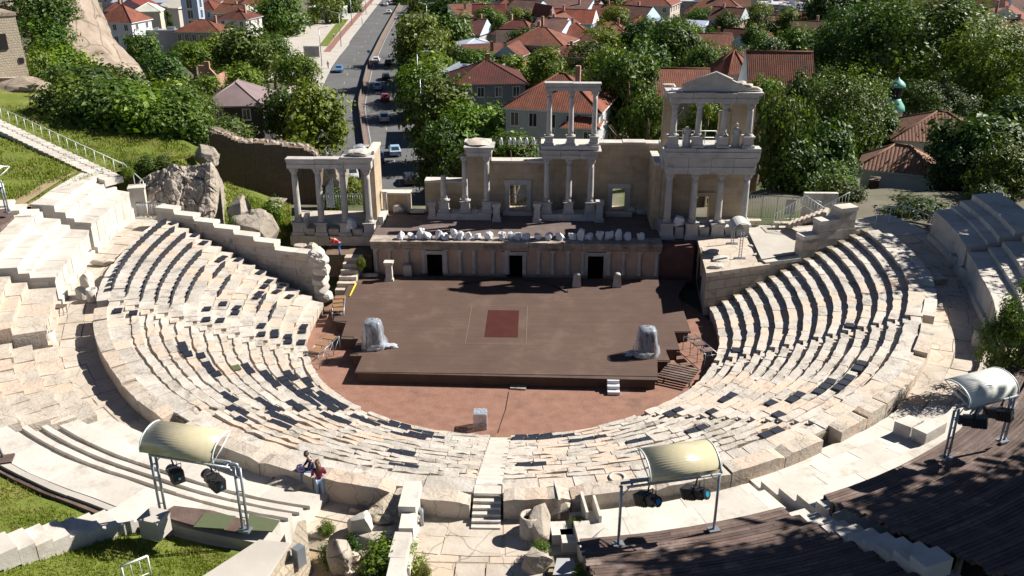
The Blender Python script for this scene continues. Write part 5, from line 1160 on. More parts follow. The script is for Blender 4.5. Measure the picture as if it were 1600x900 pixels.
    ks=['pel','spine','chest','neck','sl','sr','el','er','wl','wr']; kx={k:i for i,k in enumerate(ks)}
    js=[P_[k] for k in ks]; js[3]=P_['chest'].lerp(P_['neck'],.75); js[8]=P_['el'].lerp(P_['wl'],.75); js[9]=P_['er'].lerp(P_['wr'],.75)
    skinned('shirt',js,[(kx[a],kx[b_]) for a,b_ in E if a in kx and b_ in kx],[rd[k]+.02 for k in ks[:3]]+[.07]+[rd[k]+.016 for k in ks[4:]],M[top],t)
    ks=['pel','hl','hr','kl','kr','al','ar']; kx={k:i for i,k in enumerate(ks)}
    skinned('trousers',[P_[k] for k in ks],[(kx[a],kx[b_]) for a,b_ in E if a in kx and b_ in kx],[rd[k]+.018 for k in ks],M[legs],t)
    for k,q in (('al','fl'),('ar','fr')): skinned('shoe',[P_[k]-up*.0,P_[q]],[(0,1)],[.05,.045],M['black'],t)
    mb=MB(); hc=hd+up*.065-fwd*.025; rs=len(mb.v)
    mb.rock((hc.x,hc.y,hc.z+.03),(.24,.25,.22),5,.06,sub=2); 
    if hair_long: 
        q=hd-fwd*.07; mb.tube([q+up*.08,q-up*.1-fwd*.03,q-up*.33-fwd*.05],[.1,.11,.05],8)
    Pt('hair',mb,M[hair],t)
    mb=MB()
    for sd in (-1,1):
        sv=fwd.cross(up).normalized()*sd; q=hd+fwd*.088+sv*.032+up*.03; mb.rock(tuple(q),(.018,.018,.014),1,0,sub=1)
    Pt('eyes',mb,M['black'],t)
    return t
p=PZ(489,737,5.45); person((p.x,p.y,5.4),rad(110),'person in navy top sitting on a pale block, lilac bag at the side','sit','navy','jeansd','hair')
mb=MB(); mb.rock((p.x-.45,p.y-.1,5.62),(.55,.35,.55),7,.35,sub=2); S('lilac_bag','lilac cloth bag lying beside the seated person in navy','bag',mb,M['purple'],(p.x-.45,p.y-.1,5.4))
p=PZ(502,779,4.62); person((p.x,p.y,4.62),rad(20),'person with long brown hair in maroon top and pale jeans','stand','maroonc','jeans','hairb',True)
p=PZ(531,393,3.0); person((p.x,p.y,2.75),rad(100),'person in red top and blue jeans bending over the left side wall','bend','red','jeansd','hair')
p=PZ(433,757,DIAZ); mb=MB(); mb.rock((p.x,p.y,DIAZ+.25),(.42,.34,.55),3,.12,sub=2); mb.tube([(p.x-.1,p.y+.1,DIAZ+.45),(p.x,p.y+.25,DIAZ+.5),(p.x+.1,p.y+.1,DIAZ+.45)],.02,4); S('backpack','black backpack standing on the walkway among weeds','backpack',mb,M['black'],(p.x,p.y,DIAZ))
# ================================================================ trees and bushes
def crown_mesh(seed,clumps,per,leaf,shell=.72,flat=1.,droop=0.,spread=.34):
    g=random.Random(seed); mb=MB(); cs=[]
    while len(cs)<clumps:
        d=Vector((g.gauss(0,1),g.gauss(0,1),g.gauss(0,1))).normalized(); rr=g.uniform(.45,1.)**.6*shell
        lump=1+.42*noise.noise(d*1.5+Vector((seed*3.1,0,0)))+.24*noise.noise(d*3.4+Vector((0,seed*2.,0)))
        c=d*rr*lump
        if c.z<-.62: continue
        cs.append((c,g.uniform(.6,1.15)*spread,d))
    for c,cr,d in cs:
        for _ in range(per):
            o=Vector((g.gauss(0,.5),g.gauss(0,.5),g.gauss(0,.42)))*cr
            if o.length>cr*1.25: continue
            p=c+o; p.z*=flat; p.z-=droop*(p.x*p.x+p.y*p.y)*.15
            n=(p.normalized()*.9+o.normalized()*.5+Vector((g.uniform(-1,1),g.uniform(-1,1),g.uniform(-.5,1.3)))).normalized()
            a=n.orthogonal().normalized(); b=n.cross(a); th=g.uniform(0,6.28); a,b=a*cos(th)+b*sin(th),b*cos(th)-a*sin(th)
            s=leaf*g.choice((.55,.7,.85,1.,1.35))*cr/spread; q=s*g.uniform(.45,.7)
            mb.poly([p-a*s,p-b*q+n*s*.15,p+a*s,p+b*q+n*s*.15])
    return _mesh('crown',mb,M['leaf'],(0,0,0))
def trunk_mesh(seed):
    g=random.Random(seed); mb=MB(); mb.tube([(0,0,-.15),(.01,.0,.02),(.02,-.01,.3),(.0,.02,.6),(.03,.0,.85)],[.075,.055,.042,.034,.02],9)
    for i in range(7):
        th=i*.9+g.uniform(-.3,.3); z=.36+.07*i; L=g.uniform(.3,.45); mb.tube([(0.015,0,z),(L*.5*cos(th),L*.5*sin(th),z+.12),(L*cos(th),L*sin(th),z+.3)],[.024,.016,.006],6)
    return _mesh('trunk',mb,M['bark'],(0,0,0))
CR={'round':[crown_mesh(11,70,100,.062),crown_mesh(12,80,90,.06),crown_mesh(13,64,105,.065)],'airy':[crown_mesh(21,46,100,.06,.8,spread=.3),crown_mesh(22,52,95,.058,.82,spread=.28)],
    'big':[crown_mesh(31,230,110,.030,.85,spread=.2),crown_mesh(32,210,110,.031,.85,spread=.21)],'tall':[crown_mesh(41,80,95,.056,.8,spread=.28)],'bush':[crown_mesh(51,40,90,.075,.7,spread=.42),crown_mesh(52,44,85,.072,.72,spread=.4)]}
TK=[trunk_mesh(1),trunk_mesh(2)]
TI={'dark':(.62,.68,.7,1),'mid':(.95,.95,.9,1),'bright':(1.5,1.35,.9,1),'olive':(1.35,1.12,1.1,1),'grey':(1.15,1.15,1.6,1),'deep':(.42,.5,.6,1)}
def tree_at(x,y,z0,zc,rx,rz,kind,tint,label,cat='tree',group=None,seed=None):
    g=random.Random(seed if seed is not None else int(x*31+y*17)); t=T('bush' if cat=='bush' else 'tree',label,cat,(x,y,z0),group); ty=TI[tint]
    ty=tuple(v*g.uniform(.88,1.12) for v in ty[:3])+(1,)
    tr=bpy.data.objects.new('stem' if cat=='bush' else 'trunk',g.choice(TK)); COL.objects.link(tr); tr.parent=t; h=max(.5,zc-z0+rz*.35); w=max(h,rx*1.5); h,w=(h,w) if cat!='bush' else (max(.3,(zc-z0)*.8),rx*.7); tr.scale=(w*.9,w*.9,h)
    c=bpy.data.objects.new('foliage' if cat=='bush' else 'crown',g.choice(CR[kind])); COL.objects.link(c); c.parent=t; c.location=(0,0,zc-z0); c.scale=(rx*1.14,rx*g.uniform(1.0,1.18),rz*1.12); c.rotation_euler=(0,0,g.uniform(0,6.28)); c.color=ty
    ORG[tr.name]=ORG[c.name]=Vector((0,0,0)); return t
def tree_px(px,py,w,h,y,kind,tint,label,cat='tree',group=None):
    p=PY(px,py,y); s=SCALE(p); rx=w/s/2; rz=h/s/2/.92
    z0=ground(p.x,p.y); zc=max(p.z,z0+rz*.55)
    return tree_at(p.x,p.y,z0,p.z if p.z>z0 else zc,rx,rz,kind,tint,label,cat,group)
GL='bushes on the rocky slope below the stone tower'
for a in [
 (65,18,100,62,50,'bush','dark','dark bush rising right above the stone tower roof'),(92,8,70,40,56,'bush','mid','small bush at the top beside the tan cliff'),
 (72,62,90,70,47,'bush','mid','bush against the right wall of the stone tower'),(95,108,100,80,44,'bush','bright','bright yellow green bush below the tan cliff'),
 (62,110,60,70,40,'bush','bright','narrow bright bush at the tower corner'),(130,140,110,80,40,'bush','mid','bush in front of the cliff foot, left part'),
 (185,140,110,90,39,'bush','dark','dark bush below the cliff point'),(150,185,130,100,33,'bush','dark','darkest bush above the hill stair'),(205,175,110,100,34,'bush','mid','large bush in the middle of the slope'),
 (215,215,120,80,29,'bush','mid','bush over the grass, left of the rock face'),(265,165,100,90,37,'bush','bright','bright bush left of the ruined brick house'),(280,215,90,80,30,'bush','mid','bush above the rock face'),
 (88,172,80,70,27,'bush','mid','bush just above the hill stair, left'),(125,190,110,90,27,'bush','olive','broad olive bush just above the hill stair'),(175,205,120,90,26,'bush','mid','broad bush along the top of the grass strip'),(225,215,110,90,25,'bush','bright','bright bush at the middle of the grass strip'),(270,222,110,80,24.5,'bush','mid','bush at the right end of the grass strip'),(300,205,70,70,27,'bush','dark','dark bush near the brick ruin'),
 (105,150,70,60,38,'bush','dark','dark bush over the pale fallen boulder'),(240,215,60,50,26,'bush','bright','low bright bush at the grass edge')]: tree_px(*a[:7],a[7],'bush',GL)
TL='trees on the left of the street'
for a in [
 (438,28,98,76,225,'round','mid','large tree hiding the end of the left plaza'),(385,90,120,90,125,'round','mid','broad tree left of the billboard'),(345,82,80,60,150,'round','bright','yellow green tree before the brown mansion'),
 (425,80,70,60,140,'round','mid','tree beside the billboard, left'),(466,112,78,62,118,'round','olive','round olive tree at the street corner'),(490,188,118,120,70,'round','bright','big bright tree beside the tunnel street'),
 (440,180,70,90,74,'round','dark','darker tree left of the big bright one'),(375,135,90,60,105,'round','bright','tree behind the dark brown roof'),(250,112,80,60,88,'round','dark','tree left of the ruined brick house'),
 (222,78,60,55,120,'round','mid','tree under the white house with red roof'),(330,140,60,50,92,'bush','bright','small tree right of the ruined brick house'),(300,85,70,40,120,'round','bright','low tree in front of the brown mansion'),
 (508,20,60,70,255,'airy','olive','thin tree behind the street pavement'),(545,12,50,55,290,'airy','mid','thin tree at the top of the left pavement'),(405,35,50,60,240,'round','dark','dark tree at the left of the plaza'),
 (260,30,0+24,30,230,'round','dark','small dark tree between the church and its tower'),(530,8,70,40,330,'round','mid','far tree above the kiosk roof'),
 (310,170,70,60,60,'bush','mid','tree left of the dark brown roof'),(355,205,90,50,45,'bush','mid','greenery behind the old brown brick wall'),(460,235,50,40,60,'bush','bright','low greenery between brick wall and portico')]: tree_px(*a[:7],a[7],'tree',TL)
TS='trees lining the right side of the street'
for a in [
 (657,88,100,110,140,'round','olive','olive tree leaning over the parked cars'),(650,55,70,70,170,'round','olive','olive tree farther up the street'),(700,60,90,80,185,'round','mid','tree behind the street trees, beside the white shed'),
 (710,22,100,60,250,'round','dark','dark tree at the head of the street'),(660,20,60,50,290,'round','mid','far tree on the right of the street top'),(655,150,95,100,110,'round','olive','olive tree opposite the tunnel traffic'),
 (692,185,120,120,78,'round','mid','full green tree behind the broken columns'),(735,215,110,110,62,'round','bright','bright tree behind the wall with the barred doorway'),(690,245,90,120,58,'round','dark','dark tree at the street gap'),
 (800,235,90,60,46,'round','mid','low tree under the hanging lamps'),(770,190,70,60,72,'round','mid','tree left of the red roofed house'),(630,12,40,40,320,'round','mid','small far tree on the street'),
 (740,265,90,80,44,'round','dark','shaded tree foot behind the stepped wall'),(783,45,40,40,200,'round','mid','small tree right of the white shed')]: tree_px(*a[:7],a[7],'tree',TS)
TC='trees among the red roofed houses'
for a in [
 (862,103,76,56,135,'round','bright','yellow green tree behind the red roofed house'),(915,95,70,60,130,'round','dark','grey green tree left of the big dark one'),(940,75,70,50,150,'airy','bright','pale yellow tree below the orange roofs'),
 (1050,78,110,90,125,'round','dark','large dark tree below the pale blue wall'),(1000,70,80,70,135,'round','dark','dark tree left of the large one'),(985,150,110,150,66,'tall','mid','tall leafy tree right of the upper columns'),
 (960,115,90,90,85,'tall','bright','light tree behind the tall leafy one'),(1015,195,80,110,46,'tall','mid','tree directly behind the high buff wall'),(1100,105,70,70,100,'round','mid','tree left of the octagonal roof'),
 (1010,120,90,90,95,'round','dark','tree between the tall one and the pavilion'),(1105,190,80,90,40,'tall','bright','bright leaves seen through the pavilion'),(905,20,100,60,270,'round','dark','dark tree behind the coral roof'),
 (950,150,60,80,70,'tall','dark','dark tree behind the free lintel'),(1080,25,1,1,250,'round','dark','x')][:-1]: tree_px(*a[:7],a[7],'tree',TC)
TR='trees on the right behind the theatre'
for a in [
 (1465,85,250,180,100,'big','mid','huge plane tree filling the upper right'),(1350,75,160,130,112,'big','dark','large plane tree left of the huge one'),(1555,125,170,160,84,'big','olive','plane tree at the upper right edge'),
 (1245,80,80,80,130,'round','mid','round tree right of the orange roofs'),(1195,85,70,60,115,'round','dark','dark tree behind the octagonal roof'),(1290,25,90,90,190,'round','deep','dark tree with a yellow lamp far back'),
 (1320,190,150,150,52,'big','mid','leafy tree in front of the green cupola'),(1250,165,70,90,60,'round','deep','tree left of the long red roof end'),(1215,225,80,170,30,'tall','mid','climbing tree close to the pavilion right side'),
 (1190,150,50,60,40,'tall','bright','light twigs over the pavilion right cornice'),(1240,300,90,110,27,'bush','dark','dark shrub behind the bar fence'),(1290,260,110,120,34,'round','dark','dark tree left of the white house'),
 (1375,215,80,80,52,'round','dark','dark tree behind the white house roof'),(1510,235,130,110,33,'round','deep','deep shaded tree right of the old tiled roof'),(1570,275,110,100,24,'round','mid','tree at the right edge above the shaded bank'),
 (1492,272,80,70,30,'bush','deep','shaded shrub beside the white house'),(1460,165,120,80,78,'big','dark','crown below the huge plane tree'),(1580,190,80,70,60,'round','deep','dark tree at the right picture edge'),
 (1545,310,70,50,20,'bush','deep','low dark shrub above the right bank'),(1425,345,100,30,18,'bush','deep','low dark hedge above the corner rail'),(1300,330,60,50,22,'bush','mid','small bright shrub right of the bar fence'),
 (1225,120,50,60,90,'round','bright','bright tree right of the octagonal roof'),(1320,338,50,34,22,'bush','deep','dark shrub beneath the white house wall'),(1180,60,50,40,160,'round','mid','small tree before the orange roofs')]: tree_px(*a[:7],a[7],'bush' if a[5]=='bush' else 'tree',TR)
# more trees filling in the back of the town
g=random.Random(5)
for i,(px,py,w,h,y) in enumerate([(640,5,50,30,380),(1350,8,120,60,210),(1400,15,80,50,170),(1310,60,60,60,150),(590,-8,60,30,420),(860,5,90,50,300),(760,2,60,30,340),(1230,40,50,50,200)]):
    tree_px(px,py,w,h,y,'round',g.choice(['dark','mid','olive']),['far tree at the top right of the street','tree at the top above the huge plane tree','tree half behind the huge plane tree','tree between the large plane and the round tree','far tree at the very top of the street','far tree above the coral roof','far tree above the maroon roof','tree before the white apartment block'][i],'tree','far trees in the town')
for a in [(1308,318,60,60,30,'bush','dark','dark shrub left of the white house wall'),(1295,315,70,60,27,'bush','mid','shrub between the bar fence and the white house'),(1482,315,70,60,29,'bush','dark','shrub right of the white house wall'),(1500,300,90,80,28,'round','deep','shaded tree above the far right bank'),
 (1555,235,130,110,30,'round','dark','dark tree covering the tiled roof end'),(1260,335,60,40,25,'bush','mid','ivy along the bar fence end'),(1490,235,90,70,40,'round','deep','shaded tree before the long tiled roof')]: tree_px(*a[:7],a[7],'bush' if a[5]=='bush' else 'tree',TR)
# foreground tree on the right edge and the tall trees whose shade falls on the decks
tree_px(1596,545,120,180,-14,'big','mid','tree leaning in at the right edge over the shaded walkway')
TT='tall trees outside the right edge shading the decks'
for i,(x,y,zc,rx,rz,z0) in enumerate(((24.5,-26.0,21,4.4,4,7),(32.5,-23.8,21,5,4.6,7),(41,-20.5,21,5.2,5,6),(30.5,-30,21,6,5,7),(38.5,-27.5,22.5,6.5,6,7),(46.5,-18,22,5.5,5,6),(24,-31,19.5,5,4.6,7),(45,-24,24,6.5,6,6))):
    tree_at(x,y,z0,zc,rx,rz,'round','mid','tall tree beyond the right edge casting shade on the plank decks','tree',TT)
for i,(x,y,zc,rx,rz,z0) in enumerate(((41.5,5,16,4.2,4,4.5),(43,11.5,16,4.4,4,4),(42.5,16,15.5,3.8,3.8,4),(42,-1,15,3.4,3.2,4.5))):
    tree_at(x,y,z0,zc,rx,rz,'round','dark','tree beyond the right edge shading the right upper bank','tree','trees shading the right bank')
for i,(px,py,z,rx,rz,ti,lab) in enumerate([(612,872,4.9,1.15,.75,'bright','thick bright shrub growing against the passage wall at the bottom'),(585,895,4.8,.7,.5,'mid','weedy clump at the bottom edge left of the thick shrub'),(520,868,4.8,.55,.45,'mid','weeds between the marble slab end and the flat boulder'),(548,850,4.7,.4,.4,'dark','dark weeds under the white boulder'),(508,825,4.9,.35,.35,'bright','weeds sprouting at the slab end below the seated visitors'),(660,890,4.8,.3,.3,'olive','dry weeds at the foot of the passage wall')]):
    p=PZ(px,py,z); tree_at(p.x,p.y,4.45,z,rx,rz,'bush',ti,lab,'bush','weeds and shrubs left of the passage')
for i,(px,py,y,w,h) in enumerate([(205,262,15.2,34,26),(232,256,15.6,36,28),(255,250,16.4,30,22)]): tree_px(px,py,w,h,y,'bush','olive' if i!=1 else 'mid',['olive shrub behind the marble pier','green shrub on the edge above the rock outcrop','small olive shrub above the rock outcrop'][i],'bush','shrubs on the edge above the rock outcrop')
g=random.Random(3)
for i in range(26):
    px,py=g.uniform(520,640),g.uniform(795,897); p=PZ(px,py,4.6); s_=g.uniform(.18,.45); mb=MB(); mb.rock((p.x,p.y,4.55+s_*.25),(s_*1.3,s_,s_*.8),200+i,.25,sub=1); S('rubble_stone','small loose stone in the rubble left of the passage wall','stone',mb,M['rockg' if i%3 else 'rough'],(p.x,p.y,4.5),group='loose stones left of the passage')
# shrubs in the theatre
SB='shrubs growing among the ruins'
for a in [
 (930,860,20,40,-27,'bush','mid','thin shrub at the corner of the middle deck'),(905,893,26,30,-28.2,'bush','olive','yellowish shrub at the bottom edge by the deck'),(905,815,30,14,-25,'bush','bright','green tuft behind the leaning slab'),(845,855,30,20,-26.4,'bush','mid','green tuft below the leaning slab'),
 (425,330,40,40,14,'bush','bright','bright shrub on the bank left of the portico'),(365,355,22,40,9.5,'bush','mid','shrub at the foot of the rock face'),(545,300,60,60,24,'bush','bright','green bush behind the portico columns'),(520,310,40,50,20,'bush','mid','bush seen between the left portico columns'),
 (200,268,20,20,12.6,'bush','bright','small round shrub at the top of the hill stair'),(438,748,22,14,-21.8,'bush','bright','weeds beside the black backpack'),(1185,720,14,12,-20.9,'bush','mid','weed at a break in the right parapet'),(563,410,14,22,9.5,'bush','bright','weed by the stone stair left of the stage')]: tree_px(*a[:7],a[7],'bush',SB)
# ================================================================ rocks on the left hill
def cliff(name,label,px,py,y,w,h,dep,seed,m='cliff',rough=.22,rz=0,sub=6):
    p=PY(px,py,y); s=SCALE(p); mb=MB(); mb.rock((p.x,p.y,p.z),(w/s,dep,h/s/.92),seed,rough,sub=sub,rz=rz); return S('rock_cliff' if name is None else name,label,'rock',mb,M[m],(p.x,p.y,p.z-h/s/2))
t=T('rock_cliff','great smooth tan cliff sloping down behind the bushes at the upper left','rock',PY(150,110,60))
def ck(pts,seed):
    mb=MB(); n=44; mrows=60
    # silhouette left/right edges given from top to foot, with real depth
    for i in range(mrows+1):
        f=i/mrows; l=tab([(a,b) for a,b,_ in pts],f); r=tab([(a,c) for a,_,c in pts],f)
        for j in range(2*n):
            th=2*math.pi*j/(2*n); cx_,hw=(l+r)/2,(r-l)/2; py=lerp(-70,150,f); c=PY(cx_,py,62-6*f); hwm=hw/SCALE(c); v=Vector((cos(th)*hwm,sin(th)*(3+5*f),0)); q=c+v; d3,p3=noise.voronoi(q*.16); k=1+.13*noise.noise(q*.25)+.10*(noise.cell_vector(p3[0]*3.7).x-.5)-.10*max(0,1-(d3[1]-d3[0])/.12)+.05*noise.noise(q*.9); mb.v.append((c.x+v.x*k,c.y+v.y*k,c.z+.5*noise.noise(q*.35)))
    for i in range(mrows):
        for j in range(2*n): a=i*2*n+j; b=i*2*n+(j+1)%(2*n); mb.face((a,b,b+2*n,a+2*n)[::-1],0,smooth=True)
    mb.face(range(2*n),0); return mb
Pt('rock',ck([(0,60,128),(.31,82,138),(.45,100,145),(.6,95,165),(.75,95,190),(.87,110,208),(1,130,218)],1),M['cliff'],t)
cliff('boulder','tan rock ledge at the very top left above the tower',18,8,52,70,44,6,3)
cliff('boulder','pale fallen boulder in shade at the left above the stair',62,176,31,48,46,3.0,4,'rockg')
cliff('boulder','second pale boulder beside the fallen one',88,158,33,40,40,3.0,5,'rockg')
cliff('boulder','rock shelf carrying the stone tower',30,142,35,120,44,6,6)
cliff('boulder','small stone at the left edge by the stair rail',8,180,30,22,18,1.5,7,'rockg')
# faceted rock face at the end of the left walkway
RF='faceted rocks of the face beside the left walkway'
t=T('rock_outcrop','fractured grey tan rock face falling to the left walkway end','rock',PZ(280,350,5))
mb=MB(); nu,nv=130,84; TOP=[(206,290),(222,279),(240,268),(258,262),(275,254),(295,258),(318,254),(332,249),(345,270),(356,296),(362,325)]
for j in range(nv+1):
    v=j/nv
    for i in range(nu+1):
        u=i/nu; px=lerp(206,362,u); pt=tab(TOP,px)+1.5*noise.noise(Vector((px*.2,0,0))); py=lerp(pt,404,v); yy=lerp(15.1,10.7,v**.9)+4.5*sstep(.86,1.,u)+1.2*sstep(.12,0,u); q=PY(px,py,yy)
        s_=q+Vector((0,0,0)); s2=Vector((s_.x*.42+.2*noise.noise(s_*.8),s_.y*.42,s_.z*.3+.1*s_.x)); ds,ps=noise.voronoi(s2); cell=noise.cell_vector(ps[0]*7.3); e=ds[1]-ds[0]
        s3=s_*1.5; d3,p3=noise.voronoi(s3); c3=noise.cell_vector(p3[0]*5.1)
        off=.75*(cell.x-.2)+.22*(c3.x-.5)-.16*max(0,1-e/.06)-.05*max(0,1-(d3[1]-d3[0])/.10)+.45*(s2-ps[0]).dot(Vector((cell.y-.5,0,cell.z-.5)))+.08*noise.noise(s_*4)
        mb.v.append((q.x+off*.25,q.y-off-.35,q.z+off*.10))
for j in range(nv):
    for i in range(nu): k=j*(nu+1)+i; mb.face((k,k+nu+1,k+nu+2,k+1))
Pt('rock',mb,M['rockg'],t)
for i,(px,py,y,w,h,dep) in enumerate([(322,243,18,34,40,2)]):
    cliff('rock_face_block','rounded rock where the brick wall meets the grass',px,py,y,w,h,dep,50+i,'rockg',.2,sub=4)
for i,(px,py,y,w,h,lab) in enumerate([(405,360,10.5,70,60,'brown earthy rock left of the portico podium'),(375,330,12,40,50,'shaded rock in the gully behind the side wall'),(372,343,10.8,20,12,'small white stone on the gully slope'),(432,318,15,30,16,'pale rubble on the grass bank'),(525,270,21,44,60,'heap of pale rubble behind the portico columns')]): cliff('boulder',lab,px,py,y,w,h,2.5,70+i,'rockg' if i!=2 else 'white',.25,sub=4)
lawn_z=lambda r,a:0
mb=MB()  # grassy bank between rock face and portico
q=[PZ(350,285,6.5),PZ(400,300,5.5),PZ(455,320,4.0),PZ(455,365,2.4),PZ(420,385,2.2),PZ(360,380,4.0)]
mb.poly([tuple(p) for p in q][::-1]); ST('grass_bank',mb,M['grassb'])
gq=[(q[0]+q[5])/2,(q[2]+q[3])/2]
g=random.Random(9); mb=MB()
for _ in range(3500):
    u,v=g.random(),g.random(); top=q[0].lerp(q[2],u); bot=q[5].lerp(q[3],u); p=top.lerp(bot,v); th=g.uniform(0,6.28); h=g.uniform(.1,.35); w=.04; mb.poly([(p.x-w*cos(th),p.y-w*sin(th),p.z-.05),(p.x+w*cos(th),p.y+w*sin(th),p.z-.05),(p.x+g.uniform(-.1,.1),p.y+g.uniform(-.1,.1),p.z+h)])
for _ in range(34000):
    x,y=g.uniform(-72,-23.5),g.uniform(11,27)
    if x>-23.5 or (x>-33 and y<15.4): continue
    z=ground(x,y)+.05; th=g.uniform(0,6.28); h=g.uniform(.15,.4); w=.05; mb.poly([(x-w*cos(th),y-w*sin(th),z-.05),(x+w*cos(th),y+w*sin(th),z-.05),(x+g.uniform(-.1,.1),y+g.uniform(-.1,.1),z+h)])
S('grass','rough grass on the hill edge above the rock face','grass',mb,M['blade'],kind='stuff')
mb=MB(); n=44
for j in range(n+1):
    for i in range(n+1):
        x=lerp(-76,-23.2,i/n); y=lerp(9,28,j/n); mb.v.append((x,y,ground(x,y)+.06))
for j in range(n):
    for i in range(n): k=j*(n+1)+i; mb.face((k,k+1,k+n+2,k+n+1),0,smooth=True)
ST('hill_turf',mb,M['grassb'])
# ---- stone tower
p=PY(43,118,38.); q=PY(-40,118,40.); zt=PY(38,24,38.).z; zb=PY(45,118,38.).z
t=T('stone_tower','square rubble stone house with small dark window at the upper left edge','stone house',(p.x,p.y,zb))
x1,x0=p.x,p.x-9
def TW_(e,s_): return [(x1-8+e*0-s_*.7,30-s_),(x1+s_,38),(x1-8,46+s_),(x1-16-s_,38)]
mb=MB(); mb.prism([(x,y,zb-3) for x,y in TW_(0,.3)],[(x,y,zt) for x,y in TW_(0,0)]); Pt('wall',mb,M['rubble'],t)
mb=MB(); mb.ext(TW_(0,.15),zt,zt+.3); Pt('parapet',mb,M['cliff'],t)
for px,py,w,h in ((4,65,.75,1.5),(33,94,.45,.5)):
    dr=_ray(px,py); s_=-((CAM[0]-x1)-(CAM[1]-38))/(dr[0]-dr[1]); c=Vector([CAM[i]+dr[i]*s_ for i in range(3)]); mb=MB(); mb.box((c.x+.03,c.y-.03,c.z),(w,.3,h),math.pi/4); Pt('window',mb,M['void'],t)
mb=MB(); c=PY(20,128,36); mb.box((c.x-1,36,c.z-.3),(6,.8,1.5)); S('terrace_wall','low rubble terrace wall in front of the stone tower','wall',mb,M['rubble'],(c.x,36,c.z-1))
# ---- old brick wall ruin behind the left portico
t=T('brick_ruin','tall old brown brick wall with ragged top, in shade behind the left portico','ruin wall',PY(400,290,24))
mb=MB(); tops=[(325,205),(350,212),(372,222),(395,224),(430,226),(470,232),(490,240),(497,262)]; y0=24.
for i,((xa,ya),(xb,yb)) in enumerate(zip(tops,tops[1:])):
    n=4
    for k in range(n):
        u0,u1=k/n,(k+1)/n; a=PY(lerp(xa,xb,u0),lerp(ya,yb,u0)+R.uniform(-2,2),y0); b=PY(lerp(xa,xb,u1),lerp(ya,yb,u1)+R.uniform(-2,2),y0); z=(a.z+b.z)/2
        mb.bx(a.x+.004,b.x-.004,y0,y0+1.6,-6,z)
Pt('wall',mb,M['brickold'],t); mb=MB()
for i in range(40):
    u=i/39; px=lerp(325,495,u); a=PY(px,tab(tops,px)+1,y0); mb.rock((a.x,y0+R.uniform(.2,1.3),a.z),(R.uniform(.3,.7),R.uniform(.4,.8),R.uniform(.25,.5)),i,.25,sub=1,sm=False)
Pt('broken_top',mb,M['rockg'],t)
railing('bar_fence','grey bar fence behind the left portico columns',[Vector((-16.6,19,3.2)),Vector((-11.0,19,3.2))],1.2,'steel',5)
mb=MB(); a=PY(515,300,17.5); mb.prism([(a.x-.3,17.4,a.z-1.3),(a.x+.35,17.4,a.z-1.3),(a.x+.35,17.45,a.z-1.3),(a.x-.3,17.45,a.z-1.3)],[(a.x-.3,17.4,a.z+.4),(a.x+.35,17.4,a.z+1.2),(a.x+.35,17.45,a.z+1.2),(a.x-.3,17.45,a.z+.4)]); S('glass_panel','pale slanted glass panel between the left portico columns','panel',mb,M['film'],(a.x,17.4,a.z-1.3))
# ---- string of hanging lamps
A_=PY(752,215,17.); B_=PY(850,215,17.)
mb=MB(); mb.tube([A_.lerp(B_,i/8)-Vector((0,0,.12*math.sin(math.pi*i/8))) for i in range(9)],.03,4); S('light_cable','dark cable stretched between the ruined walls','cable',mb,M['black'],A_)
for i,px in enumerate((783,797,804,813,823,834)):
    a=PY(px,216,17.); mb=MB(); mb.lathe([(.05,a.z+.05),(.11,a.z-.05),(.15,a.z-.5),(.13,a.z-.52)],(a.x,17.),10); S('hanging_lamp','small white lamp hanging on the cable above the stepped wall','lamp',mb,M['wrap'],(a.x,17.,a.z),group='white lamps on the cable')
# ================================================================ street
MED=[(20,-12),(50,-18),(90,-26.7),(120,-33.3),(165,-39.7),(219,-45.2),(292,-52),(342,-56.5),(700,-88)]
def med(y): return tab(MED,y)
def strip(name,o0,o1,y0,y1,z,m,step=8):
    mb=MB(); y=y0
    while y<y1-.1:
        b=min(y1,y+step); mb.poly([(med(y)+o0,y,z),(med(y)+o1,y,z),(med(b)+o1,b,z),(med(b)+o0,b,z)]); y=b
    return ST(name,mb,M[m])
ZR=-9.0
strip('road',-8.8,11.5,40,700,ZR,'asphalt'); strip('pavement',-16,-9.1,95,700,ZR+.12,'walk'); strip('pavement',11.8,15,45,700,ZR+.12,'walk'); strip('cycle_lane',-14,-12.1,190,700,ZR+.13,'redlane'); strip('kerb',-9.1,-8.8,60,700,ZR+.13,'mark')
mb=MB()
for y in range(45,420,11):
    for o in (4.2,-4.5):
        mb.poly([(med(y)+o-.05,y,ZR+.006),(med(y)+o+.05,y,ZR+.006),(med(y+2.5)+o+.05,y+2.5,ZR+.006),(med(y+2.5)+o-.05,y+2.5,ZR+.006)])
ST('road_marking',mb,M['mark'])
strip('kerb_line',1.0,1.12,60,500,ZR+.006,'mark')
t=T('median_barrier','long low median barrier with red brick strip dividing the street','barrier',(med(100),100,ZR))
mb=MB(); y=45
while y<420:
    b=y+6; mb.prism([(med(y)-.3,y,ZR),(med(y)+.62,y,ZR),(med(b)+.62,b,ZR),(med(b)-.3,b,ZR)],[(med(y)-.3,y,ZR+.18),(med(y)+.62,y,ZR+.18),(med(b)+.62,b,ZR+.18),(med(b)-.3,b,ZR+.18)]); y=b
Pt('strip',mb,M['brickstrip'],t); mb=MB(); y=45
while y<420:
    b=y+6; mb.prism([(med(y)-.26,y,ZR+.19),(med(y)-.02,y,ZR+.19),(med(b)-.02,b,ZR+.19),(med(b)-.26,b,ZR+.19)],[(med(y)-.22,y,ZR+1.1),(med(y)-.06,y,ZR+1.1),(med(b)-.06,b,ZR+1.1),(med(b)-.22,b,ZR+1.1)]); y=b
Pt('rail_wall',mb,M['barrier'],t)
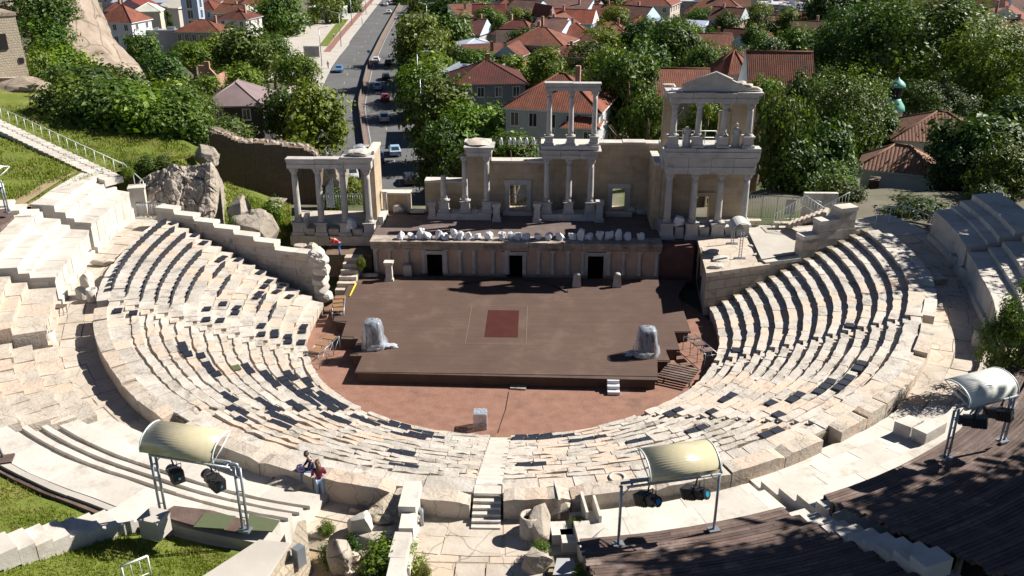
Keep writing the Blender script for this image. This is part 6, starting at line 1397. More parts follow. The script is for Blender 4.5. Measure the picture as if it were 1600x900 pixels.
pts=[PZ(*q,ZR+.1) for q in ((405,125),(500,125),(545,70),(560,20),(470,25),(430,60))]; mb=MB(); mb.poly([tuple(p) for p in pts]); ST('plaza',mb,M['walk'])
pts=[PZ(*q,ZR+.16) for q in ((498,72),(512,72),(545,30),(530,30))]; mb=MB(); mb.poly([tuple(p) for p in pts]); ST('verge',mb,M['grassb'])
# ---- cars
def make_car():
    t=T('car',None,None,(0,0,0)); mb=MB()
    prof=[(-2.05,.35),(2.05,.35),(2.1,.62),(1.95,.82),(1.0,.95),(.45,1.40),(-1.0,1.44),(-1.75,.98),(-2.08,.90)]
    st=[(-.86,.0),(-.80,.03),(.80,.03),(.86,.0)]
    def ring(xw,sh): return [(xw*(1 if z<1.0 else .80),y,z) for y,z in prof]
    rings=[ring(-.86,0),ring(-.78,0),ring(.78,0),ring(.86,0)]; k0=len(mb.v)
    for i,rg in enumerate(rings):
        for (x,y,z) in rg: mb.v.append((x,y,z+(.03 if i in(1,2) and z>.6 else 0)))
    n=len(prof)
    for i in range(3):
        for j in range(n): a=k0+i*n+j; b=k0+i*n+(j+1)%n; mb.face((a,b,b+n,a+n))
    mb.face([k0+j for j in range(n)]); mb.face([k0+3*n+j for j in range(n)][::-1]); Pt('body',mb,M['carpaint'],t)
    mb=MB(); mb.prism([(-.6,1.02,.98),(.6,1.02,.98),(.66,.96,.96),(-.66,.96,.96)],[(-.55,.5,1.42),(.55,.5,1.42),(.55,.44,1.42),(-.55,.44,1.42)]); Pt('windscreen',mb,M['glass'],t)
    mb=MB(); mb.prism([(-.62,-1.74,1.02),(.62,-1.74,1.02),(.6,-1.7,1.0),(-.6,-1.7,1.0)],[(-.55,-1.08,1.45),(.55,-1.08,1.45),(.55,-1.02,1.45),(-.55,-1.02,1.45)]); Pt('rear_window',mb,M['glass'],t)
    for s_ in (-1,1):
        mb=MB(); mb.prism([(s_*.83,-1.35,1.0),(s_*.83,.8,.98),(s_*.845,.8,.98),(s_*.845,-1.35,1.0)],[(s_*.70,-.95,1.38),(s_*.70,.42,1.36),(s_*.715,.42,1.36),(s_*.715,-.95,1.38)]); Pt('side_window',mb,M['glass'],t)
        for yy in (1.3,-1.3):
            mb=MB(); mb.tube([(s_*.70,yy,.32),(s_*.88,yy,.32)],.32,14); Pt('wheel',mb,M['rubber'],t)
        mb=MB(); mb.box((s_*.6,-2.08,.72),(.3,.06,.16)); Pt('tail_light',mb,M['red'],t); mb=MB(); mb.box((s_*.6,2.04,.7),(.3,.08,.15)); Pt('headlight',mb,M['frame'],t)
    return t
car0=make_car(); first=True
CC={'silver':(.5,.52,.55,1),'white':(.8,.8,.8,1),'black':(.03,.03,.035,1),'blue':(.10,.25,.45,1),'red':(.35,.03,.04,1),'grey':(.2,.22,.24,1),'lblue':(.35,.52,.72,1),'beige':(.55,.5,.42,1)}
def setcol(o,c):
    o.color=c
    for ch in o.children: setcol(ch,c)
for px,py,c,fwd,lab in [(617,238,'lblue',1,'pale blue car leaving the tunnel street below the trees'),(591,248,'blue',1,'dark blue car in the shade beside the median'),(600,186,'silver',1,'silver car on the shaded right lane'),(602,155,'red',1,'dark red car behind the light blue one'),(590,137,'lblue',1,'light blue van-like car in tree shade'),(603,122,'black',1,'black car near the street trees'),(588,96,'white',1,'white car at the start of the brick median strip'),(607,100,'black',1,'black car beside the white one'),(530,110,'blue',-1,'dark car alone on the left carriageway'),(608,20,'white',1,'white car near the top of the street'),(603,8,'white',1,'white car farther up the street'),(617,1,'red',1,'red car at the very top of the street'),(640,282,'black',1,'black car at the right kerb behind the gap'),(551,275,'silver',-1,'silver car glimpsed between the portico columns'),(625,28,'blue',1,'blue car parked under the far trees'),(606,3,'silver',1,'silver car at the street top')]:
    p=PZ(px,py,ZR+.3); o=car0 if first else dup(car0); first=False
    y=p.y; yaw=math.atan2(-(med(y+4)-med(y-4)),8); o.location=(p.x,p.y,ZR+.01); o.rotation_euler=(0,0,yaw+(math.pi if fwd<0 else 0)); tag(o,lab,'car','cars on the street'); setcol(o,CC[c])
# ---- street lamps and signs
def lamp(px,py,h,label,double=False):
    p=PZ(px,py,ZR+.1); t=T('street_lamp',label,'street lamp',(p.x,p.y,ZR+.1),'street lamps along the road'); mb=MB(); mb.tube([(p.x,p.y,ZR),(p.x,p.y,ZR+h)],[.12,.07],8); Pt('pole',mb,M['steel'],t)
    mb=MB(); 
    for s_ in ((1,-1) if double else (1,)): mb.tube([(p.x,p.y,ZR+h),(p.x+s_*1.6,p.y,ZR+h+.35)],.05,6); mb.box((p.x+s_*1.9,p.y,ZR+h+.36),(.8,.3,.12))
    Pt('lamp_head',mb,M['steelw'],t)
for px,py,h,lab,db in [(533,73,9,'street lamp on the plaza corner, left pavement',True),(503,103,9,'street lamp beside the billboard',False),(550,40,9,'street lamp in front of the plaza tree',True),(572,22,9,'street lamp on the far left pavement',True),(580,8,8,'street lamp at the top of the left pavement',True),(668,62,10,'street lamp rising out of the right street trees',True),(655,170,10.5,'street lamp reaching over the tunnel traffic',False),(660,222,10.5,'street lamp deep in the right street trees',False),(566,38,3,'small sign post on the left pavement',False)]: lamp(px,py,h,lab,db)
p=PZ(488,92,ZR); t=T('billboard','printed billboard in a white frame by the plaza','billboard',(p.x,p.y,ZR)); w=25/SCALE(p); h=2.6; mb=MB(); mb.box((p.x,p.y,ZR+.5+h/2),(w,.2,h+.3)); Pt('frame',mb,M['frame'],t); mb=MB(); mb.box((p.x,p.y-.12,ZR+.5+h/2),(w*.92,.04,h*.9)); Pt('print',mb,M['poster'],t)
p=PZ(568,95,ZR); mb=MB(); mb.tube([(med(p.y)-.6,p.y,ZR),(med(p.y)-.6,p.y,ZR+2.6)],.05,6); mb.tube([(med(p.y)-.6,p.y-.05,ZR+2.3),(med(p.y)-.6,p.y-.1,ZR+2.3)],.4,14); S('road_sign','round blue road sign on the median','road sign',mb,M['lens'],(med(p.y)-.6,p.y,ZR))
p=PZ(513,107,ZR+.1)
def walker(px,py,lab,c):
    p=PZ(px,py,ZR+.1); person((p.x,p.y,ZR+.12),rad(R.uniform(0,360)),lab,'stand',c,'jeansd','hair')
walker(513,107,'person walking on the pavement below the billboard','black'); walker(522,60,'person standing by the plaza verge in pale clothes','wrap')
# ================================================================ houses
WIN={}; HS=[]
def window_mesh(w,h,arch=False):
    key=(round(w,2),round(h,2),arch)
    if key not in WIN:
        mb=MB(); f=.09; mb.bx(-w/2-f,w/2+f,-.07,.0,-f,0); mb.bx(-w/2-f,w/2+f,-.07,.0,h,h+f); mb.bx(-w/2-f,-w/2,-.07,0,.0,h); mb.bx(w/2,w/2+f,-.07,0,0,h); mb.bx(-.03,.03,-.05,-.035,0,h); mb.bx(-w/2-.16,w/2+.16,-.16,-.0,-f-.07,-f-.004)
        k=len(mb.f); mb.poly([(-w/2,-.03,0),(w/2,-.03,0),(w/2,-.03,h),(-w/2,-.03,h)],1)
        WIN[key]=_mesh('window',mb,[M['frame'],M['glass']],(0,0,0))
    return WIN[key]
def put_window(t,x,y,z,rz,w=1.,h=1.4):
    o=bpy.data.objects.new('window',window_mesh(w,h)); COL.objects.link(o); o.parent=t; o.location=(x,y,z); o.rotation_euler=(0,0,rz); ORG[o.name]=Vector((0,0,0))
def roofmesh(kind,w,d,h,ov,z,fl=.18):
    """roof over a w x d plan centred at 0, eaves at z"""
    a,b=w/2+ov,d/2+ov; mb=MB(); zt=z+h
    E=[(-a,-b,z),(a,-b,z),(a,b,z),(-a,b,z)]; E0=[(x,y,z-fl) for x,y,_ in E]
    def f(pts):
        # uv: u along eave, v up slope
        p0,p1=Vector(pts[0]),Vector(pts[1]); u=(p1-p0).normalized(); nrm=(p1-p0).cross(Vector(pts[2])-p0).normalized(); v=nrm.cross(u); mb.poly(pts,0,[((Vector(p)-p0).dot(u),(Vector(p)-p0).dot(v)) for p in pts])
    if kind=='hip':
        if w>=d: r0,r1=(-(a-b),0,zt),(a-b,0,zt); f([E[0],E[1],r1,r0]); f([E[2],E[3],r0,r1]); f([E[1],E[2],r1]); f([E[3],E[0],r0]); rd=[r0,r1]
        else: r0,r1=(0,-(b-a),zt),(0,b-a,zt); f([E[0],E[1],r0]); f([E[2],E[3],r1]); f([E[1],E[2],r1,r0]); f([E[3],E[0],r0,r1]); rd=[r0,r1]
    elif kind=='gable':
        r0,r1=(-a,0,zt),(a,0,zt); f([E[0],E[1],r1,r0]); f([E[2],E[3],r0,r1]); mb.poly([E[1],E[2],r1],1); mb.poly([E[3],E[0],r0],1); rd=[r0,r1]
    elif kind=='gabley':
        r0,r1=(0,-b,zt),(0,b,zt); f([E[1],E[2],r1,r0]); f([E[3],E[0],r0,r1]); mb.poly([E[0],E[1],r0],1); mb.poly([E[2],E[3],r1],1); rd=[r0,r1]
    elif kind=='shed':
        q=[E[0],E[1],(a,b,zt),(-a,b,zt)]; f(q); mb.poly([E[1],E[2],q[2]],1); mb.poly([E[2],E[3],q[3],q[2]],1); mb.poly([E[3],E[0],q[3]],1); rd=[]
    for i in range(4): mb.poly([E0[i],E0[(i+1)%4],E[(i+1)%4],E[i]],1)
    mb.poly(E0[::-1],1)
    rdg=MB()
    if kind!='shed':
        rdg.tube(rd if (Vector(rd[0])-Vector(rd[1])).length>.2 else [rd[0],Vector(rd[0])+Vector((.3,0,0))],.13,5)
        if kind=='hip':
            for e in E: c=min(rd,key=lambda r:(Vector(r)-Vector(e)).length); rdg.tube([e,c],.11,5)
    return mb,rdg
def house(px,py,y,wpx,hw,d,kind,rh,wc,rc,yaw,label,nwin=(3,1),side=True,roofm='tile',chim=1,cat='house',ov=.45,base=None,wm='wall',name='house',win=(1.,1.45),group='houses of the town'):
    """px,py: middle of the front eave; wpx: front width in pixels; hw: wall height"""
    c=PY(px,py,y); s=SCALE(c); w=wpx/s; yw=rad(yaw); f=Vector((-sin(yw),cos(yw),0))  # pointing back
    HS.append((c.x+f.x*d/2,c.y+f.y*d/2,max(w,d)/2))
    cen=c+f*(d/2); zb=c.z-hw; gz=min(zb,ground(cen.x,cen.y) if cen.y<100 else -9.2)-.5; t=T(name,label,cat,(cen.x,cen.y,c.z-hw),group,rz=yw); ORG[t.name]=Vector((0,0,0))
    mb=MB(); mb.bx(-w/2,w/2,-d/2,d/2,gz-zb,hw); wo=Pt('wall',mb,M[wm],t); wo.color=rgba(wc)
    if kind=='flat':
        mb=MB(); mb.bx(-w/2-.1,w/2+.1,-d/2-.1,d/2+.1,hw,hw+.12); mb.bx(-w/2-.12,w/2+.12,-d/2-.12,-d/2+.15,hw+.12,hw+.5); mb.bx(-w/2-.12,-w/2+.15,-d/2+.16,d/2+.1,hw+.12,hw+.5); mb.bx(w/2-.15,w/2+.12,-d/2+.16,d/2+.1,hw+.12,hw+.5); ro=Pt('roof',mb,M['flat'],t); ro.color=rgba(rc)
        mb=MB(); mb.box((w*.2,0,hw+.55),(min(2,w*.25),1.4,.86)); Pt('roof_unit',mb,M['steel'],ro); mb=MB(); mb.box((-w*.25,d*.2,hw+.4),(.9,.9,.56)); Pt('roof_unit',mb,M['steel'],ro)
    else:
        mb,rdg=roofmesh(kind,w,d,rh,ov,hw+.02); ro=Pt('roof',mb,[M[roofm],M['wall']],t); ro.color=rgba(rc)
        if rdg.v: r2=Pt('ridge_tiles',rdg,M[roofm if roofm!='flat' else 'flat'],ro); r2.color=rgba([min(1.6,x*1.25) for x in rc])
        g=random.Random(int(px*7+py))
        for i in range(chim):
            x=g.uniform(-.3,.3)*w; mb=MB(); mb.box((x,g.uniform(-.1,.2)*d,hw+rh*.75),(.6,.6,rh*.9+1.0)); mb.box((x,0,hw+rh*.75+rh*.45+.6),(.01,.01,.01)); Pt('chimney',mb,M['brickred'],ro)
    nc,nf=nwin; ww,wh=win
    for fl in range(nf):
        zz=hw-wh-.55-fl*3.0
        for i in range(nc): put_window(t,-w/2+w*(i+.5)/nc,-d/2-.005,zz,0,ww,wh)
        if side:
            k=max(1,int(d/3.2))
            for i in range(k):
                put_window(t,-w/2-.005,-d/2+d*(i+.5)/k,zz,-math.pi/2,ww,wh); put_window(t,w/2+.005,-d/2+d*(i+.5)/k,zz,math.pi/2,ww,wh)
    return t,w
O=(1,1,1); OR=(1.0,1.05,1.1); DK=(.62,.55,.62); MR=(.42,.30,.42)
house(862,172,58,150,7,11,'hip',3.6,(.62,.66,.68),(1.05,1,.95),-14,'white walled house with a big orange hipped roof behind the two storey columns',(5,2),win=(.95,1.6))
house(906,199,55.5,52,3.2,4,'hip',1.2,(.55,.58,.6),(1.1,.95,.85),-10,'small hipped porch roof glowing orange behind the free columns',(2,1),chim=0)
house(765,131,92,112,7.5,11,'hip',2.8,(.24,.28,.33),(.42,.32,.40),8,'blue grey house with a dark maroon hipped roof',(4,2))
house(725,118,112,78,6,12,'flat',0,(.20,.24,.28),(.55,.62,.7),-12,'dark slate modern house with flat roof terraces',(2,1),win=(2.0,1.6),chim=0)
house(748,72,160,50,6,8,'hip',1.2,(.85,.86,.86),(1.0,1.1,1.3),18,'white shed with a pale metal roof beside the street trees',(2,1),roofm='flat',chim=0,side=False)
house(835,70,140,92,7.5,11,'hip',3,(.72,.56,.22),(.95,1,1),-18,'ochre house with two roof slopes and a terrace',(3,2))
house(792,88,134,40,6,7,'gabley',2.2,(.62,.17,.08),(.75,.7,.75),-18,'deep orange painted wing of the ochre house',(1,1),chim=0)
house(880,88,128,70,4,8,'hip',1.6,(.55,.40,.18),(.8,.8,.85),-20,'low brown tiled outbuilding right of the ochre house',(3,1))
house(765,32,215,48,5,10,'gable',4,(.65,.50,.48),(.55,.22,.40),6,'house with a steep plum coloured roof',(3,1),chim=0)
house(793,14,265,36,9,10,'hip',3,(.85,.55,.48),(1,1,1),5,'pink house with three tall windows at the top',(3,2))
house(822,22,245,44,6,9,'shed',4.5,(.70,.72,.78),(.6,.5,.5),0,'brown roofed house behind a pale blank wall',(0,0),side=False)
house(862,30,205,10,6,9,'gabley',3.5,(.22,.50,.55),(1.2,1.0,1.0),30,'teal gabled end wall',(0,0),side=False,chim=0)
house(893,36,203,62,6,9,'gable',3.2,(.22,.50,.55),(1.25,.95,.9),-14,'teal house with a coral tiled roof and rooflights',(2,1))
house(897,58,178,56,6,9,'hip',3,(.80,.55,.50),(.95,.75,.7),-6,'pink house with a red mansard roof and dormers',(4,1))
house(950,30,225,76,7,10,'gable',3.6,(.70,.52,.25),(.95,.95,.95),-16,'mustard gabled house with orange tiles',(3,1))
house(985,18,232,40,6,9,'hip',3,(.65,.55,.42),(1,1,1),0,'beige house with orange roof and small balcony',(3,1))
house(950,53,190,64,6,9,'hip',2.6,(.45,.36,.25),(1,1,1),-10,'brown house under a wide orange roof',(3,1))
house(1003,38,205,34,4,7,'hip',2,(.6,.5,.4),(1.05,1,1),0,'small house with a bright hipped roof beside the blue wall',(2,1),chim=0)
house(1055,40,205,84,7,6,'shed',1.0,(.36,.45,.68),(.8,.9,1.2),-22,'long pale blue blank wall building',(0,0),side=False,roofm='flat',chim=0)
house(1012,8,232,72,11,14,'hip',4,(.72,.64,.56),(1,.9,.9),-20,'tall beige house at the top with dark red windows',(4,3))
house(1118,22,235,94,9,12,'hip',4.5,(.33,.25,.24),(.95,1,1),-12,'mauve brown mansion with dormers in an orange roof',(5,2),win=(.9,1.7))
house(1222,10,225,78,16,14,'flat',0,(.72,.70,.72),(1.2,1.2,1.3),-14,'white grey apartment block with small windows',(4,4),win=(.9,1.2))
house(1264,12,222,44,16,12,'flat',0,(.80,.80,.84),(1.2,1.2,1.3),40,'second pale apartment block turned to the sun',(3,4),win=(1.1,1.3))
house(1180,62,185,60,5,9,'hip',2.4,(.5,.42,.36),(1,1,1),-8,'low house with two orange hipped roofs below the mansion',(3,1))
house(1110,82,145,60,5,9,'gable',3.4,(.25,.32,.36),(.9,.95,1),-4,'house with a plain orange roof and a grey chimney',(3,1))
house(1222,165,70,95,6,9,'gable',6.5,(.5,.42,.36),(.92,1,1),0,'long steep plain red roof right of the pavilion',(0,0),side=False,chim=0)
house(1070,150,72,80,6,9,'gable',3.0,(.5,.42,.36),(.95,1,1),0,'orange roof seen behind the pavilion pediment',(0,0),side=False,chim=0)
house(1500,14,215,70,6,12,'gabley',4,(.50,.42,.45),(1,1,1),12,'mauve gabled house at the top right',(2,1))
house(1570,38,190,70,6,10,'gabley',4,(.52,.44,.44),(1,.9,.9),-30,'gabled house with orange tiles at the right edge',(1,1))
house(1405,6,260,80,9,12,'hip',4,(.70,.62,.45),(.9,.9,.9),-6,'yellowish facade with many windows behind the huge plane',(5,3))
house(1460,8,240,60,7,10,'gable',4,(.55,.45,.42),(.95,1,1),-10,'orange roofed house left of the mauve gable',(3,1))
house(1560,10,250,60,7,10,'hip',3,(.75,.6,.5),(1.1,1.05,1),10,'house with pale orange tiles at the top right corner',(3,1))
house(1590,60,150,50,7,10,'gable',3.4,(.70,.55,.30),(1,1,1),-6,'ochre house at the right edge above the plane tree',(2,1))
house(1402,268,35,104,3.2,5.2,'hip',2.1,(1.3,1.32,1.36),(1,1,1),-24,'white walled house with weathered clay tiles and a dark shutter',(0,0),side=False,roofm='tileold',chim=0,ov=.6)
c=PY(1362,284,35.); mb=MB(); mb.box((c.x-.1,34.0,c.z),(.95,1.6,1.3),rad(-24)); S('window_shutter','dark brown shutter in the white house wall right of the theatre','shutter',mb,M['wood'],(c.x,34.,c.z))
house(1475,222,47,140,4,9,'hip',2.5,(.8,.8,.8),(.62,.55,.52),-14,'long weathered tiled roof behind the white house',(0,0),side=False,roofm='tileold',chim=0,ov=.6)
# left part of town
house(178,35,185,60,10,9,'hip',4,(.80,.82,.86),(1,.95,.95),-10,'white house with arched attic windows under a red roof',(3,2))
house(308,50,185,70,8.5,9,'hip',2.6,(.42,.34,.26),(.75,.75,.75),-3,'crumbling brown mansion with two rows of tall windows',(6,2),win=(.95,1.8))
house(250,50,190,58,5,6,'flat',0,(.42,.42,.44),(.9,.9,.9),0,'blank grey concrete wall building left of the brown mansion',(0,0),side=False)
house(362,30,205,48,8,9,'hip',2.6,(.85,.83,.80),(.62,.55,.6),-12,'white house with dark brown hipped roofs',(3,2))
house(352,8,265,88,6,12,'hip',3,(.70,.62,.52),(1,1,1),-6,'long building with an orange roof and arcade at the top',(6,1))
house(208,22,225,66,9,16,'gabley',4,(.40,.46,.55),(.85,.45,.5),12,'blue grey church with a red edged gable',(1,1),cat='church',name='church',chim=0)
house(228,18,212,40,5,9,'hip',2,(.70,.64,.52),(1.3,1.3,1.1),12,'tan roofed apse of the blue grey church',(0,0),side=False,roofm='flat',chim=0,cat='church',name='church')
house(262,12,240,40,7,10,'shed',3,(.72,.68,.6),(1.2,1.15,1),-20,'tan lean to hall beside the church tower',(0,0),side=False,roofm='flat',chim=0)
house(292,-20,222,26,16,5,'hip',2,(.46,.56,.75),(.8,.9,1.2),0,'blue and white church bell tower',(1,4),roofm='flat',chim=0,win=(1.6,2.4),cat='church tower',name='bell_tower')
house(245,4,270,140,7,10,'gable',2,(.42,.55,.62),(.9,1,1.2),0,'long teal building behind the church',(8,1),roofm='flat',chim=0)
house(505,14,265,52,3.2,8,'flat',0,(.45,.47,.5),(1.6,1.7,1.8),-8,'flat roofed kiosk on the plaza',(4,1),win=(2,1.6))
house(362,165,74,86,6.5,10,'hip',2.6,(.07,.065,.065),(.55,.42,.42),6,'dark timber house with a brown hipped roof left of the street',(2,1),roofm='flat',chim=0)
house(1075,4,262,60,13,12,'flat',0,(.62,.60,.60),(1.1,1.1,1.1),-14,'grey five storey block behind the mauve mansion',(4,4),win=(1.1,1.3))
house(930,3,285,60,12,12,'flat',0,(.75,.68,.60),(1.2,1.15,1.1),8,'sandy flat roofed block at the top centre',(4,3),win=(1.1,1.3))
house(1340,4,262,70,13,12,'hip',2.5,(.66,.64,.66),(.7,.7,.75),-8,'tall grey house behind the large plane tree',(4,3))
house(700,-2,330,50,12,12,'flat',0,(.6,.62,.66),(1.2,1.2,1.25),4,'blue grey block at the head of the street',(4,3),win=(1.1,1.3))
# ruined brick house without a roof
c=PY(316,118,98.); t=T('ruined_house','roofless red brick house shell with gable and chimneys','ruined house',(c.x,98,c.z-5))
mb=MB(); s=SCALE(c); w=44/s
x0,x1=c.x-w/2,c.x+w/2
mb.prism([(x0+1.6,98,c.z-7),(x1,98,c.z-7),(x1,98.5,c.z-7),(x0+1.6,98.5,c.z-7)],[(x0+1.6,98,c.z-.5),(x1,98,c.z),(x1,98.5,c.z),(x0+1.6,98.5,c.z-.5)]); mb.prism([(x0+1.6,98.0,c.z-.5),(c.x+.6,98.0,c.z+1.4),(c.x+1.2,98.0,c.z+1.4),(x1,98.0,c.z)],[(x0+1.6,98.45,c.z-.5),(c.x+.6,98.45,c.z+1.4),(c.x+1.2,98.45,c.z+1.4),(x1,98.45,c.z)]); mb.bx(x0+1.1,x0+1.59,98.2,104,c.z-7,c.z-.8); mb.bx(x1-.5,x1-.01,98.51,104,c.z-7,c.z-.2); Pt('wall',mb,M['brickred'],t)
mb=MB(); mb.box((c.x+.9,98.3,c.z+1.8),(.9,.5,1.0)); mb.box((x0+1.4,101,c.z+.4),(1.2,.6,1.6)); Pt('chimney',mb,M['brickred'],t); mb=MB(); mb.box((c.x+.3,97.97,c.z-1.3),(.6,.12,1.0)); Pt('window',mb,M['void'],t)
# octagonal roof
c=PY(1152,116,82.); s=SCALE(c); rr=40/s; t=T('octagonal_house','eight sided house with a ribbed orange tent roof and finial','house',(c.x,c.y+rr,c.z-6))
cc=(c.x,c.y+rr*.9); mb=MB(); mb.lathe([(rr*.9,c.z-8),(rr*.9,c.z)],cc,8,smooth=False); o=Pt('wall',mb,M['wall'],t); o.color=(.6,.55,.5,1)
mb=MB(); top=(cc[0],cc[1],c.z+3.1)
E=[(cc[0]+rr*1.06*cos(math.pi*(i+.5)/4),cc[1]+rr*1.06*sin(math.pi*(i+.5)/4),c.z) for i in range(8)]
for i in range(8):
    a,b=E[i],E[(i+1)%8]; L=(Vector(a)-Vector(b)).length; mb.poly([a,b,top],0,[(0,0),(L,0),(L/2,rr*1.2)])
mb.poly(E[::-1]); ro=Pt('roof',mb,M['tile'],t); mb=MB()
for e in E: mb.tube([e,top],.12,5)
mb.tube([top,(top[0],top[1],top[2]+.9)],[.15,.02],6); r2=Pt('ridge_tiles',mb,M['tile'],ro); r2.color=(1.3,1.2,1.1,1)
# green cupola
c=PY(1398,160,62.); s=SCALE(c); k=1/s; t=T('church_cupola','small church lantern tower with green copper domes and a cross','church tower',(c.x,c.y,c.z-6))
mb=MB(); mb.lathe([(14*k,c.z-8),(14*k,c.z-1)],(c.x,c.y),8,smooth=False); o=Pt('wall',mb,M['plaster'],t)
mb=MB(); mb.lathe([(17*k,c.z-1),(15*k,c.z-.4),(9*k,c.z+.3),(8*k,c.z+.5)],(c.x,c.y),16); zt=c.z+.5
mb.lathe([(11*k,zt+18*k),(12.5*k,zt+18.5*k),(11*k,zt+23*k),(7*k,zt+27*k),(2*k,zt+30*k),(.6*k,zt+34*k)],(c.x,c.y),16); Pt('dome',mb,M['copper'],t)
mb=MB(); mb.lathe([(8*k,zt),(8*k,zt+18*k)],(c.x,c.y),8,smooth=False); Pt('lantern',mb,M['void'],t)
mb=MB(); mb.box((c.x,c.y,zt+38*k),(.12,.12,1.1)); mb.box((c.x,c.y,zt+39*k),(.6,.12,.12)); Pt('cross',mb,M['woodtan'],t)
mb=MB(); mb.lathe([(20*k,c.z-3.2),(17*k,c.z-2.2),(14.2*k,c.z-1.9)],(c.x,c.y),8,smooth=False); Pt('eave',mb,M['copper'],t)
# turrets of the mansion
for px,lab in ((1152,'round grey turret on the corner of the mauve mansion'),(1172,'lower round turret right of the mauve mansion')):
    c=PY(px,16 if px<1160 else 27,232.); s=SCALE(c); t=T('turret',lab,'turret',(c.x,c.y,c.z-8)); mb=MB(); mb.lathe([(1.9,c.z-12),(1.9,c.z),(2.2,c.z+.2)],(c.x,c.y),14); o=Pt('wall',mb,M['wall'],t); o.color=(.5,.46,.45,1)
    mb=MB(); mb.lathe([(2.4,c.z+.2),(2.2,c.z+.5),(.1,c.z+1.0)],(c.x,c.y),14); o=Pt('roof',mb,M['flat'],t); o.color=(1.4,1.4,1.6,1)
    for th in (-.6,.3):
        put_window(t,1.92*sin(th),-1.92*cos(th),5.6,th,.8,1.5)
# filler roofs far back
g=random.Random(77)
WALLC=[(.8,.75,.68),(.7,.6,.45),(.75,.72,.72),(.6,.5,.45),(.8,.6,.5),(.5,.55,.62)]; nm=['cream','sandy','pale grey','brown','salmon','blue grey']
k=0
for row,(y,py) in enumerate(((300,-2),(345,-12),(400,-22))):
    px=660 if row else 700
    while px<1640:
        wp=g.uniform(36,62)
        i=g.randrange(6); house(px,py+g.uniform(-4,4),y+g.uniform(-14,14),wp,g.uniform(7,10),g.uniform(9,13),g.choice(['hip','gable','gabley']),g.uniform(3,4.5),WALLC[i],(g.uniform(.75,1.1),)*3,g.uniform(-25,25),'%s walled tiled house in the %s row of far roofs'%(nm[i],['nearest','middle','last'][row]),(3,2),side=False,group='far %s houses, %s row'%(nm[i],['nearest','middle','last'][row])); px+=wp+g.uniform(6,26); k+=1
HUE=['muted orange','dull red','weathered brown','grey brown']; HC=[(.85,.9,.95),(.65,.62,.7),(.6,.68,.8),(.7,1.0,1.25)]; n_f=0; seen={}
for tr_ in range(1600):
    y=g.uniform(135,300); px=g.uniform(640,1640) if g.random()<.8 else g.uniform(150,420); 
    if px<500: y=g.uniform(215,330)
    if px>1290 and y<190: continue
    wp=g.uniform(7,12); d=g.uniform(7,10); base=PY(px,0,y); gz=-9.2; hw=g.uniform(4.5,7.5); z=gz+hw
    # pixel row of an eave at this height
    dd=y-CAM[1]; q=Vector((base.x,y,z)); Zc=sum((q[i]-CAM[i])*FW[i] for i in range(3)); vv=sum((q[i]-CAM[i])*UPV[i] for i in range(3)); py=450-FPX*vv/Zc
    if py<-6: continue
    xc=q.x
    if med(y)-18<xc<med(y)+16+wp/2: continue
    if any(math.hypot(xc-a,y+d/2-b)<r+max(wp,d)*.5 for a,b,r in HS): continue
    k=g.randrange(4); i=g.randrange(6); key=(k,i); n_f+=1
    house(px,py,y,wp*SCALE(q),hw,d,g.choice(['hip','gable','gable','gabley','shed']),g.uniform(2.2,3.6),[v*.85 for v in WALLC[i]],[v*g.uniform(.85,1.1) for v in HC[k]],g.uniform(-35,25),'small %s house under a %s roof packed among its neighbours'%(nm[i],HUE[k]),(2,1),side=False,group='packed small houses, %s with %s roofs'%(nm[i],HUE[k]))
    if n_f>=80: break
n_t=0
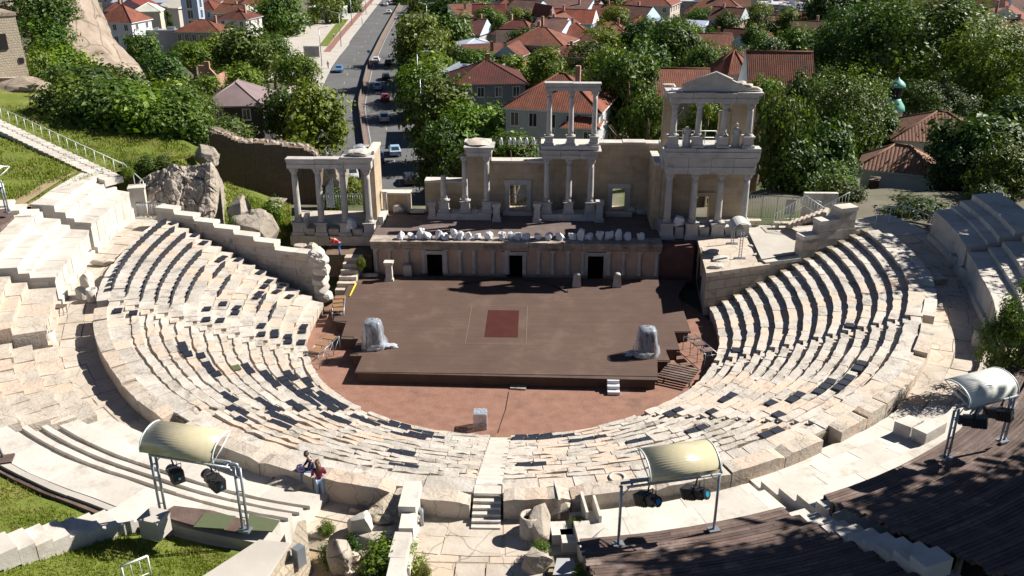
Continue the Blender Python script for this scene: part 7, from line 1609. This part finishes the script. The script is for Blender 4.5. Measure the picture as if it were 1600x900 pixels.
for tr_ in range(1500):
    y=g.uniform(110,300); px=g.uniform(640,1640); x=PY(px,0,y).x; r=g.uniform(3.2,5.5)
    if med(y)-12<x<med(y)+13: continue
    if any(math.hypot(x-a,y-b)<q*.85+r*.6 for a,b,q in HS): continue
    kd=g.choice(['dark','mid','olive','bright']); HS.append((x,y,r)); n_t+=1; h_=g.uniform(6,10)
    tree_at(x,y,-9.2,-9.2+h_*.68,r,h_*.45,g.choice(['round','tall','airy']),kd,'%s green tree standing among the packed town roofs'%{'dark':'dark','mid':'medium','olive':'olive','bright':'bright'}[kd],'tree','%s trees among the packed roofs'%kd)
    if n_t>=90: break
for px,py,y,wp in ((90,-6,290,60),(160,-8,330,60),(420,0,330,50),(470,-6,350,60),(60,0,250,50)):
    i=g.randrange(6); house(px,py,y,wp,9,10,'hip',3.5,WALLC[i],(.95,.95,.95),g.uniform(-20,20),'far tiled house beyond the left side of the street',(3,2),side=False,group='far houses left of the street')
# ================================================================ light and camera
w=bpy.data.worlds.new('World'); sc.world=w; w.use_nodes=True; nt=w.node_tree
sky=nt.nodes.new('ShaderNodeTexSky'); sky.sky_type='NISHITA'; sky.sun_disc=False
SUN=Vector((1.1,.38,1.0)).normalized()
sky.sun_elevation=math.asin(SUN.z); sky.sun_rotation=math.atan2(SUN.x,SUN.y); sky.altitude=200; sky.air_density=.45; sky.dust_density=.1
bg=nt.nodes['Background']; nt.links.new(sky.outputs[0],bg.inputs[0]); bg.inputs[1].default_value=.05
ld=bpy.data.lights.new('sun','SUN'); ld.energy=5.0; ld.angle=rad(.5); ld.color=(1.,.94,.85); lo=bpy.data.objects.new('sun',ld); COL.objects.link(lo); lo.rotation_euler=SUN.to_track_quat('Z','Y').to_euler(); lo.location=(40,10,60)
cd=bpy.data.cameras.new('camera'); cam=bpy.data.objects.new('camera',cd); COL.objects.link(cam); sc.camera=cam
cd.sensor_width=36; cd.sensor_fit='HORIZONTAL'; cd.lens=36*FPX/1600; cd.clip_start=.5; cd.clip_end=9000
from mathutils import Matrix
rm=Matrix((RT,UPV,tuple(-v for v in FW))).transposed(); cam.matrix_world=Matrix.Translation(CAM)@rm.to_4x4()
vs=sc.view_settings; vs.view_transform='Standard'; vs.look='None'; vs.exposure=.95; vs.gamma=1.; vs.use_curve_mapping=False
sc.render.engine='CYCLES'; sc.cycles.max_bounces=6; sc.cycles.diffuse_bounces=2; sc.cycles.transparent_max_bounces=8; sc.cycles.use_denoising=True
